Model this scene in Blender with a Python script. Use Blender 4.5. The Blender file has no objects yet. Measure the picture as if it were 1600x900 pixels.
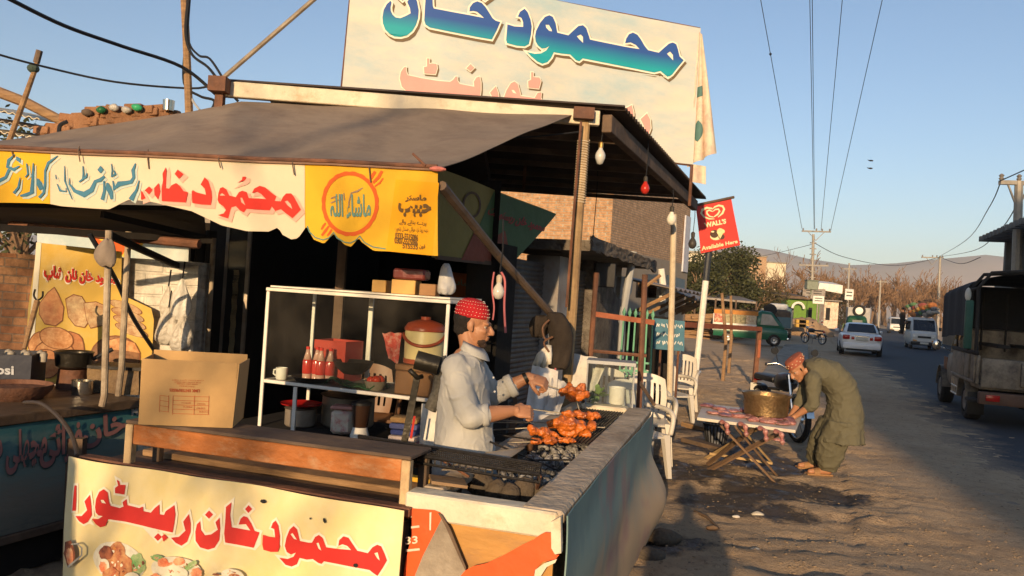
import bpy, bmesh, math, random
from mathutils import Vector as V, Matrix, noise
from math import sin, cos, pi, radians as R
random.seed(7)
SC = bpy.context.scene
COL = SC.collection
# ------------------------------------------------------------------ camera
CAMZ, F = 1.7, 1230.0
ROLL, PITCH = R(3.7), R(0.42)
cam = bpy.data.cameras.new("camera"); cam.sensor_width = 36.0; cam.lens = F/1600*36; cam.clip_end = 9000; cam.clip_start = 0.05
camo = bpy.data.objects.new("camera", cam); COL.objects.link(camo); SC.camera = camo
_Fw = V((0, cos(PITCH), sin(PITCH))); _U0 = V((0, -sin(PITCH), cos(PITCH))); _X = V((1, 0, 0))
_Rt = cos(ROLL)*_X + sin(ROLL)*_U0; _Up = -sin(ROLL)*_X + cos(ROLL)*_U0
CAM = V((0, 0, CAMZ))
_m = Matrix((_Rt, _Up, -_Fw)).transposed().to_4x4(); _m.translation = CAM
camo.matrix_world = _m
# ------------------------------------------------------------------ world, sun, exposure
SUN_AZ, SUN_EL = R(12.5), R(11.0)            # light travels 12.5 deg right of the view, 9.5 deg down
w = bpy.data.worlds.new("World"); SC.world = w; w.use_nodes = True
nt = w.node_tree; bg = nt.nodes["Background"]
sky = nt.nodes.new("ShaderNodeTexSky"); sky.sky_type = 'NISHITA'; sky.sun_disc = False
sky.sun_elevation = SUN_EL; sky.sun_rotation = SUN_AZ+pi
sky.air_density = 1.0; sky.dust_density = 1.2; sky.ozone_density = 2.5; sky.altitude = 300
nt.links.new(sky.outputs[0], bg.inputs[0]); bg.inputs[1].default_value = 0.15
sl = bpy.data.lights.new("sun", 'SUN'); sl.energy = 4.8; sl.angle = R(0.5); sl.color = (1.0, 0.70, 0.39)
so = bpy.data.objects.new("sun", sl); COL.objects.link(so)
SUND = V((sin(SUN_AZ)*cos(SUN_EL), cos(SUN_AZ)*cos(SUN_EL), -sin(SUN_EL)))
so.rotation_euler = SUND.to_track_quat('-Z', 'Y').to_euler(); so.location = (-8, -30, 12)
SC.view_settings.view_transform = 'Standard'; SC.view_settings.look = 'None'
SC.view_settings.exposure = 0.26; SC.view_settings.gamma = 1.0
SC.cycles.max_bounces = 6; SC.cycles.transparent_max_bounces = 12
SC.cycles.caustics_reflective = False; SC.cycles.caustics_refractive = False
try:
    SC.cycles.use_denoising = True
except Exception:
    pass
# ------------------------------------------------------------------ picture -> place helpers
def ray(px, py):
    return (_Fw + _Rt*((px-800)/F) + _Up*((450-py)/F))
def P(px, py, y):                      # the point seen at px,py at world depth y
    d = ray(px, py); return CAM + d*(y/d.y)
def G(px, py, z=0.0):                  # the point seen at px,py at height z
    d = ray(px, py); return CAM + d*((z-CAMZ)/d.z)
def PX(v):                             # back to picture pixels
    d = V(v)-CAM; w_ = d.dot(_Fw); return (800+F*d.dot(_Rt)/w_, 450-F*d.dot(_Up)/w_)
def PPM(y): return F/y                 # picture pixels per metre at depth y
RD = R(20.75)
ROAD = V((sin(RD), cos(RD), 0)); ROADX = V((cos(RD), -sin(RD), 0)); Z = V((0, 0, 1))
# ------------------------------------------------------------------ materials
MATS = {}
def _n(t, k, **kw):
    n = t.nodes.new(k)
    for a, b in kw.items(): setattr(n, a, b)
    return n
def mat(name, col, rough=0.8, var=0.18, scale=6.0, bump=0.15, metal=0.0, col2=None, mix2=0.5, scale2=2.5, sharp=0.12,
        alpha=1.0, trans=0.0, ior=1.45, emit=None, spec=0.4, detail=6, stretch=(1, 1, 1), bscale=None, sheen=0, sss=0, tl=0.0, bdist=0.02):
    if name in MATS: return MATS[name]
    m = bpy.data.materials.new(name); m.use_nodes = True; t = m.node_tree
    b = t.nodes["Principled BSDF"]; L = t.links.new
    tc = _n(t, "ShaderNodeTexCoord"); mp = _n(t, "ShaderNodeMapping"); mp.inputs['Scale'].default_value = stretch
    L(tc.outputs['Object'], mp.inputs[0])
    nz = _n(t, "ShaderNodeTexNoise"); nz.inputs['Scale'].default_value = scale; nz.inputs['Detail'].default_value = detail; nz.inputs['Roughness'].default_value = 0.65
    L(mp.outputs[0], nz.inputs['Vector'])
    ramp = _n(t, "ShaderNodeMapRange"); ramp.inputs[1].default_value = 0.3; ramp.inputs[2].default_value = 0.7
    ramp.inputs[3].default_value = 1-var; ramp.inputs[4].default_value = 1+var
    L(nz.outputs[0], ramp.inputs[0])
    mul = _n(t, "ShaderNodeVectorMath", operation='SCALE')
    base = _n(t, "ShaderNodeRGB"); base.outputs[0].default_value = (*col, 1)
    src = base.outputs[0]
    if col2 is not None:
        n2 = _n(t, "ShaderNodeTexNoise"); n2.inputs['Scale'].default_value = scale2; n2.inputs['Detail'].default_value = 8; n2.inputs['Roughness'].default_value = 0.7
        L(mp.outputs[0], n2.inputs['Vector'])
        r2 = _n(t, "ShaderNodeMapRange"); r2.inputs[1].default_value = mix2-sharp; r2.inputs[2].default_value = mix2+sharp
        L(n2.outputs[0], r2.inputs[0])
        mx = _n(t, "ShaderNodeMix", data_type='RGBA'); L(r2.outputs[0], mx.inputs[0]); L(src, mx.inputs[6]); mx.inputs[7].default_value = (*col2, 1)
        src = mx.outputs[2]
    L(src, mul.inputs[0]); L(ramp.outputs[0], mul.inputs['Scale'])
    L(mul.outputs[0], b.inputs['Base Color'])
    b.inputs['Roughness'].default_value = rough; b.inputs['Metallic'].default_value = metal
    b.inputs['Specular IOR Level'].default_value = spec; b.inputs['IOR'].default_value = ior
    b.inputs['Alpha'].default_value = alpha; b.inputs['Transmission Weight'].default_value = trans
    if sss: b.inputs['Subsurface Weight'].default_value = sss; b.inputs['Subsurface Radius'].default_value = (0.02, 0.008, 0.004)
    if emit: b.inputs['Emission Color'].default_value = (*emit[0], 1); b.inputs['Emission Strength'].default_value = emit[1]
    if bump:
        nb = _n(t, "ShaderNodeTexNoise"); nb.inputs['Scale'].default_value = bscale or scale*4; nb.inputs['Detail'].default_value = 6
        L(mp.outputs[0], nb.inputs['Vector'])
        bp = _n(t, "ShaderNodeBump"); bp.inputs['Strength'].default_value = min(1, bump*2); bp.inputs['Distance'].default_value = bdist
        L(nb.outputs[0], bp.inputs['Height']); L(bp.outputs[0], b.inputs['Normal'])
    if tl:
        td = _n(t, "ShaderNodeBsdfTranslucent"); L(mul.outputs[0], td.inputs[0])
        ms = _n(t, "ShaderNodeMixShader"); ms.inputs[0].default_value = tl
        L(b.outputs[0], ms.inputs[1]); L(td.outputs[0], ms.inputs[2])
        L(ms.outputs[0], t.nodes["Material Output"].inputs[0])
    MATS[name] = m; return m
def glass(name, col=(0.9, 0.95, 0.93), dust=0.25, rough=0.05):
    """a thin pane: mostly see-through with a glossy coat and a film of dust"""
    if name in MATS: return MATS[name]
    m = bpy.data.materials.new(name); m.use_nodes = True; t = m.node_tree; L = t.links.new
    t.nodes.remove(t.nodes["Principled BSDF"])
    tr = _n(t, "ShaderNodeBsdfTransparent"); tr.inputs[0].default_value = (*col, 1)
    gl = _n(t, "ShaderNodeBsdfGlossy"); gl.inputs[1].default_value = rough
    fr = _n(t, "ShaderNodeFresnel"); fr.inputs[0].default_value = 1.45
    m1 = _n(t, "ShaderNodeMixShader"); L(fr.outputs[0], m1.inputs[0]); L(tr.outputs[0], m1.inputs[1]); L(gl.outputs[0], m1.inputs[2])
    df = _n(t, "ShaderNodeBsdfDiffuse"); df.inputs[0].default_value = (0.45, 0.40, 0.33, 1)
    nz = _n(t, "ShaderNodeTexNoise"); nz.inputs['Scale'].default_value = 4; nz.inputs['Detail'].default_value = 8
    tc = _n(t, "ShaderNodeTexCoord"); L(tc.outputs['Object'], nz.inputs['Vector'])
    mr = _n(t, "ShaderNodeMapRange"); mr.inputs[1].default_value = 0.35; mr.inputs[2].default_value = 0.8; mr.inputs[4].default_value = dust
    L(nz.outputs[0], mr.inputs[0])
    m2 = _n(t, "ShaderNodeMixShader"); L(mr.outputs[0], m2.inputs[0]); L(m1.outputs[0], m2.inputs[1]); L(df.outputs[0], m2.inputs[2])
    L(m2.outputs[0], t.nodes["Material Output"].inputs[0]); MATS[name] = m; return m
def brick(name, c1, c2, mortar, sx=1.0, bw=0.23, bh=0.075, rot=(0, 0, 0), worn=0.5, ms=0.012, paint=None, pmix=0.5):
    """bricks laid in the object's own X/Z plane"""
    if name in MATS: return MATS[name]
    m = bpy.data.materials.new(name); m.use_nodes = True; t = m.node_tree; L = t.links.new; b = t.nodes["Principled BSDF"]
    tc = _n(t, "ShaderNodeTexCoord"); sp = _n(t, "ShaderNodeSeparateXYZ"); L(tc.outputs['Object'], sp.inputs[0])
    ad = _n(t, "ShaderNodeMath", operation='ADD'); L(sp.outputs[0], ad.inputs[0]); L(sp.outputs[1], ad.inputs[1])
    cb = _n(t, "ShaderNodeCombineXYZ"); L(ad.outputs[0], cb.inputs[0]); L(sp.outputs[2], cb.inputs[1])
    nw = _n(t, "ShaderNodeTexNoise"); nw.inputs['Scale'].default_value = 3; nw.inputs['Detail'].default_value = 3; L(tc.outputs['Object'], nw.inputs['Vector'])
    sc = _n(t, "ShaderNodeVectorMath", operation='SCALE'); sc.inputs['Scale'].default_value = 0.03; L(nw.outputs['Color'], sc.inputs[0])
    av = _n(t, "ShaderNodeVectorMath", operation='ADD'); L(cb.outputs[0], av.inputs[0]); L(sc.outputs[0], av.inputs[1])
    br = _n(t, "ShaderNodeTexBrick"); L(av.outputs[0], br.inputs['Vector'])
    br.inputs['Color1'].default_value = (*c1, 1); br.inputs['Color2'].default_value = (*c2, 1); br.inputs['Mortar'].default_value = (*mortar, 1)
    br.inputs['Scale'].default_value = 1; br.inputs['Mortar Size'].default_value = ms; br.inputs['Mortar Smooth'].default_value = 0.4
    br.inputs['Brick Width'].default_value = bw; br.inputs['Row Height'].default_value = bh; br.inputs['Bias'].default_value = 0
    n2 = _n(t, "ShaderNodeTexNoise"); n2.inputs['Scale'].default_value = 7; n2.inputs['Detail'].default_value = 8; n2.inputs['Roughness'].default_value = .75; L(tc.outputs['Object'], n2.inputs['Vector'])
    mr = _n(t, "ShaderNodeMapRange"); mr.inputs[1].default_value = 0.3; mr.inputs[2].default_value = 0.7; mr.inputs[3].default_value = 1-worn; mr.inputs[4].default_value = 1+worn*0.6
    L(n2.outputs[0], mr.inputs[0])
    mu = _n(t, "ShaderNodeVectorMath", operation='SCALE'); L(mr.outputs[0], mu.inputs['Scale'])
    src = br.outputs['Color']
    if paint:
        n3 = _n(t, "ShaderNodeTexNoise"); n3.inputs['Scale'].default_value = 2.2; n3.inputs['Detail'].default_value = 9; n3.inputs['Roughness'].default_value = .7; L(tc.outputs['Object'], n3.inputs['Vector'])
        r3 = _n(t, "ShaderNodeMapRange"); r3.inputs[1].default_value = pmix-.06; r3.inputs[2].default_value = pmix+.06; L(n3.outputs[0], r3.inputs[0])
        mx = _n(t, "ShaderNodeMix", data_type='RGBA'); L(r3.outputs[0], mx.inputs[0]); mx.inputs[6].default_value = (*paint, 1); L(src, mx.inputs[7]); src = mx.outputs[2]
    L(src, mu.inputs[0]); L(mu.outputs[0], b.inputs['Base Color']); b.inputs['Roughness'].default_value = 0.9
    mh = _n(t, "ShaderNodeMath", operation='MULTIPLY_ADD'); L(br.outputs['Fac'], mh.inputs[0]); mh.inputs[1].default_value = -1.0; L(n2.outputs[0], mh.inputs[2])
    bp = _n(t, "ShaderNodeBump"); bp.inputs['Strength'].default_value = 0.8; bp.inputs['Distance'].default_value = 0.012; L(mh.outputs[0], bp.inputs['Height']); L(bp.outputs[0], b.inputs['Normal'])
    MATS[name] = m; return m
# ------------------------------------------------------------------ objects
def thing(name, label, cat, loc=(0, 0, 0), rotz=0.0, group=None, kind=None):
    o = bpy.data.objects.new(name, None); COL.objects.link(o); o.empty_display_size = 0.2
    o.location = loc; o.rotation_euler = (0, 0, rotz); o['label'] = label; o['category'] = cat
    if group: o['group'] = group
    if kind: o['kind'] = kind
    return o
def tag(o, label, cat, group=None, kind=None):
    o['label'] = label; o['category'] = cat
    if group: o['group'] = group
    if kind: o['kind'] = kind
    return o
def wm(o):
    m = Matrix.LocRotScale(o.location, o.rotation_euler, o.scale)
    return wm(o.parent) @ m if o.parent else m
def dup(root, loc, rotz, label=None, group=None, scale=None):
    r = root.copy(); COL.objects.link(r); r.location = loc; r.rotation_euler = (0, 0, rotz)
    if scale: r.scale = (scale,)*3 if not hasattr(scale, '__len__') else scale
    if label: r['label'] = label
    if group: r['group'] = group
    for ch in list(root.children):
        c = ch.copy(); COL.objects.link(c); c.parent = r
        for g in list(ch.children):
            d = g.copy(); COL.objects.link(d); d.parent = c
    return r
def frame(axis):
    a = V(axis).normalized(); t = V((0, 0, 1)) if abs(a.z) < 0.9 else V((1, 0, 0))
    x = t.cross(a).normalized(); return x, a.cross(x).normalized(), a
class MB:
    def __init__(s): s.v = []; s.f = []; s.mi = []; s.m = 0; s.uv = None
    def _add(s, vs, fs):
        o = len(s.v); s.v += [V(p) for p in vs]; s.f += [tuple(i+o for i in f) for f in fs]; s.mi += [s.m]*len(fs); return s
    def hexa(s, p):        # 8 corners: bottom 0-3, top 4-7
        return s._add(p, [(3, 2, 1, 0), (4, 5, 6, 7), (0, 1, 5, 4), (1, 2, 6, 5), (2, 3, 7, 6), (3, 0, 4, 7)])
    def box(s, c, d, M=None):
        x, y, z = d[0]/2, d[1]/2, d[2]/2
        p = [V(q) for q in ((-x, -y, -z), (x, -y, -z), (x, y, -z), (-x, y, -z), (-x, -y, z), (x, -y, z), (x, y, z), (-x, y, z))]
        if M is not None: p = [M @ q for q in p]
        return s.hexa([q+V(c) for q in p])
    def obox(s, o, a, b, c):   # corner + three edge vectors
        o, a, b, c = V(o), V(a), V(b), V(c)
        return s.hexa([o, o+a, o+a+b, o+b, o+c, o+a+c, o+a+b+c, o+b+c])
    def beam(s, a, b, wd, h, up=Z):
        a, b = V(a), V(b); d = (b-a).normalized(); up = V(up); up = V((0, 1, 0)) if abs(d.dot(up.normalized())) > .995 else up; sd = d.cross(up).normalized(); u = sd.cross(d).normalized()
        x, y = sd*wd/2, u*h/2
        return s.hexa([a-x-y, a+x-y, b+x-y, b-x-y, a-x+y, a+x+y, b+x+y, b-x+y])
    def tube(s, pts, r, n=8, cap=True):
        pts = [V(p) for p in pts]; k = len(pts); rs = r if hasattr(r, '__len__') else [r]*k
        x = None; vs = []
        for i, p in enumerate(pts):
            d = (pts[min(i+1, k-1)]-pts[max(i-1, 0)])
            if d.length < 1e-9: d = V((0, 0, 1))
            d.normalize()
            if x is None: x = frame(d)[0]
            x = (x-d*x.dot(d)); x = x.normalized() if x.length > 1e-6 else frame(d)[0]
            y = d.cross(x)
            for j in range(n):
                t = 2*pi*j/n; vs.append(p+(x*cos(t)+y*sin(t))*rs[i])
        fs = [(i*n+j, i*n+(j+1) % n, (i+1)*n+(j+1) % n, (i+1)*n+j) for i in range(k-1) for j in range(n)]
        if cap: fs += [tuple(range(n-1, -1, -1)), tuple(range((k-1)*n, k*n))]
        return s._add(vs, fs)
    def lathe(s, prof, n=20, o=(0, 0, 0), M=None, cap=True, sx=1.0, sy=1.0):
        vs = []
        for r, z in prof:
            for j in range(n):
                t = 2*pi*j/n; q = V((r*cos(t)*sx, r*sin(t)*sy, z)); vs.append((M @ q if M is not None else q)+V(o))
        k = len(prof)
        fs = [(i*n+j, i*n+(j+1) % n, (i+1)*n+(j+1) % n, (i+1)*n+j) for i in range(k-1) for j in range(n)]
        if cap: fs += [tuple(range(n-1, -1, -1)), tuple(range((k-1)*n, k*n))]
        return s._add(vs, fs)
    def ball(s, c, r, n=12, k=7, M=None):
        r = r if hasattr(r, '__len__') else (r, r, r)
        prof = [(max(1e-4, sin(pi*i/k)), -cos(pi*i/k)) for i in range(k+1)]
        D = Matrix.Diagonal(V(r)); D = (M @ D) if M is not None else D
        return s.lathe(prof, n, c, D)
    def loft(s, rings, cap=True, closed=True):
        n = len(rings[0]); vs = [p for r_ in rings for p in r_]; k = len(rings)
        e = n if closed else n-1
        fs = [(i*n+j, i*n+(j+1) % n, (i+1)*n+(j+1) % n, (i+1)*n+j) for i in range(k-1) for j in range(e)]
        if cap and closed: fs += [tuple(range(n-1, -1, -1)), tuple(range((k-1)*n, k*n))]
        return s._add(vs, fs)
    def grid(s, fn, nu, nv, thick=0.0):
        """fn(u,v)->point, u,v in 0..1 ; thick gives the sheet a back face and rim"""
        vs = [V(fn(i/nu, j/nv)) for j in range(nv+1) for i in range(nu+1)]; w_ = nu+1
        fs = [(j*w_+i, j*w_+i+1, (j+1)*w_+i+1, (j+1)*w_+i) for j in range(nv) for i in range(nu)]
        if thick:
            n0 = len(vs); bk = []
            for j in range(nv+1):
                for i in range(nu+1):
                    p = vs[j*w_+i]; a = vs[j*w_+min(i+1, nu)]-vs[j*w_+max(i-1, 0)]; b = vs[min(j+1, nv)*w_+i]-vs[max(j-1, 0)*w_+i]
                    bk.append(p-a.cross(b).normalized()*thick)
            vs = vs+bk; fs = fs+[tuple(n0+q for q in reversed(f)) for f in fs]
            rim = [i for i in range(w_)]+[j*w_+nu for j in range(1, nv+1)]+[nv*w_+i for i in range(nu-1, -1, -1)]+[j*w_ for j in range(nv-1, 0, -1)]
            for q in range(len(rim)):
                a, b = rim[q], rim[(q+1) % len(rim)]; fs.append((b, a, a+n0, b+n0))
        return s._add(vs, fs)
    def prism(s, pts, ext):
        pts = [V(p) for p in pts]; n = len(pts); e = V(ext)
        return s._add(pts+[p+e for p in pts], [tuple(range(n-1, -1, -1)), tuple(range(n, 2*n))]+[(i, (i+1) % n, n+(i+1) % n, n+i) for i in range(n)])
    def quad(s, a, b, c, d): return s._add([a, b, c, d], [(0, 1, 2, 3)])
    def build(s, name, mats, parent=None, smooth=False, bevel=0.0, loc=None, sub=0, world=True, seg=1):
        me = bpy.data.meshes.new(name)
        inv = None
        if world and parent is not None: inv = wm(parent).inverted()
        vs = s.v
        if inv is not None: vs = [inv @ p for p in vs]
        elif parent is None and loc is not None: vs = [p-V(loc) for p in vs]
        me.from_pydata([tuple(p) for p in vs], [], s.f)
        mats = mats if isinstance(mats, (list, tuple)) else [mats]
        for m in mats: me.materials.append(m)
        me.polygons.foreach_set('material_index', s.mi)
        bm = bmesh.new(); bm.from_mesh(me); bmesh.ops.recalc_face_normals(bm, faces=bm.faces)
        if bevel:
            es = [e for e in bm.edges if len(e.link_faces) == 2 and e.calc_face_angle(0) > 0.6]
            bmesh.ops.bevel(bm, geom=es, offset=bevel, segments=seg, affect='EDGES', profile=0.5, clamp_overlap=True)
        bm.to_mesh(me); bm.free()
        if smooth:
            me.polygons.foreach_set('use_smooth', [True]*len(me.polygons))
            if smooth != 'all':
                try: me.set_sharp_from_angle(angle=R(40))
                except Exception: pass
        me.update()
        o = bpy.data.objects.new(name, me); COL.objects.link(o)
        if parent is not None: o.parent = parent
        elif loc is not None: o.location = loc
        if sub:
            md = o.modifiers.new('sub', 'SUBSURF'); md.levels = sub; md.render_levels = sub
        return o
def apply_mods(o):
    bpy.context.view_layer.update()
    dg = bpy.context.evaluated_depsgraph_get()
    me = bpy.data.meshes.new_from_object(o.evaluated_get(dg)); old = o.data
    o.modifiers.clear(); o.data = me; me.name = old.name
    return o
def remesh(o, vox, it=3, fac=0.5, disp=None):
    md = o.modifiers.new('r', 'REMESH'); md.mode = 'VOXEL'; md.voxel_size = vox; md.use_smooth_shade = True
    if it:
        s_ = o.modifiers.new('s', 'SMOOTH'); s_.factor = fac; s_.iterations = it
    mats = list(o.data.materials); apply_mods(o)
    o.data.polygons.foreach_set('use_smooth', [True]*len(o.data.polygons))
    if disp:
        me = o.data; me.update()
        ns = [v.normal.copy() for v in me.vertices]
        for v, n in zip(me.vertices, ns): v.co = v.co+n*disp(v.co, n)
        me.update()
    return o
def nz3(p, s=1.0, o=0.0): return noise.noise(V((p[0]*s+o, p[1]*s-o, p[2]*s+2*o)))
def lerp(a, b, t): return a+(b-a)*t
def catenary(a, b, sag, n=14):
    a, b = V(a), V(b); return [a.lerp(b, i/n)-Z*(sag*4*(i/n)*(1-i/n)) for i in range(n+1)]
def spline(pts, n=6):
    pts = [V(p) for p in pts]; out = []
    for i in range(len(pts)-1):
        p0, p1, p2, p3 = pts[max(i-1, 0)], pts[i], pts[i+1], pts[min(i+2, len(pts)-1)]
        for k in range(n):
            t = k/n; out.append(0.5*((2*p1)+(p2-p0)*t+(2*p0-5*p1+4*p2-p3)*t*t+(3*p1-p0-3*p2+p3)*t**3))
    out.append(pts[-1]); return out
# ------------------------------------------------------------------ planes, lettering
class Plane:
    """a (nearly flat) sheet in the place: origin, in-plane axes a (right) and b (up), a little waviness along its normal"""
    def __init__(s, o, a, b, wave=None):
        s.o = V(o); s.a = V(a).normalized(); b = V(b); s.b = (b-s.a*b.dot(s.a)).normalized(); s.n = s.a.cross(s.b)
        if s.n.dot(CAM-s.o) < 0: s.n = -s.n
        s.wave = wave or (lambda u, v: 0.0)
    def uv(s, px, py):
        d = ray(px, py); t = (s.o-CAM).dot(s.n)/d.dot(s.n); q = CAM+d*t-s.o
        return (q.dot(s.a), q.dot(s.b))
    def at(s, u, v, off=0.0): return s.o+s.a*u+s.b*v+s.n*(off+s.wave(u, v))
def poly_mesh(polys, expand=0.0, shift=(0, 0)):
    """closed 2-D outlines (inner ones are holes) -> flat triangulated mesh data"""
    c = bpy.data.curves.new('outline', 'CURVE'); c.dimensions = '2D'; c.fill_mode = 'BOTH'; c.offset = expand
    for pts in polys:
        ar = sum(pts[i-1][0]*pts[i][1]-pts[i][0]*pts[i-1][1] for i in range(len(pts)))
        if ar < 0: pts = pts[::-1]
        sp = c.splines.new('POLY'); sp.points.add(len(pts)-1)
        for p, q in zip(sp.points, pts): p.co = (q[0]+shift[0], q[1]+shift[1], 0, 1)
        sp.use_cyclic_u = True
    return _curve_mesh(c)
def _curve_mesh(c):
    o = bpy.data.objects.new('tmp', c); COL.objects.link(o)
    bpy.context.view_layer.update()
    me = bpy.data.meshes.new_from_object(o.evaluated_get(bpy.context.evaluated_depsgraph_get()))
    r = ([V((v.co.x, v.co.y)) for v in me.vertices], [tuple(p.vertices) for p in me.polygons])
    bpy.data.objects.remove(o); bpy.data.curves.remove(c); bpy.data.meshes.remove(me)
    return r
AR = {'ا': (0xFE8D, 2), 'آ': (0xFE81, 2), 'ب': (0xFE8F, 4), 'پ': (0xFB56, 4), 'ت': (0xFE95, 4), 'ٹ': (0xFB66, 4), 'ج': (0xFE9D, 4), 'چ': (0xFB7A, 4),
      'ح': (0xFEA1, 4), 'خ': (0xFEA5, 4), 'د': (0xFEA9, 2), 'ڈ': (0xFB88, 2), 'ر': (0xFEAD, 2), 'ڑ': (0xFB8C, 2), 'ز': (0xFEAF, 2), 'س': (0xFEB1, 4),
      'ش': (0xFEB5, 4), 'ف': (0xFED1, 4), 'ک': (0xFB8E, 4), 'گ': (0xFB92, 4), 'ل': (0xFEDD, 4), 'م': (0xFEE1, 4), 'ن': (0xFEE5, 4), 'و': (0xFEED, 2),
      'ہ': (0xFBA6, 4), 'ھ': (0xFBAA, 4), 'ی': (0xFBFC, 4), 'ے': (0xFBAE, 2), 'ئ': (0xFE89, 4), 'ء': (0xFE80, 1), 'ص': (0xFEB9, 4), 'ط': (0xFEC1, 4), 'ق': (0xFED5, 4), 'ع': (0xFEC9, 4)}
def shape(s):
    out = []
    for i, ch in enumerate(s):
        if ch not in AR: out.append(ch); continue
        base, k = AR[ch]
        pv = i > 0 and (s[i-1] in AR and AR[s[i-1]][1] == 4 or s[i-1] == 'ـ') and k > 1
        nx = i+1 < len(s) and (s[i+1] in AR and AR[s[i+1]][1] > 1 or s[i+1] == 'ـ') and k == 4
        out.append(chr(base+(3 if pv and nx else 1 if pv else 2 if nx else 0)))
    return ''.join(reversed(out))
def text_mesh(s, bold=0.0, arabic=True, spacing=1.0):
    c = bpy.data.curves.new('txt', 'FONT'); c.body = shape(s) if arabic else s; c.resolution_u = 3; c.offset = bold; c.space_character = spacing
    return _curve_mesh(c)
def fit(md, box):
    """scale flat mesh data into a uv quad given as TL,TR,BR,BL"""
    vs, fs = md; xs = [p.x for p in vs]; ys = [p.y for p in vs]; x0, x1, y0, y1 = min(xs), max(xs), min(ys), max(ys)
    TL, TR, BR, BL = [V(q) for q in box]; out = []
    for p in vs:
        s_, t_ = (p.x-x0)/(x1-x0), (p.y-y0)/(y1-y0)
        out.append(BL.lerp(BR, s_).lerp(TL.lerp(TR, s_), t_))
    return out, fs
def put(md, pl, off, step=0.06):
    """flat mesh data (uv) -> MB lying on plane pl at a small offset; islands are staggered so none share a plane"""
    vs, fs = md; bm = bmesh.new(); bv = [bm.verts.new((p[0], p[1], 0)) for p in vs]
    for f in fs:
        try: bm.faces.new([bv[i] for i in f])
        except ValueError: pass
    bmesh.ops.remove_doubles(bm, verts=bm.verts, dist=1e-6)
    # islands
    idx = {}; k = 0
    for v0 in bm.verts:
        if v0 in idx: continue
        st = [v0]; idx[v0] = k
        while st:
            q = st.pop()
            for e in q.link_edges:
                o_ = e.other_vert(q)
                if o_ not in idx: idx[o_] = k; st.append(o_)
        k += 1
    for v0, i in idx.items(): v0.co.z = (i % 5)*0.0004
    if step:
        for ax in (0, 1):
            lo = min((v0.co[ax] for v0 in bm.verts), default=0); hi = max((v0.co[ax] for v0 in bm.verts), default=0)
            nrm = (1, 0, 0) if ax == 0 else (0, 1, 0); t = math.ceil(lo/step)*step
            while t < hi:
                co = (t, 0, 0) if ax == 0 else (0, t, 0)
                bmesh.ops.bisect_plane(bm, geom=list(bm.verts)+list(bm.edges)+list(bm.faces), plane_co=co, plane_no=nrm, dist=1e-6)
                t += step
    b = MB(); bm.verts.index_update()
    b._add([pl.at(v0.co.x, v0.co.y, off+v0.co.z) for v0 in bm.verts], [tuple(v0.index for v0 in f.verts) for f in bm.faces])
    bm.free(); return b
def letters(pl, polys_px, o, s, m, off, parent, expand=0.0, shift=(0, 0), name='lettering'):
    """outlines read in crop pixels (origin o, scale s) laid onto plane pl"""
    out = [[pl.uv(o[0]+x/s, o[1]+y/s) for x, y in poly] for poly in polys_px]
    return put(poly_mesh(out, expand, shift), pl, off).build(name, m, parent)
def text_on(pl, s, boxpx, m, off, parent, bold=0.0, arabic=True, name='lettering', spacing=1.0, step=0.08):
    q = [pl.uv(*c) for c in boxpx]
    return put(fit(text_mesh(s, bold, arabic, spacing), q), pl, off, step).build(name, m, parent)
def stroke(pts):
    """x,y,width list -> outline polygon"""
    L_, R_ = [], []
    for i, (x, y, w_) in enumerate(pts):
        a = pts[max(i-1, 0)]; b = pts[min(i+1, len(pts)-1)]; d = V((b[0]-a[0], b[1]-a[1])); d = d.normalized() if d.length else V((1, 0)); n = V((-d.y, d.x))*w_/2
        L_.append((x+n.x, y+n.y)); R_.append((x-n.x, y-n.y))
    return L_+R_[::-1]
def ell(cx, cy, rx, ry, n=20, rot=0.0, rag=0.0, seed=0):
    rr = random.Random(seed); out = []
    for i in range(n):
        t = 2*pi*i/n; k = 1+rr.uniform(-rag, rag); x, y = rx*cos(t)*k, ry*sin(t)*k
        out.append((cx+x*cos(rot)-y*sin(rot), cy+x*sin(rot)+y*cos(rot)))
    return out
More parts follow.
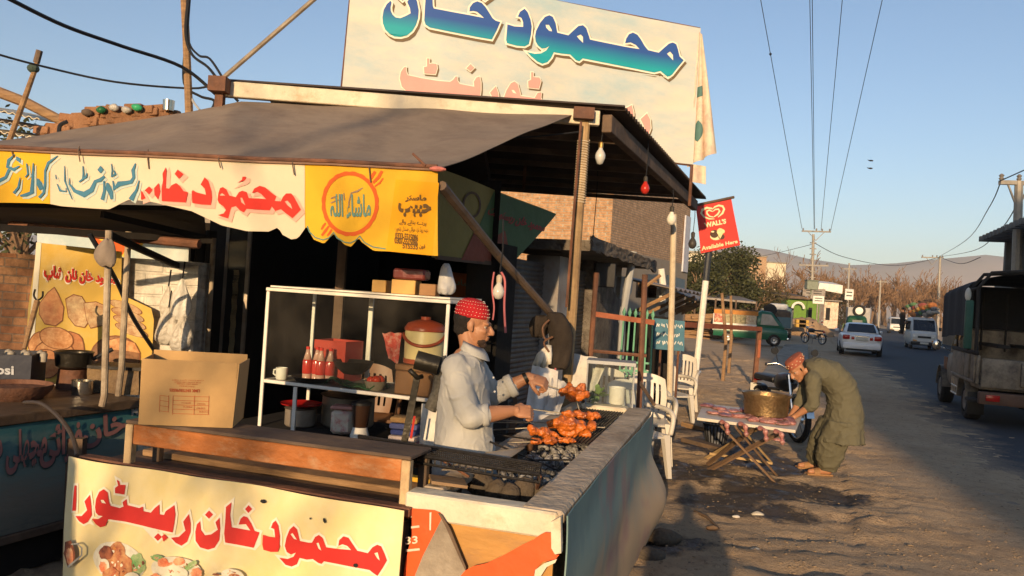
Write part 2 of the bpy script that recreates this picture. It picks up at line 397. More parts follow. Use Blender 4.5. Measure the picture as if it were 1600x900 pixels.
# ================================================================== SETTING
def ground_mat():
    m = bpy.data.materials.new("packed_dirt"); m.use_nodes = True; t = m.node_tree; L = t.links.new; b = t.nodes["Principled BSDF"]
    tc = _n(t, "ShaderNodeTexCoord"); co = tc.outputs['Object']
    def noise_(s, d=6, r=.6, src=co):
        n = _n(t, "ShaderNodeTexNoise"); n.inputs['Scale'].default_value = s; n.inputs['Detail'].default_value = d; n.inputs['Roughness'].default_value = r; L(src, n.inputs['Vector']); return n
    def rng(src, a, b_, c=0, d=1):
        n = _n(t, "ShaderNodeMapRange"); L(src, n.inputs[0])
        for i, v in enumerate((a, b_, c, d)): n.inputs[1+i].default_value = v
        return n.outputs[0]
    def mixc(f, a, c):
        n = _n(t, "ShaderNodeMix", data_type='RGBA'); L(f, n.inputs[0])
        if isinstance(a, tuple): n.inputs[6].default_value = (*a, 1)
        else: L(a, n.inputs[6])
        if isinstance(c, tuple): n.inputs[7].default_value = (*c, 1)
        else: L(c, n.inputs[7])
        return n.outputs[2]
    n1 = noise_(0.9, 8, .65); n2 = noise_(9, 8, .75); n3 = noise_(45, 5, .7)
    c = mixc(rng(n1.outputs[0], .35, .65), (0.41, 0.28, 0.165), (0.52, 0.375, 0.235))
    c = mixc(rng(n2.outputs[0], .5, .72), c, (0.25, 0.165, 0.10))
    c = mixc(rng(n3.outputs[0], .60, .72, 0, .55), c, (0.40, 0.33, 0.25))
    wet = None
    # spilt water and stains: (x, y, radius, stretch)
    for (px, py, r) in ((1130, 700, .75), (1190, 725, .65), (1080, 670, .6), (1200, 770, .6), (1060, 740, .7), (1130, 790, .45), (1290, 775, .45), (1050, 850, .35), (1220, 805, .35)):
        g = G(px, py)
        d = _n(t, "ShaderNodeVectorMath", operation='DISTANCE'); L(co, d.inputs[0]); d.inputs[1].default_value = (g.x, g.y, 0)
        v = rng(d.outputs['Value'], r*1.25, r*.45)
        if wet is None: wet = v
        else:
            mx = _n(t, "ShaderNodeMath", operation='MAXIMUM'); L(wet, mx.inputs[0]); L(v, mx.inputs[1]); wet = mx.outputs[0]
    ad = _n(t, "ShaderNodeMath", operation='ADD'); L(wet, ad.inputs[0]); nn = noise_(2.6, 8, .7); L(rng(nn.outputs[0], .3, .7, -.75, .45), ad.inputs[1])
    wf = rng(ad.outputs[0], .25, .6, 0, 1)
    c = mixc(wf, c, (0.055, 0.042, 0.032))
    L(c, b.inputs['Base Color'])
    nr = noise_(5, 6, .7)
    mr = _n(t, "ShaderNodeMath", operation='MULTIPLY'); L(wf, mr.inputs[0]); L(rng(nr.outputs[0], .42, .6, .1, .78), mr.inputs[1])
    L(rng(mr.outputs[0], 0, 1, .95, .12), b.inputs['Roughness'])
    h = _n(t, "ShaderNodeMath", operation='MULTIPLY_ADD'); L(n2.outputs[0], h.inputs[0]); h.inputs[1].default_value = 2.0; L(n3.outputs[0], h.inputs[2])
    hs = _n(t, "ShaderNodeMath", operation='MULTIPLY'); L(h.outputs[0], hs.inputs[0]); L(rng(wf, 0, 1, 1, .25), hs.inputs[1])
    bp = _n(t, "ShaderNodeBump"); bp.inputs['Strength'].default_value = 1.0; bp.inputs['Distance'].default_value = .022; L(hs.outputs[0], bp.inputs['Height']); L(bp.outputs[0], b.inputs['Normal'])
    return m
def road_mat():
    m = bpy.data.materials.new("worn_asphalt"); m.use_nodes = True; t = m.node_tree; L = t.links.new; b = t.nodes["Principled BSDF"]
    tc = _n(t, "ShaderNodeTexCoord"); sp = _n(t, "ShaderNodeSeparateXYZ"); L(tc.outputs['Object'], sp.inputs[0])
    n1 = _n(t, "ShaderNodeTexNoise"); n1.inputs['Scale'].default_value = 1.3; n1.inputs['Detail'].default_value = 9; n1.inputs['Roughness'].default_value = .7; L(tc.outputs['Object'], n1.inputs['Vector'])
    n2 = _n(t, "ShaderNodeTexNoise"); n2.inputs['Scale'].default_value = 60; n2.inputs['Detail'].default_value = 4; L(tc.outputs['Object'], n2.inputs['Vector'])
    ad = _n(t, "ShaderNodeMath", operation='MULTIPLY_ADD'); L(n1.outputs[0], ad.inputs[0]); ad.inputs[1].default_value = 2.4; L(sp.outputs[0], ad.inputs[2])
    mr = _n(t, "ShaderNodeMapRange"); mr.inputs[1].default_value = 1.1; mr.inputs[2].default_value = 2.5; mr.inputs[3].default_value = 1; mr.inputs[4].default_value = 0.0; L(ad.outputs[0], mr.inputs[0])
    mx = _n(t, "ShaderNodeMix", data_type='RGBA'); L(mr.outputs[0], mx.inputs[0]); mx.inputs[6].default_value = (0.042, 0.046, 0.055, 1); mx.inputs[7].default_value = (0.46, 0.315, 0.185, 1)
    sc = _n(t, "ShaderNodeVectorMath", operation='SCALE'); L(mx.outputs[2], sc.inputs[0])
    r2 = _n(t, "ShaderNodeMapRange"); r2.inputs[1].default_value = .3; r2.inputs[2].default_value = .7; r2.inputs[3].default_value = .7; r2.inputs[4].default_value = 1.35; L(n2.outputs[0], r2.inputs[0]); L(r2.outputs[0], sc.inputs['Scale'])
    L(sc.outputs[0], b.inputs['Base Color']); b.inputs['Roughness'].default_value = .85; b.inputs['Specular IOR Level'].default_value = .3
    bp = _n(t, "ShaderNodeBump"); bp.inputs['Strength'].default_value = .5; bp.inputs['Distance'].default_value = .012; L(n2.outputs[0], bp.inputs['Height']); L(bp.outputs[0], b.inputs['Normal'])
    return m
dirt = ground_mat()
RO = V((4.65, 8.17, 0))                     # a point on the road's near edge
def road_s(p): return (V(p)-RO).dot(ROADX)   # metres right of that edge
def gz(x, y):
    s = (V((x, y, 0))-RO).dot(ROADX)
    k = 1.7 if s < -1.0 else max(0, -s)*1.7 if s < 0 else 0
    if s > -1.0: e = .016-.011*max(-.4, s)+.020*nz3((x, y, 1), 1.7)+.010*nz3((x, y, 2), 7)
    return k*(nz3((x, y, 0), 1.1)*.03+(.022*(.5-abs(nz3((x*1.6+y*.5, y*4.2, 5), 1)))*2+.016*nz3((x*3, y*7, 2), 1)+.012*nz3((x*9, y*12, 8), 1))*(.45+.55*max(0, min(1, .5+1.6*nz3((x, y, 3), .55)))))+(e if -1.0 < s < 2.6 else -.004 if s < 0 else -.024)
b = MB(); b.grid(lambda u, v: (lambda x, y: (x, y, gz(x, y)))(-4+18*u, 1.0+26*v), 300, 434)
xs = [-3000, -4, 14, 3000]; ys = [-400, 1, 27, 6000]
for i in range(3):
    for j in range(3):
        if i == 1 and j == 1: continue
        b.quad((xs[i], ys[j], -.024), (xs[i+1], ys[j], -.024), (xs[i+1], ys[j+1], -.024), (xs[i], ys[j+1], -.024))
o = b.build('ground', dirt, smooth='all'); o['kind'] = 'structure'
b = MB(); b.grid(lambda u, v: ((0.0 if u > 0 else 0)+9.4*u+(nz3((0, v*300, 0), .35)*.35 if u < .01 else 0), -40+440*v, .004+.02*math.sin(pi*u)), 8, 220)
o = b.build('road', road_mat()); o.location = RO; o.rotation_euler = (0, 0, -RD); o['kind'] = 'structure'
M_conc = mat('concrete', (0.30, 0.27, 0.22), .9, .25, 3, .25, col2=(0.2, 0.175, 0.14))
b = MB()
q = [G(1172, 612), G(1268, 612), G(1262, 541), G(1226, 541)]
b.prism([p+Z*.005 for p in q], Z*.09); b.build('path', M_conc, bevel=.02)['kind'] = 'structure'
# far hills
def ridge(name, ps, Y, depth, m, h0=0):
    b = MB(); top = [P(px, py, Y) for px, py in ps]; n = len(ps)
    pts = []
    for i in range(n-1):
        for k in range(10):
            t = k/10; q = top[i].lerp(top[i+1], t); q.z += nz3((q.x*.004, 3, 1), 1.0)*Y*.004; pts.append(q)
    pts.append(top[-1])
    rings = []
    for j in range(6):
        s = j/5
        rings.append([V((p.x+nz3((p.x*.004, s*3, 0))*Y*.02*s*(1-s), p.y-depth*(1-s), h0+(p.z-h0)*s**.8*(1+nz3((p.x*.006, s*4, 2))*.25*(1-s)))) for p in pts])
    rings.append([V((p.x, p.y+depth, h0)) for p in pts])
    b.loft(rings, cap=False, closed=False); o = b.build(name, m, smooth='all'); o['kind'] = 'structure'; return o
M_hill = mat('hill_rock', (0.36, 0.29, 0.26), 1, .2, .008, 0, col2=(.2, .17, .14), scale2=.004)
ridge('hills', [(-900, 330), (400, 380), (900, 392), (1080, 392), (1150, 383), (1200, 391), (1260, 405), (1330, 414), (1400, 412), (1480, 404), (1540, 396), (1600, 402), (1800, 410), (2400, 420)], 1800, 450, M_hill)
# ------------------------------------------------------------------ trees
M_bark = mat('bare_bark', (0.20, 0.125, 0.075), .9, .3, 4, .1)
M_twig = mat('dry_twig', (0.20, 0.115, 0.06), .9, .35, 2, 0)
M_leaf = mat('leaf_green', (0.062, 0.066, 0.022), .6, .6, 1.1, 0, tl=.25)
M_leafd = mat('leaf_brown', (0.17, 0.095, 0.04), .7, .5, 1.0, 0, tl=.25)
def bare_tree(name, loc, H, label, seed, group, fan=.5, twigs=1.0, tw=.012):
    rr = random.Random(seed); t = thing(name, label, 'tree', loc, 0, group); tb = MB(); br = MB()
    def go(p, d, L, r, lvl):
        n = 3; pts = [p]; q = p; dd = d
        for i in range(n):
            dd = (dd+V((rr.uniform(-1, 1), rr.uniform(-1, 1), rr.uniform(-.3, .6)))*.16).normalized(); q = q+dd*(L/n); pts.append(q)
        rs = [max(tw*.5, r*(1-.45*i/n)) for i in range(n+1)]
        (tb if lvl == 0 else br).tube(pts, rs, 7 if lvl == 0 else 4 if lvl < 3 else 3, cap=False)
        if lvl >= 5: return
        k = 3 if lvl < 2 else int(2+rr.random()*2.2*twigs)
        for i in range(k):
            s = rr.uniform(.45, 1); base = pts[-1] if i == 0 else pts[max(1, int(s*n))]
            ax = V((rr.uniform(-1, 1), rr.uniform(-1, 1), rr.uniform(-.2, .5)))
            nd = (dd+ax*fan*1.3).normalized()
            go(base, nd, L*rr.uniform(.6, .82), rs[-1]*.75, lvl+1)
    go(V((0, 0, 0)), V((rr.uniform(-.1, .1), rr.uniform(-.1, .1), 1)).normalized(), H*.3, H*.024, 0)
    tb.build('trunk', M_bark, t, world=False); br.build('crown', M_twig, t, world=False); return t
def leafy_tree(name, loc, H, Wd, label, seed, group=None, m=None, n=5000, leaf=.16, trunk=.3):
    rr = random.Random(seed); t = thing(name, label, 'tree', loc, 0, group); tb = MB(); cb = MB()
    tb.tube([(0, 0, 0), (.05, 0, H*.3), (0, .08, H*.6), (.1, 0, H*.85)], [H*.03, H*.024, H*.015, H*.006], 8)
    cl = []
    for i in range(26):
        a = rr.uniform(0, 2*pi); h = rr.uniform(trunk, .95); w_ = Wd/2*math.sqrt(max(.05, 1-((h-.55)/.5)**2))*rr.uniform(.25, .9)
        c = V((cos(a)*w_, sin(a)*w_, h*H)); cl.append((c, rr.uniform(.12, .24)*Wd))
        tb.tube([(0, 0, H*h*.55), c*.5+V((0, 0, H*h*.4)), c], [H*.012, H*.008, H*.003], 5)
    for i in range(n):
        c, r = rr.choice(cl); d = V((rr.gauss(0, 1), rr.gauss(0, 1), rr.gauss(0, .8))); d = d.normalized()*r*rr.random()**.4
        p = c+d; a = V((rr.gauss(0, 1), rr.gauss(0, 1), rr.gauss(0, 1))).normalized()*leaf*rr.uniform(.6, 1.3); bb = a.cross(V((rr.gauss(0, 1), rr.gauss(0, 1), rr.gauss(0, 1)))).normalized()*leaf*.55
        cb._add([p-a*.5, p+bb*.5, p+a*.5, p-bb*.5], [(0, 1, 2, 3)])
    tb.build('trunk', M_bark, t, world=False); cb.build('crown', m or M_leaf, t, world=False); return t
def gp(px, Y, z=0):
    q = P(px, 450, Y); return V((q.x, Y, z))
leafy_tree('evergreen_tree', gp(1128, 58), 5.6, 6.4, 'dense dark green rounded tree behind the lumber yard', 3, n=11000, leaf=.26, trunk=.2)
leafy_tree('evergreen_tree', gp(1092, 52), 4.6, 3.6, 'smaller green tree at the left end of the lumber yard, beside the pale house', 4, n=5000, leaf=.24, trunk=.15)
g_b = 'bare winter trees along the far road'
bt = bare_tree('bare_tree', gp(1178, 62), 6.5, 'bare tree with pale spreading branches in front of the dark evergreen', 11, None, .75, 1.0, .03)
bt2 = bare_tree('bare_tree', gp(1240, 80), 9.5, 'tall bare tree just left of the crossarm power pole', 12, None, .6, 1.0, .035)
bt3 = bare_tree('bare_tree', gp(1215, 74), 7.4, 'rust brown bare tree behind the green kiosk', 13, None, .7, 1.1, .035)
bt4 = bare_tree('bare_tree', gp(1525, 52), 6.0, 'bare tree above the mud wall beside the dark canvas truck', 14, None, .6, 1.0, .022)
far_proto = bare_tree('bare_tree', gp(1302, 165), 10.0, 'bare russet tree in the thicket closing the far end of the road', 15, g_b, .55, 1.25, .10)
far2 = bare_tree('bare_tree', gp(1338, 150), 11.5, 'bare russet tree in the thicket closing the far end of the road', 16, g_b, .5, 1.25, .10)
rr = random.Random(5)
for i in range(64):
    px = 1278+i*3.5+rr.uniform(-5, 5); Y = rr.uniform(135, 210); s = rr.uniform(.78, 1.1)*Y/150
    dup(far_proto if i % 2 else far2, gp(px, Y), rr.uniform(0, 6), scale=s*rr.uniform(.85, 1.05))
for i, (px, Y, s, lb) in enumerate(((1205, 100, .8, 'thin bare tree rising behind the red brick house'), (1262, 110, .95, 'bare tree right of the crossarm pole, behind the white shop sign'), (1290, 120, .85, 'bare tree behind the white roadside awning'), (1490, 90, .6, 'bare tree just right of the far crossarm pole'))):
    dup(far2 if i % 2 else far_proto, gp(px, Y), i*1.3, lb, scale=s); 
for o in list(COL.objects):
    if o.name.startswith('bare_tree') and 'thicket' not in o.get('label', '') and 'group' in o: del o['group']
M_leafo = mat('leaf_olive', (0.085, 0.068, 0.028), .7, .5, 1.0, 0, tl=.2)
for (px, Y, H, W_, l, sd_) in ((1198, 66, 3.4, 4.2, 'low olive bush right of the evergreen, behind the decorated pickup', 41), (1222, 84, 5.0, 5.0, 'brown green bushy tree behind the parked pale truck', 42), (1070, 64, 5.4, 3.4, 'narrow dark tree between the brick building and the pale house', 43), (1303, 104, 5.2, 6.0, 'brownish bushy tree right of the white roadside awning', 44), (1160, 66, 4.6, 5.0, 'lower right shoulder of dark green foliage next to the evergreen', 45)):
    leafy_tree('bushy_tree', gp(px, Y), H, W_, l, sd_, n=3600, leaf=.24, trunk=.08, m=M_leafo if sd_ not in (43, 45) else None)
# left background tree over the brick wall
leafy_tree('leafy_tree', gp(30, 19), 5.2, 4.2, 'sparse green tree showing over the orange brick wall', 21, n=2600, leaf=.15, trunk=.3)
# ------------------------------------------------------------------ buildings of the background
M_brickO = brick('brick_orange', (0.42, 0.22, 0.10), (0.50, 0.29, 0.15), (0.40, 0.33, 0.24), bw=.24, bh=.08)
M_brickB = brick('brick_brown', (0.52, 0.31, 0.17), (0.60, 0.38, 0.23), (0.30, 0.24, 0.17), bw=.24, bh=.08)
M_brickW = brick('brick_white', (0.66, 0.61, 0.53), (0.60, 0.52, 0.43), (0.42, 0.36, 0.29), bw=.26, bh=.085, paint=(0.70, 0.66, 0.58), pmix=.56)
M_plas = mat('grey_plaster', (0.33, 0.29, 0.235), .9, .2, 2.5, .2, col2=(0.24, 0.20, 0.16))
M_cream = mat('cream_plaster', (0.62, 0.54, 0.40), .9, .15, 2, .1)
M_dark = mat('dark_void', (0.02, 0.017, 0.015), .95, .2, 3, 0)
M_rust = mat('rusty_iron', (0.20, 0.085, 0.045), .75, .35, 7, .25, col2=(0.10, 0.05, 0.035), metal=.0)
M_tin = mat('tin_sheet', (0.30, 0.27, 0.24), .55, .25, 3, .15, metal=.5, col2=(.22, .14, .09), mix2=.6)
M_wood = mat('raw_wood', (0.33, 0.20, 0.10), .85, .3, 3, .25, stretch=(1, 1, 8), col2=(.22, .13, .07))
M_woodd = mat('old_wood', (0.17, 0.11, 0.07), .85, .3, 3, .3, col2=(.1, .07, .05))
M_white = mat('white_paint', (0.75, 0.72, 0.66), .6, .1, 4, .05, col2=(0.55, 0.47, 0.37), mix2=.63)
M_black = mat('black_plastic', (0.018, 0.018, 0.02), .5, .2, 5, .05)
# big brick building, set back above the shutter row
t = thing('brick_building', 'two storey bare brick building with grey plaster band rising behind the shuttered shops', 'building', gp(950, 24))
c0 = gp(950, 24); BD, BDX = V((sin(R(28)), cos(R(28)), 0)), V((cos(R(28)), -sin(R(28)), 0)); b = MB(); b.obox(c0, BD*8.6, -BDX*12, Z*6.4); b.build('wall', M_brickB, t)
b = MB(); b.obox(c0-BDX*12-BD*.05, BDX*12, BD*.048, Z*6.4); b.build('end_wall', M_brickO, t)
b = MB(); b.obox(c0+BDX*.003, BD*8.6, BDX*.03, Z*3.3); b.build('plaster_band', M_plas, t)
b = MB(); b.obox(c0-BDX*12+Z*6.4-BD*.1, BD*8.8, BDX*12.1, Z*.12); b.build('roof', M_conc, t)
b = MB(); b.obox(c0+BD*7.7+BDX*.036+Z*3.0, BD*.7, BDX*.06, Z*2.2); b.build('sign_panel', mat('pale_sign', (.55, .55, .6), .5), t)
# pale house and red brick houses further on
def house(name, label, px0, px1, pyt, Y, depth, m, wins=(), flat=True, z0=0, rm=None):
    a, c = gp(px0, Y), gp(px1, Y); h = P((px0+px1)/2, pyt, Y).z
    t = thing(name, label, 'house', (a+c)/2); b = MB(); b.obox(a+Z*z0, c-a, V((0, depth, 0)), Z*(h-z0)); b.build('wall', m, t)
    b = MB(); b.obox(a+V((-.15, -.15, h)), c-a+V((.3, 0, 0)), V((0, depth+.3, 0)), Z*.18); b.build('roof', rm or M_conc, t)
    for (u, zb, w_, hh) in wins:
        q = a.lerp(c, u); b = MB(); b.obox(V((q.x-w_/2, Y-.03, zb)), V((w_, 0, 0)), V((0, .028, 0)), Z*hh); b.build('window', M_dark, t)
    return t
house('pale_house', 'flat roofed cream house behind the red hanging sign', 1062, 1122, 396, 70, 9, M_cream, [(.5, 2.2, .9, 1.2), (.85, 2.2, .9, 1.2)])
house('brick_house', 'unplastered orange brick house on the rise above the evergreen tree', 1140, 1195, 400, 120, 10, M_brickO, [(.3, 5, 1.2, 1.4), (.7, 5, 1.2, 1.4)])
house('white_house', 'long white house with pillared upper floor beside the orange brick house', 1192, 1226, 411, 125, 8, M_cream, [(.15, 5.3, .5, 1.2), (.35, 5.3, .5, 1.2), (.55, 5.3, .5, 1.2), (.75, 5.3, .5, 1.2)])
house('brick_house', 'low red brick house behind the bare trees, left of the crossarm pole', 1150, 1185, 412, 100, 8, M_brickB, [(.5, 3.5, 1.0, 1.2)])
# right side of the road: mud wall and dark two storey shed with slatted awning
b = MB(); w0 = gp(1478, 60); b.obox(w0, ROAD*-26, ROADX*.35, Z*2.9)
tag(b.build('mud_wall', mat('mud_wall', (0.30, 0.20, 0.12), .95, .25, 1.5, .3), loc=w0), 'tall ochre mud wall on the far side of the road behind the dark canvas truck', 'wall')
b = MB(); w1 = gp(1476, 61); b.obox(w1+V((0, -.4, 0)), V((1.9, 0, 0)), V((0, .3, 0)), Z*1.9)
tag(b.build('low_wall', M_cream, loc=w1), 'short whitewashed wall stub between the white van and the mud wall', 'wall')
t = thing('roadside_shed', 'dark two storey frame shed with overhanging roof slats at the right picture edge', 'building', gp(1568, 31))
s0 = gp(1568, 31); M_shed = mat('shed_grey', (0.16, 0.15, 0.14), .9, .2, 2, .1)
for k in range(4):
    b = MB(); b.obox(s0+ROADX*(k*1.7)-ROAD*.0, ROADX*.3, ROAD*.3, Z*5.0); b.build('pillar', M_shed, t)
    b = MB(); b.obox(s0+ROADX*.0-ROAD*(2.2+k*2.2), ROADX*.3, ROAD*.3, Z*5.0); b.build('pillar', M_shed, t)
b = MB(); b.obox(s0-ROAD*10+ROADX*.5, ROAD*10.5, ROADX*5, Z*3.1); b.build('wall', M_shed, t)
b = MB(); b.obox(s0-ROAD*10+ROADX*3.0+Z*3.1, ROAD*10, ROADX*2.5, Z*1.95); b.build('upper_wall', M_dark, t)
b = MB(); b.obox(s0-ROAD*10-ROADX*.2+Z*3.1, ROAD*10.6, ROADX*5.4, Z*.16); b.build('floor_slab', M_shed, t)
b = MB()
for k in range(16): b.obox(s0-ROAD*(9.6-k*.64)-ROADX*.9+Z*(5.0), ROADX*6, ROAD*.3, Z*.2)
b.build('slat', M_shed, t); b = MB(); b.obox(s0-ROAD*10-ROADX*.3+Z*5.2, ROAD*10.6, ROADX*5.4, Z*.12); b.build('roof', M_tin, t)
M_mud_ = mat('mound_dirt', (.30, .20, .12), .95, .3, 2, .4)
# ------------------------------------------------------------------ lumber yard, kiosks and signs on the left roadside
rr = random.Random(9)
for i in range(7):
    Y = 43+i*1.6; px = 1072+i*5; q = gp(px, Y); t = thing('lumber_stack', ['low stack of long bleached poles lying in the yard behind the chairs', 'wide heap of rough sawn planks in the yard', 'stack of grey weathered beams in the yard', 'tall heap of split logs in the middle of the yard', 'pile of round poles under the tin shelter', 'stack of pale planks leaning by the green pickup', 'rearmost heap of boards below the evergreen tree'][i], 'lumber', q, 0, 'lumber heaps in the yard')
    for k in range(3):
        b = MB()
        for j in range(9):
            L_ = rr.uniform(2.2, 4.2); a = V((rr.uniform(-1.2, .6), rr.uniform(-.8, .8), .12+k*.42+rr.uniform(-.1, .1))); d = V((1, rr.uniform(-.4, .4), rr.uniform(-.09, .09)))
            b.beam(q+a, q+a+d*L_, rr.uniform(.08, .2), rr.uniform(.06, .16))
        b.build('boards', [M_wood, M_woodd, M_wood][(k+i) % 3], t)
def canopy_hut(name, label, px0, px1, Y, pyt, m, thick=.12, depth=4, posts=4):
    a, c = gp(px0, Y), gp(px1, Y); z0 = P(px0, pyt, Y).z; t = thing(name, label, 'shelter', (a+c)/2)
    b = MB(); b.obox(a+Z*z0, (c-a)+Z*-.1, V((0, depth, .35)), Z*thick); b.build('roof', m, t)
    for k in range(posts):
        q = a.lerp(c, (k+.05)/(posts-.9)); b = MB(); b.tube([q, q+Z*(z0+.05)], .06, 6); b.build('post', M_woodd, t)
    return t
canopy_hut('tin_shelter', 'long low rusty tin shelter along the back of the lumber yard', 1086, 1185, 50, 466, M_tin)
canopy_hut('plank_shelter', 'thatch and plank shelter roof beside the lime green kiosk', 1205, 1262, 70, 461, M_woodd)
def kiosk(name, label, px0, px1, Y, pyt, m, roofm, extra=None, arch=False):
    a, c = gp(px0, Y), gp(px1, Y); h = P(px0, pyt, Y).z; t = thing(name, label, 'kiosk', (a+c)/2)
    b = MB(); b.obox(a, c-a, V((0, 3, 0)), Z*h); b.build('wall', m, t)
    b = MB(); b.obox(a+V((-.2, -.6, h)), c-a+V((.4, 0, 0)), V((0, 3.8, 0)), Z*.12); b.build('roof', roofm, t)
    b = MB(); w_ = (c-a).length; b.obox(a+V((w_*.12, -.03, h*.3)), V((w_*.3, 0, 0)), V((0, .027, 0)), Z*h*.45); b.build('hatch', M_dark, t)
    return t
M_lime = mat('lime_paint', (0.12, 0.23, 0.03), .5, .12, 3)
kiosk('green_kiosk', 'lime green roadside kiosk with a white arch emblem', 1228, 1262, 68, 466, M_lime, M_woodd)
k2 = kiosk('green_kiosk', 'narrow lime green kiosk nearest the crossarm pole', 1263, 1282, 72, 468, M_lime, M_tin)
b = MB(); q = P(1247, 482, 67.4); b.tube([q+V((cos(a)*.5, 0, sin(a)*.5)) for a in [i*pi/10 for i in range(11)]], .11, 6)
tag(b.build('arch_emblem', M_white, loc=q), 'white arch shaped emblem fixed on the lime green kiosk front', 'sign')
kiosk('juice_kiosk', 'small red and white roadside kiosk with coloured posters under the white awning', 1290, 1312, 95, 470, mat('kiosk_cream', (.62, .55, .42), .7, .2, 3, col2=(.5, .12, .08), mix2=.6), M_tin)
b = MB(); q = [P(1281, 442, 92), P(1317, 446, 92), P(1316, 459, 92), P(1278, 452, 92)]; b.prism(q, V((0, 3, .4)))
tag(b.build('white_awning', M_white, loc=q[3]), 'sloping white cloth awning over the far roadside kiosks', 'awning')
def post_sign(name, label, px0, px1, py0, py1, Y, m, lines=True, pole=True):
    a, c = P(px0, py1, Y), P(px1, py0, Y); t = thing(name, label, 'sign', V(((a.x+c.x)/2, Y, 0)))
    b = MB(); b.obox(V((a.x, Y, a.z)), V((c.x-a.x, 0, 0)), V((0, .08, 0)), Z*(c.z-a.z)); b.build('board', m, t)
    if pole: b = MB(); b.tube([V(((a.x+c.x)/2, Y+.12, 0)), V(((a.x+c.x)/2, Y+.12, c.z))], .07, 6); b.build('post', M_tin, t)
    if lines:
        for k in range(2):
            b = MB(); z = lerp(a.z, c.z, .65-.32*k); b.obox(V((lerp(a.x, c.x, .15), Y-.03, z)), V(((c.x-a.x)*.68, 0, 0)), V((0, .025, 0)), Z*(c.z-a.z)*.1); b.build('writing', M_black, t)
    return t
post_sign('road_sign', 'white rectangular roadside board with dark writing in front of the green kiosk', 1270, 1288, 463, 474, 66, M_white)
post_sign('shop_sign', 'small white shop board at the far left roadside, near the far pole', 1320, 1334, 452, 468, 100, M_white)
post_sign('grey_sign', 'grey weathered sign plate behind the white roadside board', 1254, 1290, 452, 462, 78, M_tin)
b = MB(); q = P(1268, 446, 69); b.box(q, (1.0, .7, .75)); b.box(q+Z*.42, (1.1, .8, .1)); b.box(q-V((0, 0, .55)), (.12, .12, .5))
tag(b.build('transformer', mat('transformer_green', (.20, .22, .17), .6), loc=q, bevel=.08), 'pale green transformer box mounted low on the crossarm pole', 'transformer')
b = MB(); q = gp(1256, 60); b.ball((0, 0, 0), (2.3, 1.4, 1.25), 30, 14); b.v = [p*(1+.22*nz3(p, 1.3)+.08*nz3(p, 5)) for p in b.v]; o = b.build('dirt_mound', M_mud_, smooth='all'); o.location = q; tag(o, 'low brown dirt mound in front of the lime green kiosks', 'mound')
for k in range(6): q = gp(1252+4*(k % 3), 57)+Z*(.75+.3*(k//3)); b = MB(); b.box(q, (.55, .4, .26)); tag(b.build('yellow_crate', mat('crate_yellow', (.50, .30, .06), .6, .25, 6, .1), loc=q, bevel=.03), 'yellow crate in the stack on the dirt mound', 'crate', 'yellow crates on the mound')
# ------------------------------------------------------------------ utility poles and wires
M_pole = mat('galvanised', (0.30, 0.27, 0.23), .6, .2, 3, .1, metal=.2)
M_wire = mat('wire_black', (0.015, 0.016, 0.02), .6, 0, 5, 0)
M_wireb = mat('wire_blue', (0.02, 0.03, 0.06), .6, 0, 5, 0)
def util_pole(label, px, Y, pyt, arms, wood=False, lattice=False):
    q = gp(px, Y); top = P(px, pyt, Y); t = thing('utility_pole', label, 'utility pole', q)
    b = MB(); zt = top.z; b.tube([q, V((top.x, Y, zt))], [.2, .13], 8); b.build('pole', M_pole, t)
    if lattice:
        b = MB()
        for k in range(12):
            z = zt*(.25+.06*k); b.box((lerp(q.x, top.x, z/zt), Y, z), (.55, .3, .09))
        b.build('rung', M_pole, t)
    for (pa, pb, py) in arms:
        a, c = P(pa, py, Y), P(pb, py+(pb-pa)*.03, Y); b = MB(); b.beam(a, c, .16, .14); b.beam((a+c)/2+Z*-.9, a.lerp(c, .2), .05, .05); b.beam((a+c)/2+Z*-.9, a.lerp(c, .8), .05, .05); f = b.build('crossarm', M_pole, t)
        for u in (.04, .5, .7, .96):
            b = MB(); b.lathe([(.05, 0), (.09, .06), (.05, .1), (.09, .16), (.03, .22)], 8, a.lerp(c, u)+Z*.08); b.build('insulator', M_tin, f)
    return t
util_pole('tall pole with a wide upper crossarm and ladder rungs, beside the green kiosks', 1271, 78, 366, [(1253, 1298, 361), (1248, 1294, 414)], lattice=True)
util_pole('pole with one crossarm on the far right side of the road, beyond the white van', 1469, 95, 400, [(1440, 1474, 402)])
util_pole('nearest roadside pole with a crossarm, cut by the right picture edge', 1592, 27, 283, [(1562, 1622, 285)])
util_pole('distant lattice pole in front of the russet thicket', 1327, 118, 411, [(1316, 1338, 420)])
util_pole('slim distant pole between the thicket and the far trucks', 1376, 130, 438, [(1368, 1386, 440)])
for i, (xt, xe, ye, l) in enumerate(((1185, 1253, 357, 'leftmost of the overhead wires running up to the tall crossarm pole, with a snagged knot'), (1265, 1272, 358, 'left hand overhead wire of the close pair running up to the tall crossarm pole'), (1318, 1283, 359, 'third overhead wire from the left running up to the tall crossarm pole'), (1383, 1298, 360, 'rightmost of the overhead wires running up to the tall crossarm pole'), (1269, 1273, 358, 'right hand overhead wire of the close pair running up to the tall crossarm pole'))):
    a, c = P(xt, -20, 9.0), P(xe, ye, 78); b = MB(); b.tube([a.lerp(c, u)+(V((0, 0, -1.2*4*u*(1-u))))*0 for u in [k/24 for k in range(25)]], [lerp(.0045, .022, k/24) for k in range(25)], 5)
    if i == 0: b.ball(min((a.lerp(c, k/400) for k in range(400)), key=lambda q: abs(PX(q)[1]-85)), .022, 6, 4)
    tag(b.build('overhead_wire', M_wireb, loc=a), l, 'wire')
def wire(label, pts, r, m=None, n=6, name='wire', r1=None):
    p = spline(pts, n); b = MB(); b.tube(p, [lerp(r, r1 or r, i/(len(p)-1)) for i in range(len(p))], 6); return tag(b.build(name, m or M_wire, loc=p[0]), label, 'wire')
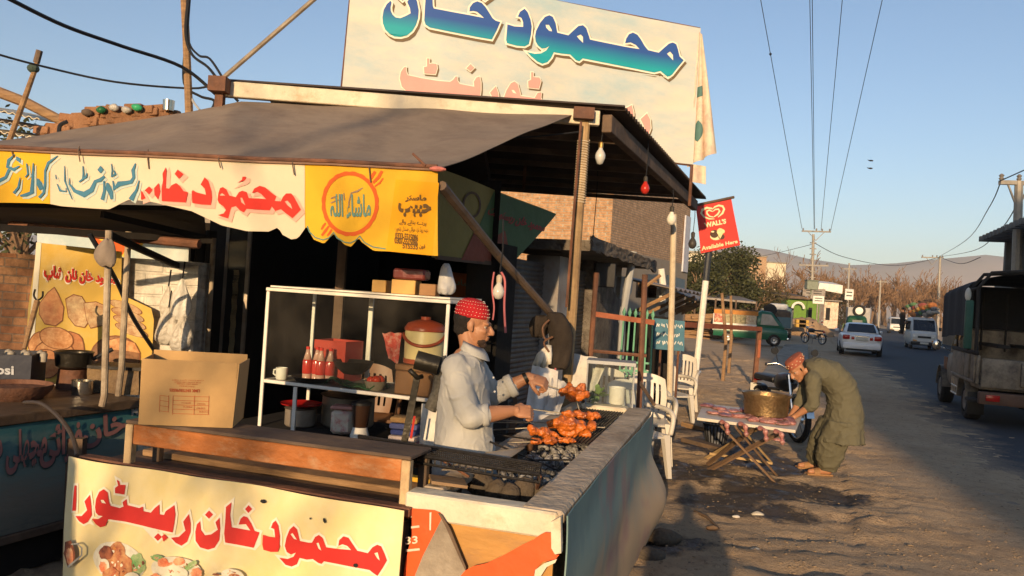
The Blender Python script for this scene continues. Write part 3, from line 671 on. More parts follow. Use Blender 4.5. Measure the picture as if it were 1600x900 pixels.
wire('sagging cable between the tall crossarm pole and the far right pole', [P(1273, 380, 78), P(1320, 402, 82), P(1400, 415, 90), P(1469, 402, 95)], .03)
wire('cable from the far right pole to the mud wall tree', [P(1469, 402, 95), P(1500, 412, 75), P(1532, 402, 60)], .03)
wire('upper cable from the far right pole up to the nearest roadside pole', [P(1469, 400, 95), P(1510, 375, 55), P(1545, 325, 34), P(1565, 280, 27)], .02)
wire('lower sagging cable from the far right pole to the nearest roadside pole', [P(1469, 401, 95), P(1520, 392, 55), P(1560, 362, 34), P(1588, 322, 27)], .02)
wire('short cable leaving the nearest roadside pole toward the right picture edge', [P(1562, 283, 27), P(1600, 266, 24)], .018)
wire('thin cable from the tall crossarm pole to the brick house', [P(1268, 382, 78), P(1215, 395, 90), P(1180, 402, 99)], .025)
# two birds
for px, py in ((1361, 251), (1360, 263)):
    q = P(px, py, 90); b = MB(); b.ball(q, (.28, .12, .1), 6, 4); b.prism([q, q+V((.35, .2, .12)), q+V((.1, .35, .02))], Z*.02); b.prism([q, q+V((-.35, .2, .12)), q+V((-.1, .35, .02))], Z*.02)
    tag(b.build('bird', M_black, loc=q), 'upper of the two tiny dark birds in the sky' if py < 255 else 'lower of the two tiny dark birds in the sky', 'bird')
# ------------------------------------------------------------------ outside the frame: what throws the long shadows (behind the camera)
def behind(x0, x1, y0, y1, h, label, m=M_plas):
    t = thing('shade_building', label, 'building', ((x0+x1)/2, (y0+y1)/2, 0)); b = MB(); b.obox((x0, y0, 0), (x1-x0, 0, 0), (0, y1-y0, 0), (0, 0, h)); b.build('wall', m, t)
    b = MB(); b.obox((x0-.2, y0-.2, h), (x1-x0+.4, 0, 0), (0, y1-y0+.4, 0), (0, 0, .2)); b.build('roof', M_conc, t)
# ================================================================== casters behind the camera
behind(-9.7, 45, -76, -56, 22.5, 'unseen tall building behind the viewer, right of the road, sized to shade it')  # unseen building, placed and sized so its shade covers the road
b = MB(); b.obox((-7.5, -1.3, 0), (4.55, 0, 0), (0, .25, 0), (0, 0, 1.78)); tag(b.build('shade_wall', M_plas, loc=(-5, -1.2, 0)), 'unseen chest high wall added behind the viewer on the left to shade the fry counter', 'wall')  # unseen wall added to keep the fry counter front in shade
bare_tree('bare_tree', (-6.9, -15, 0), 9.5, 'bare tree standing behind the viewer, throwing branch shadows on the awning', 31, None, .6, 1.2, .03)
# ================================================================== GRILL COUNTER
ZT = .90
A, B_, C_ = G(881, 800, ZT), G(1018, 639, ZT), G(643, 766, ZT)
AX = (B_-A).normalized(); WX = (C_-A); WL = WX.length; WX.normalize(); LN = (B_-A).length
M_mud = mat('sooty_plaster', (0.50, 0.40, 0.29), .95, .25, 6, .35, col2=(0.28, 0.215, 0.155), mix2=.57)
M_cheap = mat('chipped_white_paint', (0.66, 0.58, 0.44), .75, .15, 5, .2, col2=(0.36, 0.25, 0.13), mix2=.64, scale2=4)
M_ash = mat('ash_grey', (0.30, 0.29, 0.28), 1, .35, 14, .4, col2=(0.10, 0.10, 0.105), mix2=.56, scale2=6)
M_orange = mat('orange_sheet', (0.72, 0.10, 0.02), .55, .12, 4, .08, col2=(0.62, 0.15, 0.05), mix2=.66)
M_ply = mat('ochre_plywood', (0.46, 0.24, 0.07), .75, .2, 3, .15, col2=(0.30, 0.17, 0.08), mix2=.62, stretch=(1, 1, 3))
M_gi = mat('dull_metal', (0.36, 0.31, 0.25), .5, .25, 4, .12, metal=.3, col2=(.25, .2, .15))
gc = thing('grill_counter', 'long charcoal grill counter with plastered ledge, peeling teal side and cream beam across its front', 'counter', V((A.x, A.y, 0)))
LW = .17
b = MB(); b.obox(A+Z*-.055, AX*LN, WX*LW, Z*.055); b.build('ledge', M_mud, gc, bevel=.012)
b = MB(); b.obox(A+WX*(WL-.1)+Z*-.055+AX*.1, AX*(LN-.1), WX*.1, Z*.05); b.build('ledge', M_mud, gc, bevel=.012)
b = MB(); b.obox(A+AX*(LN-.14)+WX*LW+Z*-.055, AX*.14, WX*(WL-LW-.1), Z*.058); b.build('ledge', M_cheap, gc, bevel=.01)
b = MB(); b.obox(A-AX*.015+WX*.02+Z*-.105, WX*(WL+.0), AX*.1, Z*.1); b.build('front_beam', M_cheap, gc, bevel=.008)
b = MB(); b.obox(A+AX*.1+WX*LW+Z*-.2, AX*(LN-.25), WX*(WL-LW-.1), Z*.08); b.build('ash_bed', M_ash, gc)
b = MB(); b.obox(A+AX*.05+WX*.05-Z*.9, AX*(LN-.1), WX*(WL-.07), Z*.69); b.build('body', M_mud, gc)
b = MB(); b.obox(A+AX*.004+WX*.03-Z*.105, WX*(WL-.05), AX*.02, -Z*.6); b.build('front_board', M_ply, gc)
# painted sheet along the right side, bulging low down at the far end
def side_pt(u, v):
    s = u*LN; bul = .13*max(0, min(1, (u-.5)/.45))**1.2*(lambda q: q*q*(3-2*q))(min(1, max(0, (v-.32)/.40)))*(1 if v < .78 else 1-.5*(v-.78)/.22)
    lump = .012*nz3((u*6, v*4, 1))+.02*nz3((u*2, v*2, 4))
    return A-AX*.004-WX*(.012+bul+lump)+AX*s-Z*(.012+v*.86)
def peel_mat():
    m = bpy.data.materials.new("peeling_teal"); m.use_nodes = True; t = m.node_tree; L = t.links.new; b = t.nodes["Principled BSDF"]
    tc = _n(t, "ShaderNodeTexCoord"); sp = _n(t, "ShaderNodeSeparateXYZ"); L(tc.outputs['Object'], sp.inputs[0])
    n1 = _n(t, "ShaderNodeTexNoise"); n1.inputs['Scale'].default_value = 2.3; n1.inputs['Detail'].default_value = 8; n1.inputs['Roughness'].default_value = .65; n1.inputs['Distortion'].default_value = .6
    mps = _n(t, 'ShaderNodeMapping'); mps.inputs['Scale'].default_value = (1.6, 1.6, .55); L(tc.outputs['Object'], mps.inputs[0]); L(mps.outputs[0], n1.inputs['Vector'])
    n2 = _n(t, "ShaderNodeTexNoise"); n2.inputs['Scale'].default_value = 1.7; n2.inputs['Detail'].default_value = 4; mp = _n(t, "ShaderNodeMapping"); mp.inputs['Location'].default_value = (3, 7, 1); L(tc.outputs['Object'], mp.inputs[0]); L(mp.outputs[0], n2.inputs['Vector'])
    a = _n(t, "ShaderNodeMath", operation='MULTIPLY_ADD'); L(n1.outputs[0], a.inputs[0]); a.inputs[1].default_value = .55
    zz = _n(t, 'ShaderNodeMath', operation='ADD'); L(sp.outputs[2], zz.inputs[0]); zz.inputs[1].default_value = -.13; L(zz.outputs[0], a.inputs[2])
    cr = _n(t, "ShaderNodeValToRGB"); L(a.outputs[0], cr.inputs[0]); e = cr.color_ramp.elements
    e[0].position = .45; e[0].color = (.42, .31, .20, 1); e[1].position = 1.22 if False else 1.0; e[1].color = (.12, .21, .21, 1)
    for p_, c in ((.60, (.38, .32, .23)), (.72, (.22, .29, .26)), (.88, (.17, .27, .265))):
        q = cr.color_ramp.elements.new(p_); q.color = (*c, 1)
    mr = _n(t, "ShaderNodeMapRange"); mr.inputs[1].default_value = .56; mr.inputs[2].default_value = .66; mr.inputs[4].default_value = .7; L(n2.outputs[0], mr.inputs[0])
    mx = _n(t, "ShaderNodeMix", data_type='RGBA'); L(mr.outputs[0], mx.inputs[0]); L(cr.outputs[0], mx.inputs[6]); mx.inputs[7].default_value = (.30, .17, .17, 1)
    L(mx.outputs[2], b.inputs['Base Color']); b.inputs['Roughness'].default_value = .6
    bp = _n(t, "ShaderNodeBump"); bp.inputs['Strength'].default_value = .5; bp.inputs['Distance'].default_value = .01; L(n1.outputs[0], bp.inputs['Height']); L(bp.outputs[0], b.inputs['Normal'])
    return m
M_peel = peel_mat()
b = MB(); b.grid(side_pt, 60, 26, .006); sd_ = b.build('side_sheet', M_peel, gc, smooth=True)
M_ink = mat('faded_ink', (.05, .05, .05), .7, .4, 20, 0)
b = MB(); b.tube([side_pt(u, v)-WX*.004 for u, v in ((.035, .95), (.05, .68), (.085, .56), (.13, .58), (.15, .7), (.13, .88))], .008, 5); b.tube([side_pt(u, v)-WX*.004 for u, v in ((.17, .62), (.2, .52), (.22, .6), (.215, .8))], .005, 5)
b.tube([side_pt(u, v)-WX*.003 for u, v in ((.36, .2), (.345, .45), (.33, .62))], .003, 5); b.tube([side_pt(u, v)-WX*.003 for u, v in ((.33, .3), (.35, .42), (.365, .62))], .003, 5)
b.build('painted_mark', M_ink, sd_)
# front end: layered sheets
plF = Plane(A+AX*-.018, -WX, Z)
def fpoly(pts, off, th, m, name, par=gc, uvp=True):
    q = [plF.at(*plF.uv(600+x/5.333, 780+y/5.333), off) for x, y in pts]; b = MB(); b.prism(q, -plF.n*th); return b.build(name, m, par)
fpoly([(235, 75), (420, 90), (470, 110), (485, 165), (430, 300), (300, 560), (260, 760), (150, 760), (185, 500), (235, 300)], .004, .004, M_orange, 'orange_sheet')
fpoly([(485, 165), (500, 160), (560, 260), (690, 580), (640, 760), (225, 760), (270, 620), (330, 470)], .012, .005, M_gi, 'metal_flap')
fpoly([(460, 105), (490, 120), (560, 230), (695, 560), (690, 585), (640, 480), (520, 210)], .0155, .003, M_woodd, 'flap_edge')
fpoly([(690, 582), (760, 545), (870, 520), (980, 470), (1080, 415), (1160, 370), (1250, 330), (1310, 285), (1350, 265), (1402, 268), (1410, 400), (1440, 450), (1470, 450), (1440, 485), (1330, 510), (1265, 580), (1250, 760), (560, 760), (640, 640)], .02, .004, M_orange, 'orange_sheet')
fpoly([(1405, 175), (1450, 150), (1485, 130), (1490, 430), (1440, 440), (1410, 390)], .03, .03, M_cheap, 'corner_trim')
fpoly([(1265, 640), (1275, 570), (1350, 515), (1455, 480), (1440, 510), (1370, 545), (1310, 640), (1290, 760), (1262, 760)], .028, .004, M_cheap, 'corner_trim')
M_wl = mat('white_print', (.7, .62, .5), .6, .2, 9, 0)
fpoly([(385, 108), (400, 106), (395, 255), (384, 255)], .0065, .002, M_wl, 'white_stripe')
fpoly([(232, 222), (298, 215), (300, 232), (232, 240)], .0065, .002, M_wl, 'white_stripe')
fpoly([(188, 415), (300, 405), (303, 422), (188, 435)], .0065, .002, M_wl, 'white_stripe')
text_on(plF, '33', [(635, 838), (654, 836), (654, 848), (635, 850)], M_wl, .009, gc, .02, False)
# mesh grate over the far bed, live coals, stones, scrap card
gt = A+AX*(LN*.46)+WX*(LW+.005)+Z*-.012; M_soot = mat('sooty_steel', (0.022, 0.019, 0.017), .55, .4, 12, .1, metal=.4)
b = MB(); gl, gw = LN*.45, WL-LW-.12
for i in range(46): p = gt+AX*(gl*i/45); b.beam(p, p+WX*gw, .005, .005)
for i in range(17): p = gt+WX*(gw*i/16)+Z*.005; b.beam(p, p+AX*gl, .005, .005)
tag(b.build('grill_grate', M_soot, loc=gt), 'black wire grate lying over the coals at the far end of the grill counter', 'grate')
rr = random.Random(2); M_coal = mat('charcoal', (0.035, 0.033, 0.032), .9, .5, 30, .3, col2=(0.42, 0.40, 0.37), mix2=.5, scale2=16)
b = MB()
for i in range(420):
    u = rr.uniform(.30, .92) if i > 60 else rr.uniform(.22, .34); p = A+AX*(LN*u)+WX*(LW+.02+rr.random()*(WL-LW-.15))+Z*(-.115+rr.uniform(0, .025)*2)
    r = rr.uniform(.012, .026); b.ball(p, (r*rr.uniform(.7, 1.5), r*rr.uniform(.7, 1.4), r*rr.uniform(.6, 1)), 6, 4, Matrix.Rotation(rr.uniform(0, 6), 3, 'Z') @ Matrix.Rotation(rr.uniform(-1, 1), 3, 'X'))
tag(b.build('charcoal', M_coal), 'bed of ash covered charcoal in the grill', 'charcoal', kind='stuff')
M_stone = mat('sooty_stone', (0.13, 0.095, 0.065), .95, .35, 9, .4, col2=(.06, .05, .04))
def rock(name, label, p, r, seed, m, cat='stone', group=None):
    b = MB(); b.ball((0, 0, 0), r, 14, 9); 
    b.v = [q*(1+.28*nz3(q*(1/max(r)), 1.1, seed)+.1*nz3(q*(1/max(r)), 3, seed)) for q in b.v]
    return tag(b.build(name, m, smooth='all', loc=(0, 0, 0)), label, cat, group)
for i, (px, py, r, l) in enumerate(((752, 757, (.075, .055, .06), 'leftmost dark stone at the front of the ash bed'), (775, 768, (.05, .05, .05), 'second stone from the left at the front of the ash bed'), (797, 772, (.045, .045, .05), 'small dark stone in the middle of the row on the ash bed'), (818, 769, (.05, .045, .075), 'upright knobbly stone standing on the front edge of the ash bed'), (841, 768, (.05, .045, .045), 'rightmost stone of the row, touching the plastered ledge'))):
    o = rock('stone', l, None, r, i*3.1, M_stone); o.location = G(px, py, ZT-.07)
b = MB(); q = G(700, 752, ZT+.005); b.box(q, (.15, .12, .012), Matrix.Rotation(.2, 3, 'Z') @ Matrix.Rotation(.12, 3, 'Y')); tag(b.build('cardboard_scrap', mat('cardboard_dirty', (.25, .16, .09), .9, .3, 6, .1), loc=q), 'dirty folded cardboard scrap beside the stones on the grill counter', 'cardboard')
b = MB(); q = [G(690, 735, ZT+.03), G(760, 708, ZT+.08), G(820, 700, ZT+.08), G(770, 735, ZT+.03)]; b.prism(q, Z*.004); tag(b.build('metal_plate', M_gi, loc=q[0]), 'bent dull metal plate leaning over the ash behind the stones', 'plate')
# long perforated tray reaching from the bench over the grill
plT = [G(560, 683, 1.0), G(640, 688, 1.0), G(848, 726, 1.0), G(842, 745, 1.0), G(640, 712, 1.0), G(560, 700, 1.0)]
b = MB(); e0, e1, f0, f1 = G(560, 681, 1.0), G(846, 726, 1.0), G(560, 697, 1.0), G(843, 742, 1.0)
for i in range(90):
    u = i/89; b.beam(e0.lerp(e1, u), f0.lerp(f1, u), .0055, .004)
for k in range(7): u = k/6; b.beam(e0.lerp(f0, u)+Z*.004, e1.lerp(f1, u)+Z*.004, .006, .004)
b.tube([e0, e1, f1, f0], .008, 6); b.tube([e1-Z*.03, f1-Z*.03, f0-Z*.03], .006, 6)
for k in range(30): u = k/29; b.beam(f0.lerp(f1, u), f0.lerp(f1, u)-Z*.03, .006, .005)
tag(b.build('mesh_tray', M_soot, loc=e1), 'long sooty wire mesh tray bridging the rusty bench and the grill', 'tray')
b = MB(); b.tube([f1.lerp(e1, .4)-Z*.02, G(838, 770, ZT-.1)], .009, 6); tag(b.build('tray_prop', M_rust, loc=f1), 'short iron prop under the right end of the wire mesh tray', 'prop')
b = MB(); b.tube([e0.lerp(e1, .38)-Z*.01, P(733, 745, 3.45)], .006, 6); tag(b.build('tray_prop', M_rust, loc=f1), 'thin iron prop under the middle of the wire mesh tray, before the cook', 'prop')
# ================================================================== FRONT COUNTER WITH YELLOW BANNER
ZB = .84
K1, K2 = G(122, 712, ZB), G(640, 795, ZB); KX = (K2-K1).normalized(); KN = V((KX.y, -KX.x, 0))  # toward the viewer
fc = thing('front_counter', 'low timber counter carrying the yellow restaurant banner, with an open plank top', 'counter', V((K1.x, K1.y, 0)))
KL = (K2-K1).length
b = MB(); b.obox(K1-Z*.035, KX*KL, -KN*.06, Z*.035); b.build('edge_rail', M_rust, fc, bevel=.004)
b = MB(); b.obox(K1-Z*.06-KN*.06, KX*KL, -KN*.5, Z*.02); b.build('top_board', M_woodd, fc)
b = MB(); b.obox(K1-Z*.036-KN*.28+KX*.1, KX*(KL-.1), -KN*.14, Z*.03); b.build('plank', M_wood, fc, bevel=.004)
b = MB(); b.obox(K1-Z*.03-KN*.43+KX*.25, KX*(KL-.25), -KN*.05, Z*.04); b.build('yellow_plank', mat('yellow_paint', (.62, .36, .03), .6, .25, 6, .15, col2=(.3, .17, .06), mix2=.6), fc, bevel=.004)
b = MB()
for u, k in ((.03, .03), (.5, .03), (.95, .03), (.03, .5), (.95, .5)):
    b = MB(); b.obox(K1+KX*KL*u-KN*k-Z*ZB, KX*.05, -KN*.05, Z*(ZB-.065)); b.build('leg', M_woodd, fc)
bw = lambda u, v: .012*math.sin(u*5.1+v*2)+.006*math.sin(u*11-v*7)+.018*max(0, -v-.02)*math.sin(u*3.3)+.01*nz3((u*3, v*3, 0))
plB = Plane(K1+KN*.042, KX, Z, bw)
M_ban = mat('yellow_vinyl', (0.78, 0.62, 0.25), .45, .07, 2.2, .05, col2=(0.80, 0.72, 0.50), mix2=.53, scale2=1.4, sharp=.2, spec=.5)
b = MB(); b.grid(lambda u, v: plB.at(-.012+u*(KL+.012), .004-v*.80-0*u), 60, 26); bn = b.build('banner', M_ban, None, smooth='all')
tag(bn, 'yellow vinyl banner with red Urdu lettering and dishes of food, hung on the front counter', 'banner')
M_red = mat('banner_red', (0.60, 0.035, 0.03), .5, .1, 3, 0); M_cream2 = mat('banner_cream', (.82, .76, .60), .5, .05, 3, 0)
L1, L2 = ((100, 690), 4.287), ((360, 740), 5.333)
pw1 = [[(85, 290), (100, 290), (97, 380), (90, 460), (65, 460), (75, 370)], [(195, 350), (200, 420), (200, 490), (170, 535), (140, 550), (110, 530), (88, 495), (130, 495), (170, 455), (155, 395)],
       [(225, 435), (235, 380), (260, 330), (290, 312), (315, 335), (320, 400), (330, 425), (390, 440), (415, 430), (410, 400), (435, 380), (440, 420), (520, 440), (545, 430), (550, 460), (600, 470), (625, 440), (655, 415), (660, 480), (690, 485), (700, 460), (755, 420), (765, 480), (760, 540), (750, 600), (680, 585), (550, 555), (430, 530), (310, 515), (290, 560), (255, 570), (225, 550), (200, 515), (240, 515), (275, 495), (245, 490), (228, 470)], [(262, 385), (285, 385), (300, 410), (270, 405)],
       [(375, 250), (390, 260), (395, 285), (430, 285), (420, 350), (360, 340), (362, 305), (382, 290)], [(655, 605), (682, 630), (655, 655), (630, 630)], [(695, 610), (718, 635), (692, 660), (670, 637)],
       [(850, 480), (862, 540), (862, 600), (840, 665), (805, 690), (770, 670), (740, 635), (790, 630), (830, 590), (815, 530)],
       [(1040, 510), (1045, 580), (1040, 660), (1010, 710), (970, 722), (920, 705), (892, 660), (890, 600), (900, 550), (920, 530), (925, 590), (950, 625), (990, 620), (1030, 590), (1015, 540)], [(975, 460), (1000, 488), (975, 515), (950, 488)]]
pw2 = [[(0, 243), (-10, 350), (5, 450), (160, 478), (120, 425), (60, 428), (75, 380), (100, 358), (130, 368), (165, 420), (195, 480), (238, 492), (190, 620), (60, 595), (-45, 575), (-55, 500), (-48, 400), (-43, 280)], [(138, 268), (168, 300), (138, 333), (110, 300)],
       [(340, 450), (355, 410), (380, 390), (405, 430), (420, 520), (415, 610), (400, 650), (340, 652), (275, 635), (265, 590), (268, 510), (320, 525), (378, 530), (370, 460)],
       [(460, 600), (475, 530), (505, 460), (540, 430), (570, 460), (590, 555), (660, 570), (690, 570), (720, 520), (750, 505), (780, 530), (805, 610), (900, 625), (1010, 635), (980, 600), (940, 585), (905, 600), (915, 550), (950, 518), (990, 530), (1020, 580), (1060, 640), (1150, 660), (1190, 610), (1230, 588), (1265, 600), (1295, 660), (1318, 715), (1280, 780), (1235, 845), (1200, 825), (1165, 800), (1000, 775), (780, 730), (760, 752), (735, 745), (690, 710), (640, 715), (580, 700), (555, 755), (510, 775), (460, 760), (410, 700), (480, 710), (530, 690), (552, 655), (510, 672), (475, 650)],
       [(510, 500), (530, 490), (565, 545), (540, 540)], [(725, 575), (745, 570), (765, 640), (740, 620)], [(1205, 660), (1235, 650), (1255, 720), (1230, 700)]]
for pw, (o_, s_) in ((pw1, L1), (pw2, L2)):
    letters(plB, [p for p in pw if len(p) > 5 or p[0][1] < 340 or p[0][1] > 600 or p[0][0] == 975], o_, s_, M_cream2, .003, bn, .010, name='letter_outline')
    letters(plB, pw, o_, s_, M_red, .006, bn)
M_ro2 = mat('print_glaze', (.50, .20, .06), .4, .2, 12, 0)
# printed dishes
def pm(n, c, c2, s=14, mix=.5): return mat(n, c, .5, .25, 10, 0, col2=c2, mix2=mix, scale2=s)
M_plate, M_meat, M_meat2, M_grn, M_tom = pm('print_plate', (.72, .68, .55), (.62, .58, .45)), pm('print_meat', (.34, .10, .05), (.52, .27, .12), 26), pm('print_meat_dark', (.12, .04, .03), (.35, .12, .06), 30), pm('print_green', (.16, .35, .12), (.45, .50, .25), 22), pm('print_tomato', (.62, .14, .06), (.75, .45, .25), 24)
def pic(pl, parent, items, o, s, off=.003):
    for i, (kind, cx, cy, rx, ry, rot) in enumerate(items):
        poly = [pl.uv(o[0]+x/s, o[1]+y/s) for x, y in ell(cx, cy, rx, ry, 22, rot, .12 if kind not in (M_plate,) else .02, i)]
        put(poly_mesh([poly]), pl, off+.0012*i, .05).build('printed_food', kind, parent)
        if kind in (M_meat, M_plate, M_grn):
            rr_ = random.Random(i*7+int(cx)); b = None
            for j in range(9):
                a, q = rr_.uniform(0, 6.28), rr_.random()**.6*.8; x0, y0 = cx+rx*q*cos(a), cy+ry*q*sin(a)
                poly = [pl.uv(o[0]+x/s, o[1]+y/s) for x, y in ell(x0, y0, rx*rr_.uniform(.07, .2), ry*rr_.uniform(.05, .14), 9, rr_.uniform(0, 3), .3, j)]
                m_ = put(poly_mesh([poly]), pl, off+.0012*i+.0004+.00008*j, 0)
                if b is None: b = MB()
                b.m = rr_.randrange(3); b._add(m_.v, m_.f)
            b.build('printed_garnish', [M_meat2, M_tom, M_plate] if kind is not M_meat else [M_meat2, M_ro2, M_plate], parent)
pic(plB, bn, [(M_plate, 385, 800, 190, 130, .3), (M_grn, 520, 810, 60, 70, 0), (M_meat, 370, 760, 75, 90, .4), (M_meat, 430, 830, 70, 80, 0), (M_meat2, 300, 740, 55, 45, .2), (M_plate, 290, 830, 45, 55, 0), (M_tom, 285, 830, 28, 34, 0), (M_meat, 350, 890, 70, 60, 0), (M_plate, 500, 900, 55, 45, 0),
              (M_plate, 780, 850, 160, 90, .2), (M_grn, 665, 765, 42, 22, .2), (M_tom, 700, 795, 36, 30, 0), (M_tom, 800, 790, 36, 28, 0), (M_grn, 870, 820, 50, 20, -.6), (M_tom, 910, 870, 36, 34, 0), (M_tom, 655, 895, 36, 30, 0), (M_plate, 790, 870, 70, 45, 0), (M_meat2, 1040, 880, 24, 8, .1), (M_plate, 1150, 885, 75, 40, .2), (M_meat, 1160, 895, 40, 22, .1),
              (M_meat2, 60, 740, 36, 90, 0), (M_tom, 62, 760, 25, 60, 0)], *L1)
letters(plB, [stroke([(85, 675, 8), (130, 670, 10), (160, 700, 12), (155, 750, 12), (110, 785, 12), (55, 830, 14)])], *L1, mat('print_steel', (.35, .35, .33), .4), .035, bn, name='printed_handle')
# drips, dents and stains of the vinyl
pic(plB, bn, [(M_black, 265, 235, 26, 16, .2), (M_black, 803, 383, 11, 22, -.3), (M_black, 687, 365, 6, 9, 0), (M_black, 1050, 762, 20, 18, .4)], *L2, off=.008)
# ================================================================== RUSTY BENCH AND CARTON
ZN = 1.03
N1, N2 = G(196, 656, ZN), G(642, 714, ZN); NX = (N2-N1).normalized(); NN = V((NX.y, -NX.x, 0)); NL = (N2-N1).length
be = thing('bench', 'rusty orange wooden bench with pale legs, standing on the front counter', 'bench', V((N1.x, N1.y, ZB)))
M_rw = mat('rusty_orange_wood', (0.38, 0.13, 0.035), .7, .3, 5, .25, col2=(0.45, 0.33, 0.20), mix2=.64, scale2=3.5, stretch=(1, 1, 2))
M_leg = mat('pale_leg', (.50, .36, .20), .8, .25, 6, .2, col2=(.25, .12, .06), mix2=.6)
b = MB(); b.obox(N1+Z*-.016-KN*0, NX*NL, -NN*.22, Z*.016); b.build('seat', M_woodd, be, bevel=.004)
b = MB(); b.obox(N1-Z*.105+NX*.04-NN*.006, NX*(NL-.08), -NN*.02, Z*.088); b.build('front_apron', M_rw, be, bevel=.004)
b = MB(); b.obox(N1-Z*.09+NX*.04-NN*.20, NX*(NL-.08), -NN*.02, Z*.073); b.build('back_apron', M_woodd, be)
for u, w_ in ((0.0, 0), (NL-.04, 0), (0, .18), (NL-.04, .18)):
    b = MB(); b.obox(N1+NX*u-NN*(w_)-Z*(ZN-ZB+.03), NX*.038, -NN*.038, Z*(ZN-ZB+.012)); b.build('leg', M_leg if not w_ else M_woodd, be, bevel=.004)
M_card = mat('cardboard', (0.50, 0.31, 0.13), .85, .1, 3, .06, col2=(.43, .26, .11), mix2=.6); M_cardin = mat('cardboard_inside', (0.34, 0.21, 0.10), .9, .1, 3, .05)
q0, q1 = G(216, 663, ZN+.002), G(363, 669, ZN+.002)
bx = thing('cardboard_box', 'open brown cardboard carton with upside down red print, on the rusty bench', 'box', q0)
BXv = (q1-q0); BL = BXv.length; bxx = BXv.normalized(); bxy = V((-bxx.y, bxx.x, 0)); bxy = V((sin(R(-15.5)), cos(R(-15.5)), 0))
hh = .285; th = .005; D = .28
bul = lambda u, v: .006*math.sin(u*pi)*math.sin(v*pi)
pb = Plane(q0, bxx, Z, lambda u, v: bul(u/BL, v/hh))
b = MB(); b.grid(lambda u, v: pb.at(-.004*v+u*(BL+.008*v), v*hh), 10, 8, .004); bf = b.build('front_panel', M_card, bx, smooth=True)
b = MB(); b.obox(q1, bxy*D+bxx*.03, bxx*-th, Z*(hh-.004)+bxx*.012); b.build('side_panel', M_card, bx)
b = MB(); b.obox(q0+bxx*.002+bxy*.006, bxy*D, bxx*th, Z*(hh-.004)-bxx*.004); b.build('side_panel', M_cardin, bx)
b = MB(); b.obox(q0+bxy*D, BXv+bxx*.03, bxy*th, Z*(hh+.015)); b.build('back_panel', M_card, bx)
b = MB(); b.obox(q0+bxy*.006+Z*.002, BXv, bxy*(D-.01), Z*th); b.build('bottom', M_cardin, bx)
M_pr = mat('red_print', (.42, .09, .03), .8, .3, 30, 0)
C8 = ((180, 560), 4.5)
for (x0, y0, x1, y1, n) in ((410, 262, 662, 394, 4), (318, 258, 380, 376, 3)):
    out = []
    for k in range(n+1): y = lerp(y0, y1-8, k/n); out.append(stroke([(x0, y, 3), (x1, y+8, 3)]))
    for x in ((x0, x1, lerp(x0, x1, .6)) if n == 4 else (x0, x1)): out.append(stroke([(x, y0, 3), (x-5, y1, 3)]))
    for k_, p in enumerate(out): letters(pb, [p], *C8, M_pr, .001+.0003*(k_ % 8), bf, name='print_line')
def ut(s, x0, y0, x1, y1, dy=0, bold=.0):    # printed upside down
    text_on(pb, s, [(180+x1/4.5, 560+(y1+dy)/4.5), (180+x0/4.5, 560+y1/4.5), (180+x0/4.5, 560+y0/4.5), (180+x1/4.5, 560+(y0+dy)/4.5)], M_pr, .0015, bf, bold, False, 'print')
ut('LIMK ENTERPRISES', 385, 210, 598, 232, 6, .03)
for i, y in enumerate((145, 160, 172, 188)): ut(('CARTON QTY NET', 'FOR FOOD USE ONLY', 'KEEP DRY STORE', 'PACKED')[i], 400+i*18, y, 625-i*22, y+9, 5)
for (s, x, y) in (('BATCH', 470, 305), ('PRICE', 480, 333), ('WEIGHT', 575, 312), ('EXPIRY', 572, 342), ('CODE', 590, 368)): ut(s, x, y, x+62, y+11, 2)
# ================================================================== AWNING
V0, V1 = P(-60, 229, 4.62), P(683, 262, 4.12)        # valance top edge
VX = (V1-V0); VLn = VX.length; VXn = VX.normalized()
aw = thing('awning', 'grey brown cloth awning with a painted scalloped valance over the stall front', 'awning', V0.lerp(V1, .5)*1.0)
B0, B1 = P(338, 150, 5.95), P(900, 181, 6.2)
M_can = mat('awning_cloth', (0.235, 0.182, 0.138), .85, .12, 1.3, .12, bscale=5, col2=(.17, .125, .095), mix2=.55, bdist=.03)
def can(u, v):
    lo = V0.lerp(V1, u); tl = [P(-60, 226, 5.0), P(100, 206, 5.4), P(290, 176, 5.8), P(375, 158, 5.95)]
    # upper edge: follows the slope at the left, then the beam
    if u < .52: k = u/.52*3; i = min(2, int(k)); hi = tl[i].lerp(tl[i+1], k-i)
    else: hi = P(375, 158, 5.95).lerp(P(895, 180, 6.2), (u-.52)/.48)
    p = lo.lerp(hi, v); p.z -= .045*math.sin(v*pi)*(.6+.4*math.sin(u*9))*min(1, u*4)*min(1, (1-u)*7)+.02*nz3((u*7, v*3, 0))+.008*math.sin(u*38+v*5+3*nz3((u*4, v*2, 4)))*(1-v*.5); return p
b = MB(); b.grid(can, 90, 26, .004); cnp = b.build('canopy', M_can, aw, smooth=True)
for k in range(6): b = MB(); p_ = can(.12+.15*k, 0)+V((0, -.004, .0)); b.tube([p_+Z*.02, p_+V((.006, -.022, -.01)), p_+V((.02, -.02, -.05-.02*(k % 3)))], .0035, 5); b.build('tie', M_woodd, cnp)
wv = lambda u, v: .012*math.sin(u*6)+.02*v*math.sin(u*9.0)+.008*nz3((u*5, v*4, 2))
plV = Plane(V0, VXn, Z, wv)
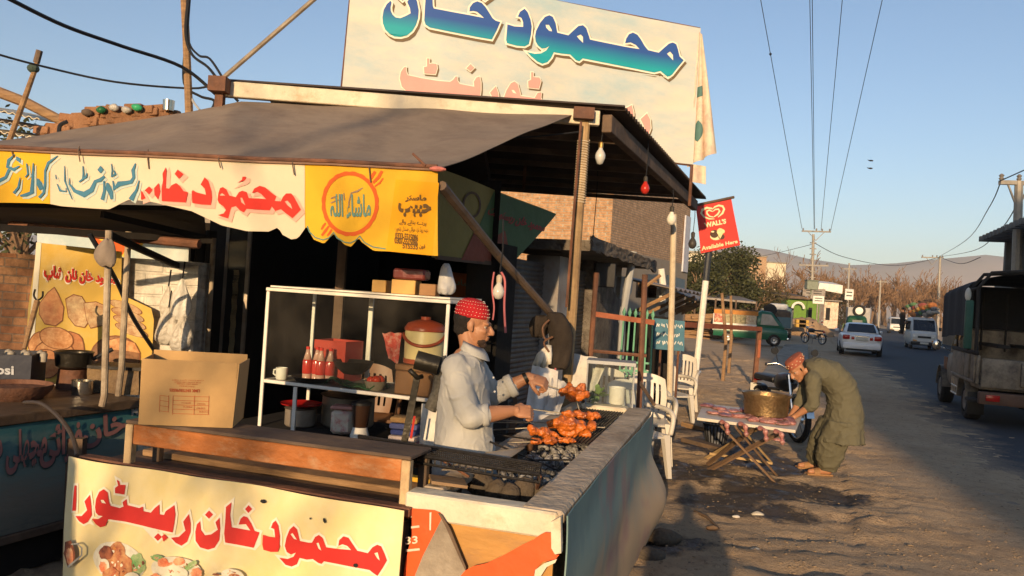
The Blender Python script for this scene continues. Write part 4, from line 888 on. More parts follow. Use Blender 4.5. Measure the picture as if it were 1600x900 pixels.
def bottom(px):
    pts = [(-60, 318), (0, 317), (75, 318), (95, 322), (170, 327), (205, 312), (240, 316), (300, 330), (345, 352), (385, 361), (420, 362), (435, 355), (440, 366), (455, 374), (466, 372), (480, 353), (481, 355), (490, 374), (507, 381), (522, 366), (524, 367), (540, 383), (550, 386), (562, 372), (566, 378), (585, 392), (610, 393), (640, 394), (673, 399), (690, 400)]
    for i in range(len(pts)-1):
        if pts[i][0] <= px <= pts[i+1][0]: return lerp(pts[i][1], pts[i+1][1], (px-pts[i][0])/max(1e-6, pts[i+1][0]-pts[i][0]))
    return pts[-1][1] if px > 0 else pts[0][1]
def valance(px0, px1, m, name, n=40):
    def f(u, v):
        px = lerp(px0, px1, u); pt = lerp(233, 262, px/683); t = plV.uv(px, pt); bo = plV.uv(px-2*0, bottom(px)); return plV.at(lerp(t[0], bo[0], v), lerp(t[1], bo[1], v)-.0, .0)
    b = MB(); b.grid(f, n, 10, .003); return b.build(name, m, aw, smooth=True)
M_vw, M_vy, M_vo = mat('valance_cream', (.60, .51, .37), .8, .08, 2, .06), mat('valance_yellow', (.66, .37, .02), .8, .1, 2, .06), mat('valance_orange', (.74, .34, .005), .8, .1, 2, .05)
vy0 = valance(-60, 78, M_vy, 'valance_panel', 14); vw = valance(78.5, 477, M_vw, 'valance_panel', 90); vy = valance(477.5, 683, M_vy, 'valance_panel', 60)
b = MB(); b.tube([plV.at(VLn*i/30, .006, .008) for i in range(31)], .012, 8); b.build('front_rail', M_rust, aw)
b = MB(); b.tube([plV.at(VLn*(.0+i/30), -.012, .016) for i in range(31)], .006, 6); b.build('piping', mat('brown_piping', (.25, .15, .1), .8), aw)
VC = ((200, 230), 5.714)
pv = [[(1110, 410), (1130, 370), (1180, 345), (1230, 360), (1290, 410), (1330, 440), (1315, 480), (1370, 485), (1390, 445), (1420, 415), (1465, 415), (1490, 445), (1520, 500), (1552, 560), (1475, 635), (1420, 595), (1370, 555), (1320, 570), (1290, 530), (1270, 565), (1150, 558), (1060, 550), (1035, 582), (1000, 565), (960, 525), (920, 535), (910, 560), (890, 635), (840, 620), (800, 605), (850, 590), (870, 560), (850, 530), (810, 500), (797, 470), (805, 410), (820, 365), (845, 355), (875, 375), (900, 430), (960, 445), (990, 400), (1020, 388), (1060, 400), (1080, 455), (1180, 460), (1240, 465), (1195, 420), (1160, 400)],
      [(812, 420), (835, 408), (865, 430), (820, 432)], [(1000, 450), (1020, 450), (1050, 520), (1010, 490)], [(1405, 485), (1430, 478), (1460, 510), (1475, 555), (1430, 520)],
      [(655, 335), (690, 270), (720, 300), (745, 390), (750, 450), (740, 515), (660, 512), (585, 500), (580, 400), (590, 385), (620, 405), (700, 425), (690, 370)],
      [(330, 240), (358, 185), (365, 220), (360, 300), (358, 370), (390, 375), (410, 345), (450, 325), (480, 350), (510, 395), (548, 405), (530, 495), (430, 490), (325, 485), (322, 380), (335, 300)],
      [(465, 205), (512, 245), (475, 285), (438, 245)], [(210, 355), (240, 385), (210, 425), (170, 390)], [(295, 325), (310, 400), (290, 470), (260, 430), (255, 370)], [(140, 390), (160, 420), (180, 460), (140, 475)], [(975, 318), (1015, 290), (1020, 262), (1050, 262), (1050, 285), (1030, 300)]]
M_vr, M_vp = mat('valance_red', (.58, .03, .02), .8, .12, 4, 0), mat('valance_pink', (.66, .36, .28), .8, .1, 4, 0)
solid = [p for i, p in enumerate(pv) if i not in (1, 2, 3)]
letters(plV, solid, *VC, M_vp, .006, vw, .006, (.018, -.014), name='letter_shadow'); letters(plV, pv, *VC, M_vr, .010, vw)
TC = ((0, 220), 6.4); M_tl, M_tls = mat('valance_blue', (.05, .17, .26), .8, .15, 4, 0), mat('valance_paleblue', (.42, .50, .46), .8, .1, 4, 0)
st_w = [[(1375, 230, 10), (1350, 300, 35), (1360, 370, 30), (1335, 415, 40), (1280, 425, 40), (1200, 435, 55), (1150, 480, 45), (1135, 400, 12)], [(1120, 230, 8), (1130, 300, 14), (1120, 365, 12)], [(1150, 300, 10), (1165, 335, 26), (1125, 360, 14)], [(1075, 420, 20), (1085, 470, 60), (1115, 520, 50), (1125, 585, 30)],
        [(1040, 400, 14), (1045, 500, 30), (1020, 590, 40)], [(1045, 355, 26), (1000, 390, 40), (945, 405, 36), (905, 490, 50), (830, 535, 60), (740, 500, 35), (690, 430, 12), (690, 370, 6)], [(820, 250, 10), (822, 330, 16), (815, 390, 16)], [(860, 320, 10), (850, 355, 24), (780, 410, 14)], [(1415, 400, 8), (1390, 500, 25), (1335, 595, 55)], [(1005, 250, 4), (1005, 290, 70), (1005, 325, 4)],
        [(645, 250, 6), (647, 400, 14), (715, 585, 6)], [(560, 340, 6), (568, 385, 9)], [(575, 430, 6), (605, 500, 22), (660, 505, 14), (660, 470, 8)]]
st_y = [[(580, 150, 8), (490, 220, 28), (460, 300, 20), (462, 430, 20), (450, 520, 24), (405, 572, 26)], [(390, 380, 14), (405, 430, 50), (430, 490, 40)], [(345, 225, 10), (345, 400, 26), (340, 520, 40), (285, 545, 35), (230, 555, 16)], [(282, 230, 10), (300, 335, 18), (275, 370, 12)], [(225, 370, 8), (212, 470, 22), (165, 530, 28)], [(170, 140, 8), (110, 200, 34), (95, 265, 30), (160, 292, 36), (215, 255, 12)], [(185, 160, 4), (205, 190, 46), (222, 222, 4)], [(115, 290, 30), (80, 370, 30), (-60, 440, 46)]]
for sts, par in ((st_w, vw), (st_y, vy0)):
    P_ = [stroke(s) for s in sts]
    for k_, p in enumerate(P_):
        letters(plV, [p], *TC, M_tls, .0055+.0004*(k_ % 5), par, 0, (.014, -.012), name='letter_shadow'); letters(plV, [p], *TC, M_tl, .0095+.0004*(k_ % 5), par)
YC = ((460, 240), 5.296); M_ro, M_te, M_br = mat('paint_redorange', (.60, .10, .015), .8, .1, 5, 0), mat('paint_teal', (.12, .25, .21), .8, .15, 5, 0), mat('paint_brown', (.13, .07, .02), .8, .2, 5, 0)
ring = []
for i in range(72): t = 2*pi*i/72; k = 1.0+.028*abs(math.sin(t*10)); ring.append((468+232*cos(t)*k, 418+262*sin(t)*k))
inn = [(468+205*cos(2*pi*i/48), 418+234*sin(2*pi*i/48)) for i in range(48)]
letters(plV, [ring, inn], *YC, M_ro, .006, vy, name='painted_ring')
for s in ([(675, 150, 22), (655, 180, 26), (635, 215, 22)], [(730, 145, 22), (700, 200, 26), (655, 245, 20)], [(738, 205, 10), (710, 245, 16), (670, 275, 10)], [(265, 575, 14), (245, 600, 20), (228, 630, 14)], [(292, 600, 14), (262, 640, 24), (232, 680, 18)], [(315, 628, 12), (300, 655, 18), (278, 682, 12)]):
    letters(plV, [stroke(s)], *YC, M_ro, .006, vy, name='painted_flourish')
def yq(x0, y0, x1, y1, dy=0, sk=0): return [(460+x0/5.296+sk, 240+y0/5.296), (460+x1/5.296+sk, 240+(y0+dy)/5.296), (460+x1/5.296, 240+(y1+dy)/5.296), (460+x0/5.296, 240+y1/5.296)]
text_on(plV, 'ماشاء اللہ', yq(305, 340, 640, 540, 0), M_te, .007, vy, .025)
for s in ([(575, 285, 6), (530, 315, 16), (480, 330, 10), (462, 400, 10), (458, 450, 8)], [(420, 330, 8), (425, 390, 10)], [(395, 340, 10), (400, 385, 14), (370, 390, 12)], [(310, 375, 10), (350, 360, 16), (355, 395, 12), (310, 410, 10)]): letters(plV, [stroke(s)], *YC, mat('paint_mauve', (.30, .20, .13), .8), .0065, vy)
q4 = [plV.uv(460+x/5.296, 240+y/5.296) for x, y in ((838, 214), (1192, 240), (1135, 843), (765, 808))]
put(poly_mesh([q4]), plV, .004).build('sewn_patch', M_vo, vy)
text_on(plV, 'ماسٹر', yq(915, 338, 1090, 400, 2), M_br, .008, vy, .045); text_on(plV, 'حبیب', yq(860, 405, 1130, 520, 12), M_br, .008, vy, .055)
text_on(plV, 'پردے بنانے والے', yq(868, 542, 1090, 590, 14), M_br, .008, vy, .01); text_on(plV, 'دینہ روڈ نزد حوالی صندل پٹھورہ', yq(835, 592, 1105, 650, 14), M_br, .008, vy, .0)
text_on(plV, '0333-5515086', yq(838, 650, 1022, 705, 20), M_br, .008, vy, .03, False); text_on(plV, '0307-5515086', yq(832, 690, 1020, 745, 22), M_br, .008, vy, .03, False); text_on(plV, '515535', yq(895, 738, 1020, 785, 10), M_br, .008, vy, .03, False); text_on(plV, 'فون', yq(1030, 745, 1080, 790, 4), M_br, .008, vy, .02)
gl_ = [plV.uv(460+x/5.296, 240+y/5.296) for x, y in ((110, 600), (130, 650), (175, 695), (240, 715), (290, 700), (330, 655), (360, 700), (420, 735), (470, 742), (515, 720), (548, 685), (590, 740), (660, 775), (760, 790))]
b = MB(); b.tube([plV.at(u, v, .004) for u, v in gl_], .004, 5); b.build('painted_line', M_te, vy)
# struts and posts of the awning
b = MB(); b.tube([P(690, 290, 4.16), P(775, 395, 5.1), P(862, 492, 6.0)], .028, 8); b.build('strut', mat('brown_pipe', (.16, .11, .075), .6, .3, 8, .1), aw)
b = MB(); b.tube([V0+Z*-.42-VXn*0+V((0, .5, 0)), V1.lerp(V0, .55)+Z*-.46+V((0, .6, 0))], .03, 8); b.build('inner_rail', M_rust, aw)
b = MB(); b.tube([P(645, 240, 4.15), P(665, 259, 4.12)], .007, 6); b.build('hook', M_rust, aw)
b = MB(); b.ball(P(684, 264, 4.1), (.045, .02, .014), 8, 5); b.build('rag_knot', mat('pink_rag', (.62, .2, .16), .9), aw)
# ================================================================== ROOF
rf = thing('corrugated_roof', 'dark corrugated sheet roof on a cream front beam, covering the stall', 'roof', P(905, 180, 6.2))
RF0, RF1 = P(338, 128, 5.9), P(938, 176, 6.2); zr = RF1.z+.03
R0 = P(975, 167, 6.2)
b = MB()
nc = 110
def roofp(u, v):
    a_ = P(338, 125, 5.9).lerp(R0, u); back = a_+ROAD*5.3; p = a_.lerp(back, v); p.z += .016*math.sin(v*nc*1.0*pi)+.004; return p
b.grid(roofp, 6, 220, .004); b.build('sheet', mat('roof_sheet', (.075, .055, .045), .8, .3, 3, .1), rf)
b = MB(); b.obox(RF0-Z*.10, RF1-RF0, V((0, .07, 0)), Z*.115); b.build('front_beam', M_cheap, rf, bevel=.006)
b = MB(); b.obox(RF1-Z*.15+V((.02, .02, 0)), ROAD*5.1, ROADX*.08, Z*.14); b.build('side_beam', M_woodd, rf, bevel=.006)
b = MB()
for k in range(1, 7): a_ = RF1+ROAD*(.8*k)-Z*.07; b.beam(a_-V((.0, 0, 0)), a_+(RF0-RF1)*1.0, .06, .05)
b.build('purlin', M_woodd, rf)
b = MB(); b.box(P(343, 133, 5.86), (.13, .12, .11)); b.box(P(912, 178, 6.16), (.16, .1, .09)); b.build('bracket', M_rust, rf)
b = MB(); b.box(P(344, 152, 5.9), (.06, .06, .22)); b.build('stub_post', M_rust, rf)
b = MB(); b.tube([P(345, 125, 5.85), P(495, -5, 5.6), P(620, -110, 5.4)], .017, 8); tag(b.build('stay_rod', M_gi, loc=P(345, 125, 5.85)), 'thin steel stay rod rising from the left end of the roof beam', 'rod')
M_post = mat('ochre_post', (.36, .24, .12), .6, .3, 6, .15, col2=(.2, .11, .06), mix2=.6)
def post(label, pa, pb, Y, r, m, extra=None):
    a, c = P(*pa, Y), P(*pb, Y); d = (c-a).normalized(); c = a+(c-a)*((a.z-.0)/(a.z-c.z)) if c.z < a.z else c
    t = thing('post', label, 'post', V((c.x, c.y, 0))); b = MB(); b.tube([a, c], r, 10); b.build('pole', m, t)
    if extra == 'wrap':
        b = MB(); u0, u1 = .10, .42; b.tube([a.lerp(P(*pb, Y), u0+(u1-u0)*i/200)+V((cos(i*pi/4), sin(i*pi/4), 0))*(r+.004) for i in range(201)], .006, 5); b.build('rope_wrap', mat('pale_rope', (.55, .45, .32), .9), t)
    return t
post('ochre pipe post wrapped with pale rope near its top, carrying the roof corner', (914, 188), (893, 495), 6.22, .042, M_post, 'wrap')
post('thin white painted post in front of the blue board, under the roof side', (1053, 335), (1045, 660), 9.4, .036, mat('pole_cream', (.58, .49, .36), .7, .15, 6, .1, col2=(.38, .28, .18), mix2=.6))
b = MB(); b.tube([P(908, 190, 6.1), P(895, 350, 6.1), P(885, 480, 6.05)], .011, 6); tag(b.build('pull_cord', M_rust, loc=P(908, 190, 6.1)), 'thin rusty rod hanging beside the rope wrapped post', 'rod')
# ================================================================== BIG SHOP BANNER ON THE ROOF
pl0, pl1 = P(535, 137, 8.34), P(1085, 256, 9.5); PXv = V((pl1.x-pl0.x, pl1.y-pl0.y, 0))
wb = lambda u, v: .025*math.sin(u*1.9)*(1 if v < 1 else .5)+.012*math.sin(u*7+v*3)*max(0, (u-2.6)/1.5)+.006*nz3((u*3, v*3, 0))
plS = Plane(V((pl1.x, pl1.y, pl1.z)), PXv, Z, wb)
def sb(u, v):
    TL, TR, BR, BL = plS.uv(552, -60), plS.uv(1095, 44), plS.uv(1083, 257), plS.uv(530, 190)
    a_ = V(BL).lerp(V(BR), u); c = V(TL).lerp(V(TR), u); q = a_.lerp(c, v); return plS.at(q.x, q.y)
def sky_banner_mat():
    return mat('banner_skyprint', (0.64, 0.60, 0.51), .5, .05, 2, .06, col2=(0.38, 0.50, 0.54), mix2=.54, scale2=1.1, sharp=.13, stretch=(.7, .7, 1.8), spec=.45)
tb = thing('shop_banner', 'large sky printed roof banner with blue and pink Urdu lettering, one end hanging loose', 'banner', pl1)
b = MB(); b.grid(sb, 70, 24); cl = b.build('cloth', sky_banner_mat(), tb, smooth='all')
b = MB(); TLw, TRw, BRw, BLw = sb(0, 1), sb(1, 1), sb(1, 0), sb(0, 0)
bk = -plS.n*.03
b.tube([BLw+bk, TLw+bk, TRw+bk, BRw+bk, BLw+bk], .02, 6); b.tube([BRw+bk, V((BRw.x, BRw.y, 2.9))+bk], .02, 6); b.tube([TLw.lerp(TRw, .5)+bk, BLw.lerp(BRw, .5)+bk, V((lerp(BLw.x, BRw.x, .5), lerp(BLw.y, BRw.y, .5), 2.9))+bk], .02, 6); b.tube([BLw+bk, V((BLw.x, BLw.y, 2.9))+bk], .02, 6); b.build('frame', M_rust, tb)
S1, S2, S3, S4 = ((580, 0), 6.154), ((800, 0), 5.714), ((610, 80), 6.154), ((860, 120), 6.0)
bl1 = [[(185, 8), (150, 40), (120, 95), (108, 165), (112, 225), (135, 285), (175, 325), (225, 350), (285, 355), (345, 340), (395, 300), (430, 240), (450, 175), (455, 100), (440, 20), (425, -30), (395, -60), (345, 20), (372, 80), (378, 130), (330, 155), (280, 175), (235, 168), (205, 140), (188, 105), (185, 70), (195, 25)],
       [(300, 8), (250, -40), (305, -90), (355, -35)], [(525, -60), (585, -60), (590, 60), (600, 85), (800, 125), (960, 155), (1080, 180), (1050, 150), (1010, 118), (975, 110), (940, 115), (945, 75), (975, 35), (1015, 18), (1060, 35), (1095, 75), (1130, 130), (1160, 180), (1190, 205), (1235, 218), (1200, 300), (1155, 385), (1020, 362), (850, 328), (700, 298), (560, 268), (520, 240), (508, 200), (515, 80)],
       [(1090, 10), (1045, -30), (1100, -75), (1145, -30)], [(1405, 165), (1425, 120), (1470, 90), (1500, 125), (1525, 190), (1538, 260), (1530, 340), (1510, 430), (1470, 452), (1390, 445), (1300, 420), (1292, 390), (1300, 300), (1305, 240), (1370, 260), (1455, 265), (1455, 220), (1440, 180), (1425, 170)]]
bl2 = [[(200, 330), (210, 280), (245, 210), (290, 155), (330, 140), (360, 155), (385, 210), (400, 295), (500, 318), (545, 275), (590, 235), (630, 228), (660, 255), (680, 310), (695, 355), (860, 388), (1010, 418), (1140, 438), (1105, 400), (1060, 378), (1010, 385), (1020, 345), (1045, 305), (1080, 290), (1120, 310), (1150, 350), (1185, 410), (1215, 448), (1310, 470), (1360, 425), (1400, 390), (1435, 380), (1465, 395), (1480, 440), (1495, 505), (1530, 540), (1480, 600), (1430, 665), (1395, 690), (1360, 665), (1325, 635), (1270, 648), (1100, 612), (900, 575), (630, 522), (600, 548), (570, 540), (515, 488), (440, 482), (368, 470), (345, 520), (310, 560), (265, 575), (220, 555), (165, 510), (130, 470), (200, 485), (255, 480), (300, 455), (328, 415), (295, 435), (260, 438), (225, 410), (205, 375)],
       [(295, 225), (325, 225), (350, 270), (350, 285), (325, 278), (300, 250)], [(575, 325), (610, 310), (630, 330), (632, 385), (600, 355)], [(1382, 480), (1410, 460), (1435, 490), (1437, 540), (1405, 505)]]
pk3 = [[(90, 260), (100, 200), (130, 155), (150, 150), (150, 190), (165, 230), (300, 262), (450, 288), (570, 300), (600, 280), (620, 250), (640, 248), (640, 290), (660, 320), (800, 348), (795, 300), (820, 260), (850, 250), (862, 300), (862, 380), (855, 440), (840, 500), (560, 455), (290, 408), (150, 380), (110, 340)],
       [(350, 72), (372, 72), (372, 125), (400, 120), (440, 125), (447, 165), (430, 225), (325, 215), (320, 155), (350, 150)], [(765, 130), (800, 165), (765, 200), (725, 170)], [(1005, 345), (1030, 410), (1035, 470), (1020, 540), (950, 590), (900, 580), (960, 530), (985, 470), (950, 405)],
       [(1080, 460), (1110, 380), (1150, 315), (1185, 298), (1215, 320), (1235, 390), (1245, 435), (1380, 455), (1410, 405), (1445, 400), (1440, 450), (1450, 475), (1560, 500), (1560, 560), (1100, 560), (1075, 510)], [(1155, 378), (1180, 378), (1205, 415), (1170, 405)], [(1345, 208), (1365, 208), (1365, 255), (1425, 258), (1440, 290), (1420, 365), (1320, 355), (1315, 295), (1345, 280)]]
pk4 = [[(705, 295), (768, 262), (785, 330), (785, 400), (700, 420)], [(850, 395), (910, 340), (940, 400), (945, 480), (920, 550), (850, 600), (800, 560), (870, 520), (890, 480)]]
def grad_blue():
    m = bpy.data.materials.new('banner_blue'); m.use_nodes = True; t = m.node_tree; L = t.links.new; b = t.nodes["Principled BSDF"]
    tc = _n(t, "ShaderNodeTexCoord"); sp = _n(t, "ShaderNodeSeparateXYZ"); L(tc.outputs['Object'], sp.inputs[0])
    h = _n(t, "ShaderNodeMath", operation='MULTIPLY_ADD'); L(sp.outputs[0], h.inputs[0]); h.inputs[1].default_value = GRAD[0]; L(sp.outputs[2], h.inputs[2])
    mr = _n(t, "ShaderNodeMapRange"); L(h.outputs[0], mr.inputs[0]); mr.inputs[1].default_value = GRAD[1]; mr.inputs[2].default_value = GRAD[2]
    cr = _n(t, "ShaderNodeValToRGB"); L(mr.outputs[0], cr.inputs[0]); cr.color_ramp.elements[0].color = (.01, .33, .38, 1); cr.color_ramp.elements[1].color = (.025, .085, .32, 1); cr.color_ramp.elements[0].position = .12; cr.color_ramp.elements[1].position = .6
    L(cr.outputs[0], b.inputs['Base Color']); b.inputs['Roughness'].default_value = .5; return m
# printed colour runs from teal at the letters' feet to blue at their heads (a printed gradient along the word)
l0, l1 = plS.uv(660, 50), plS.uv(1040, 115); t1 = plS.uv(1060, 70)
w0_, w1_ = plS.at(*plS.uv(640, 52)), plS.at(*plS.uv(1046, 118)); wt = plS.at(*plS.uv(1060, 72))
gs = -(w1_.z-w0_.z)/(w1_.x-w0_.x); gb = w1_.z+gs*w1_.x; gtp = wt.z+gs*wt.x
oo = pl1; GRAD = (gs, gb-oo.z-gs*oo.x, gtp-oo.z-gs*oo.x)
M_blue = grad_blue(); M_pk = mat('banner_pink', (.70, .34, .30), .5, .06, 3, 0); M_bw = mat('banner_white', (.82, .77, .64), .5, .04, 3, 0); M_bs = mat('banner_printshade', (.16, .11, .06), .6, .1, 3, 0)
for polys, (o_, s_), m, holes, ex in ((bl1, S1, M_blue, (), .02), (bl2, S2, M_blue, (1, 2, 3), .02), (pk3, S3, M_pk, (5,), .009), (pk4, S4, M_pk, (), .012)):
    sol = [p for i, p in enumerate(polys) if i not in holes]
    letters(plS, sol, o_, s_, M_bs, .004, cl, ex*.9, (.022, -.03) if m is M_blue else (.018, -.016), name='printed_shade')
    letters(plS, sol, o_, s_, M_bw, .008, cl, ex, name='letter_outline'); letters(plS, polys, o_, s_, m, .012, cl)
# loose end hanging at the right
M_drape = mat('printed_drape', (.66, .56, .42), .7, .1, 3, .1, col2=(.50, .30, .26), mix2=.58, scale2=5); M_drapeg = mat('drape_green', (.08, .17, .15), .7)
D0 = P(1091, 50, 9.48)
def drape(u, v):
    top = D0+V((.012+u*.05, u*.08, 0)); bot = P(lerp(1072, 1119, u), lerp(262, 238, u), 9.55-.12*u); p = top.lerp(bot, v); n_ = V((0, -1, 0))
    return p+n_*(.035*math.sin(u*15+v*2)*(.25+v))+V((.02*math.sin(u*15)*v, 0, 0))
b = MB(); b.grid(drape, 30, 30, .004); dr = b.build('loose_end', M_drape, tb, smooth=True)
b = MB(); b.grid(lambda u, v: P(lerp(1079, 1103, u), lerp(256+u*4, 284+4*u, v), 9.56-.03*math.sin(u*6)), 10, 6, .004); b.build('torn_strip', M_drape, tb, smooth=True)
b = MB(); b.grid(lambda u, v: drape(.25+.32*u, .42+.08*v)+V((0, -.012, 0)), 8, 4); b.build('printed_bottle', M_drapeg, dr, smooth=True)
b = MB(); b.grid(lambda u, v: drape(.25+.3*math.sin(v*pi)*(u-.5)+.12, .68+.17*v)+V((0, -.012, 0)), 8, 8); b.build('printed_bottle', M_drapeg, dr, smooth=True)
# ================================================================== SHOP INTERIOR AND THE ROW OF SHUTTERED SHOPS
F0 = V((-.12, 6.3, 0)); plW = Plane(F0, ROAD, Z)
def fu(px, py=480): return plW.uv(px, py)[0]
M_int = mat('shade_dark_wall', (.016, .013, .011), .95, .3, 3, .2)  # near-black base: the room's shade is put into the wall colour
sh = thing('kebab_shop', 'dark open fronted room of the restaurant behind the cabinet and awning', 'building', (-2, 7.5, 0))
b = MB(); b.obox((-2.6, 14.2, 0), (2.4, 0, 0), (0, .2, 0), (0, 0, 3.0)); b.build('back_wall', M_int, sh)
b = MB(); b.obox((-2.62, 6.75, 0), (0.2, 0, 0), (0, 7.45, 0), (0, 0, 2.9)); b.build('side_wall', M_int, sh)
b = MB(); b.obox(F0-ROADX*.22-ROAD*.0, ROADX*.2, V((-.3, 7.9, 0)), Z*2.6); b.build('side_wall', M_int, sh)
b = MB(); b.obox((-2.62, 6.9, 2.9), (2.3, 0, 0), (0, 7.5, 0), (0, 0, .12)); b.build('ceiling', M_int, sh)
b = MB(); b.obox((-2.42, 6.8, 0.004), (2.1, 0, 0), (0, 7.4, 0), (0, 0, .06)); b.build('floor_step', M_conc, sh)
b = MB(); b.obox(P(528, 380, 6.3)*1.0+V((0, 0, -1.9)), (.07, 0, 0), (0, .07, 0), (0, 0, 2.9)); b.build('door_jamb', M_woodd, sh)
# steel framed door leaf catching the light
t = thing('metal_door', 'narrow reflecting metal framed door leaf at the left side of the dark shop', 'door', P(345, 570, 6.4)*1)
dx0, dx1 = P(338, 600, 6.4), P(377, 600, 6.4)
for (xa, xb) in ((0, .12), (.86, 1)): b = MB(); b.obox(V((lerp(dx0.x, dx1.x, xa), 6.4, .3)), ((dx1.x-dx0.x)*(xb-xa), 0, 0), (0, .03, 0), (0, 0, 1.85)); b.build('stile', M_gi, t)
b = MB(); b.obox(V((dx0.x, 6.4, 2.15)), (dx1.x-dx0.x, 0, 0), (0, .03, 0), (0, 0, .05)); b.build('rail', M_gi, t)
b = MB(); b.obox(V((lerp(dx0.x, dx1.x, .12), 6.41, .3)), ((dx1.x-dx0.x)*.74, 0, 0), (0, .01, 0), (0, 0, 1.85)); b.build('panel', mat('dark_gloss', (.03, .03, .028), .25, .2, 4, .05), t)
b = MB(); b.grid(lambda u, v: V((lerp(dx0.x, dx1.x, .40+.22*u), 6.395+.008*math.sin(v*60), .45+1.3*v)), 4, 60, .004); b.build('foil_strip', mat('foil', (.62, .55, .36), .25, .2, 8, .1, metal=.9), t)
row = thing('shop_row', 'low row of closed shops with roller shutters, pale pillars and a crumbling concrete slab edge', 'building', F0)
M_shut = mat('shutter_steel', (.13, .135, .135), .55, .25, 3, .1, metal=.4, col2=(.09, .07, .06))
M_stonew = mat('stone_wall', (.22, .19, .155), .95, .35, 6, .5, col2=(.12, .10, .085), bdist=.05)
def fbox(px0, px1, z0, z1, off, depth, m, name, bev=0):
    u0, u1 = fu(px0), fu(px1); b = MB(); b.obox(F0+ROAD*u0+ROADX*off+Z*z0, ROAD*(u1-u0), -ROADX*depth, Z*(z1-z0)); return b.build(name, m, row, bevel=bev)
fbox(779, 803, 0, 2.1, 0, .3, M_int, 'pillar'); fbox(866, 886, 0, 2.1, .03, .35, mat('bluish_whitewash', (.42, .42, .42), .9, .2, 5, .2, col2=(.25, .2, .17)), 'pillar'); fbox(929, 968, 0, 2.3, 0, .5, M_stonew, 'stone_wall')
for a_, c_ in ((803, 866), (886, 929)):
    u0, u1 = fu(a_), fu(c_); b = MB(); n = 44
    b.grid(lambda u, v: F0+ROAD*lerp(u0, u1, u)+ROADX*(-.14+.012*abs(math.sin(v*n*pi)))+Z*(.02+2.0*v), 2, n*6, .003); b.build('shutter', M_shut, row)
fbox(968, 1012, 0, .95, 0, .4, M_stonew, 'low_wall'); fbox(968, 1066, 0, 2.0, -1.2, .3, M_plas, 'recess_wall'); fbox(1040, 1068, 0, 2.2, 0, .4, M_cream, 'pale_wall')
u0, u1 = fu(856), fu(976); b = MB()
b.grid(lambda u, v: F0+ROAD*lerp(u0, u1, u)+ROADX*(.40+.02*nz3((u*22, v*3, 0)))+Z*(2.16+.13*v-.04*u+.03*nz3((u*14, 2, v))), 50, 4, .03); b.obox(F0+ROAD*u0+ROADX*.38+Z*2.15, ROAD*(u1-u0), -ROADX*1.0, Z*.10); b.build('slab', mat('rough_slab', (.15, .125, .10), .95, .3, 5, .5, bdist=.05), row)
# lean-to tin awnings, pipes and hanging cloth further along
def leanto(label, pxa, pxb, z, out, drop):
    u0, u1 = fu(pxa), fu(pxb); o_ = F0+ROAD*u0+ROADX*-.1+Z*z; t = thing('tin_awning', label, 'awning', o_)
    b = MB(); b.grid(lambda u, v: o_+ROAD*(u1-u0)*u+ROADX*out*v-Z*(drop*v-.02*math.sin(u*40)), 60, 3, .012); b.build('sheet', M_tin, t)
    for k in range(3):
        q = o_+ROAD*(u1-u0)*(.1+.4*k); b = MB(); b.beam(q+ROADX*.05-Z*.5, q+ROADX*out*.9-Z*(drop+.05), .05, .05); b.build('bracket', M_wood, t)
leanto('first tin awning past the stone wall, held by slanting wooden brackets', 984, 1040, 2.02, .7, .12); leanto('second, smaller tin awning at the pale wall end', 1043, 1068, 2.0, .55, .2)
def pipe(name, label, cat, pts, Y, r, m):
    q = [P(x, y, Y if not hasattr(Y, '__len__') else Y[i]) for i, (x, y) in enumerate(pts)]; b = MB(); b.tube(q, r, 8); return tag(b.build(name, m, loc=q[-1]), label, cat)
M_grey = mat('grey_pvc', (.36, .37, .38), .5, .1, 4, 0)
pipe('drain_pipe', 'grey slanting drain pipe beside the stone wall', 'pipe', [(990, 393), (982, 440), (972, 500), (969, 560)], 9.4, .045, M_grey)
pipe('drain_pipe', 'short white pipe under the second tin awning', 'pipe', [(1033, 420), (1036, 445), (1035, 472)], 11.5, .05, M_white)
b = MB(); b.grid(lambda u, v: P(lerp(962, 990, u)-3*v, lerp(432, 455+14*math.sin(u*3), v), 9.7)+V((0, .03*math.sin(u*14), 0)), 16, 10, .004); tag(b.build('hanging_cloth', mat('grey_cloth', (.45, .43, .40), .95, .1, 4, .1), loc=P(975, 440, 9.7), smooth=True), 'grey white rag hanging from the pipe beside the stone wall', 'cloth')
for (px, py, w_, h_, Y, m, l) in ((1010, 452, .30, .28, 12.3, M_wood, 'small wooden box on the ledge under the first tin awning'), (1022, 462, .35, .22, 12.3, M_white, 'white tray on the ledge under the first tin awning'), (944, 430, .22, .26, 8.45, M_black, 'black electric meter box on the stone wall')):
    b = MB(); b.box(P(px, py, Y), (w_, .2, h_)); tag(b.build('meter_box' if m is M_black else 'storage_box', m, loc=P(px, py, Y), bevel=.01), l, 'box')
b = MB(); q = P(1015, 478, 11.6); b.obox(V((q.x-.6, 11.3, 0)), (.92, 0, 0), (0, .8, 0), (0, 0, 1.5)); tag(b.build('shed_wall', M_int, loc=(q.x, 11.6, 0)), 'dark low shed wall behind the green railing', 'wall')
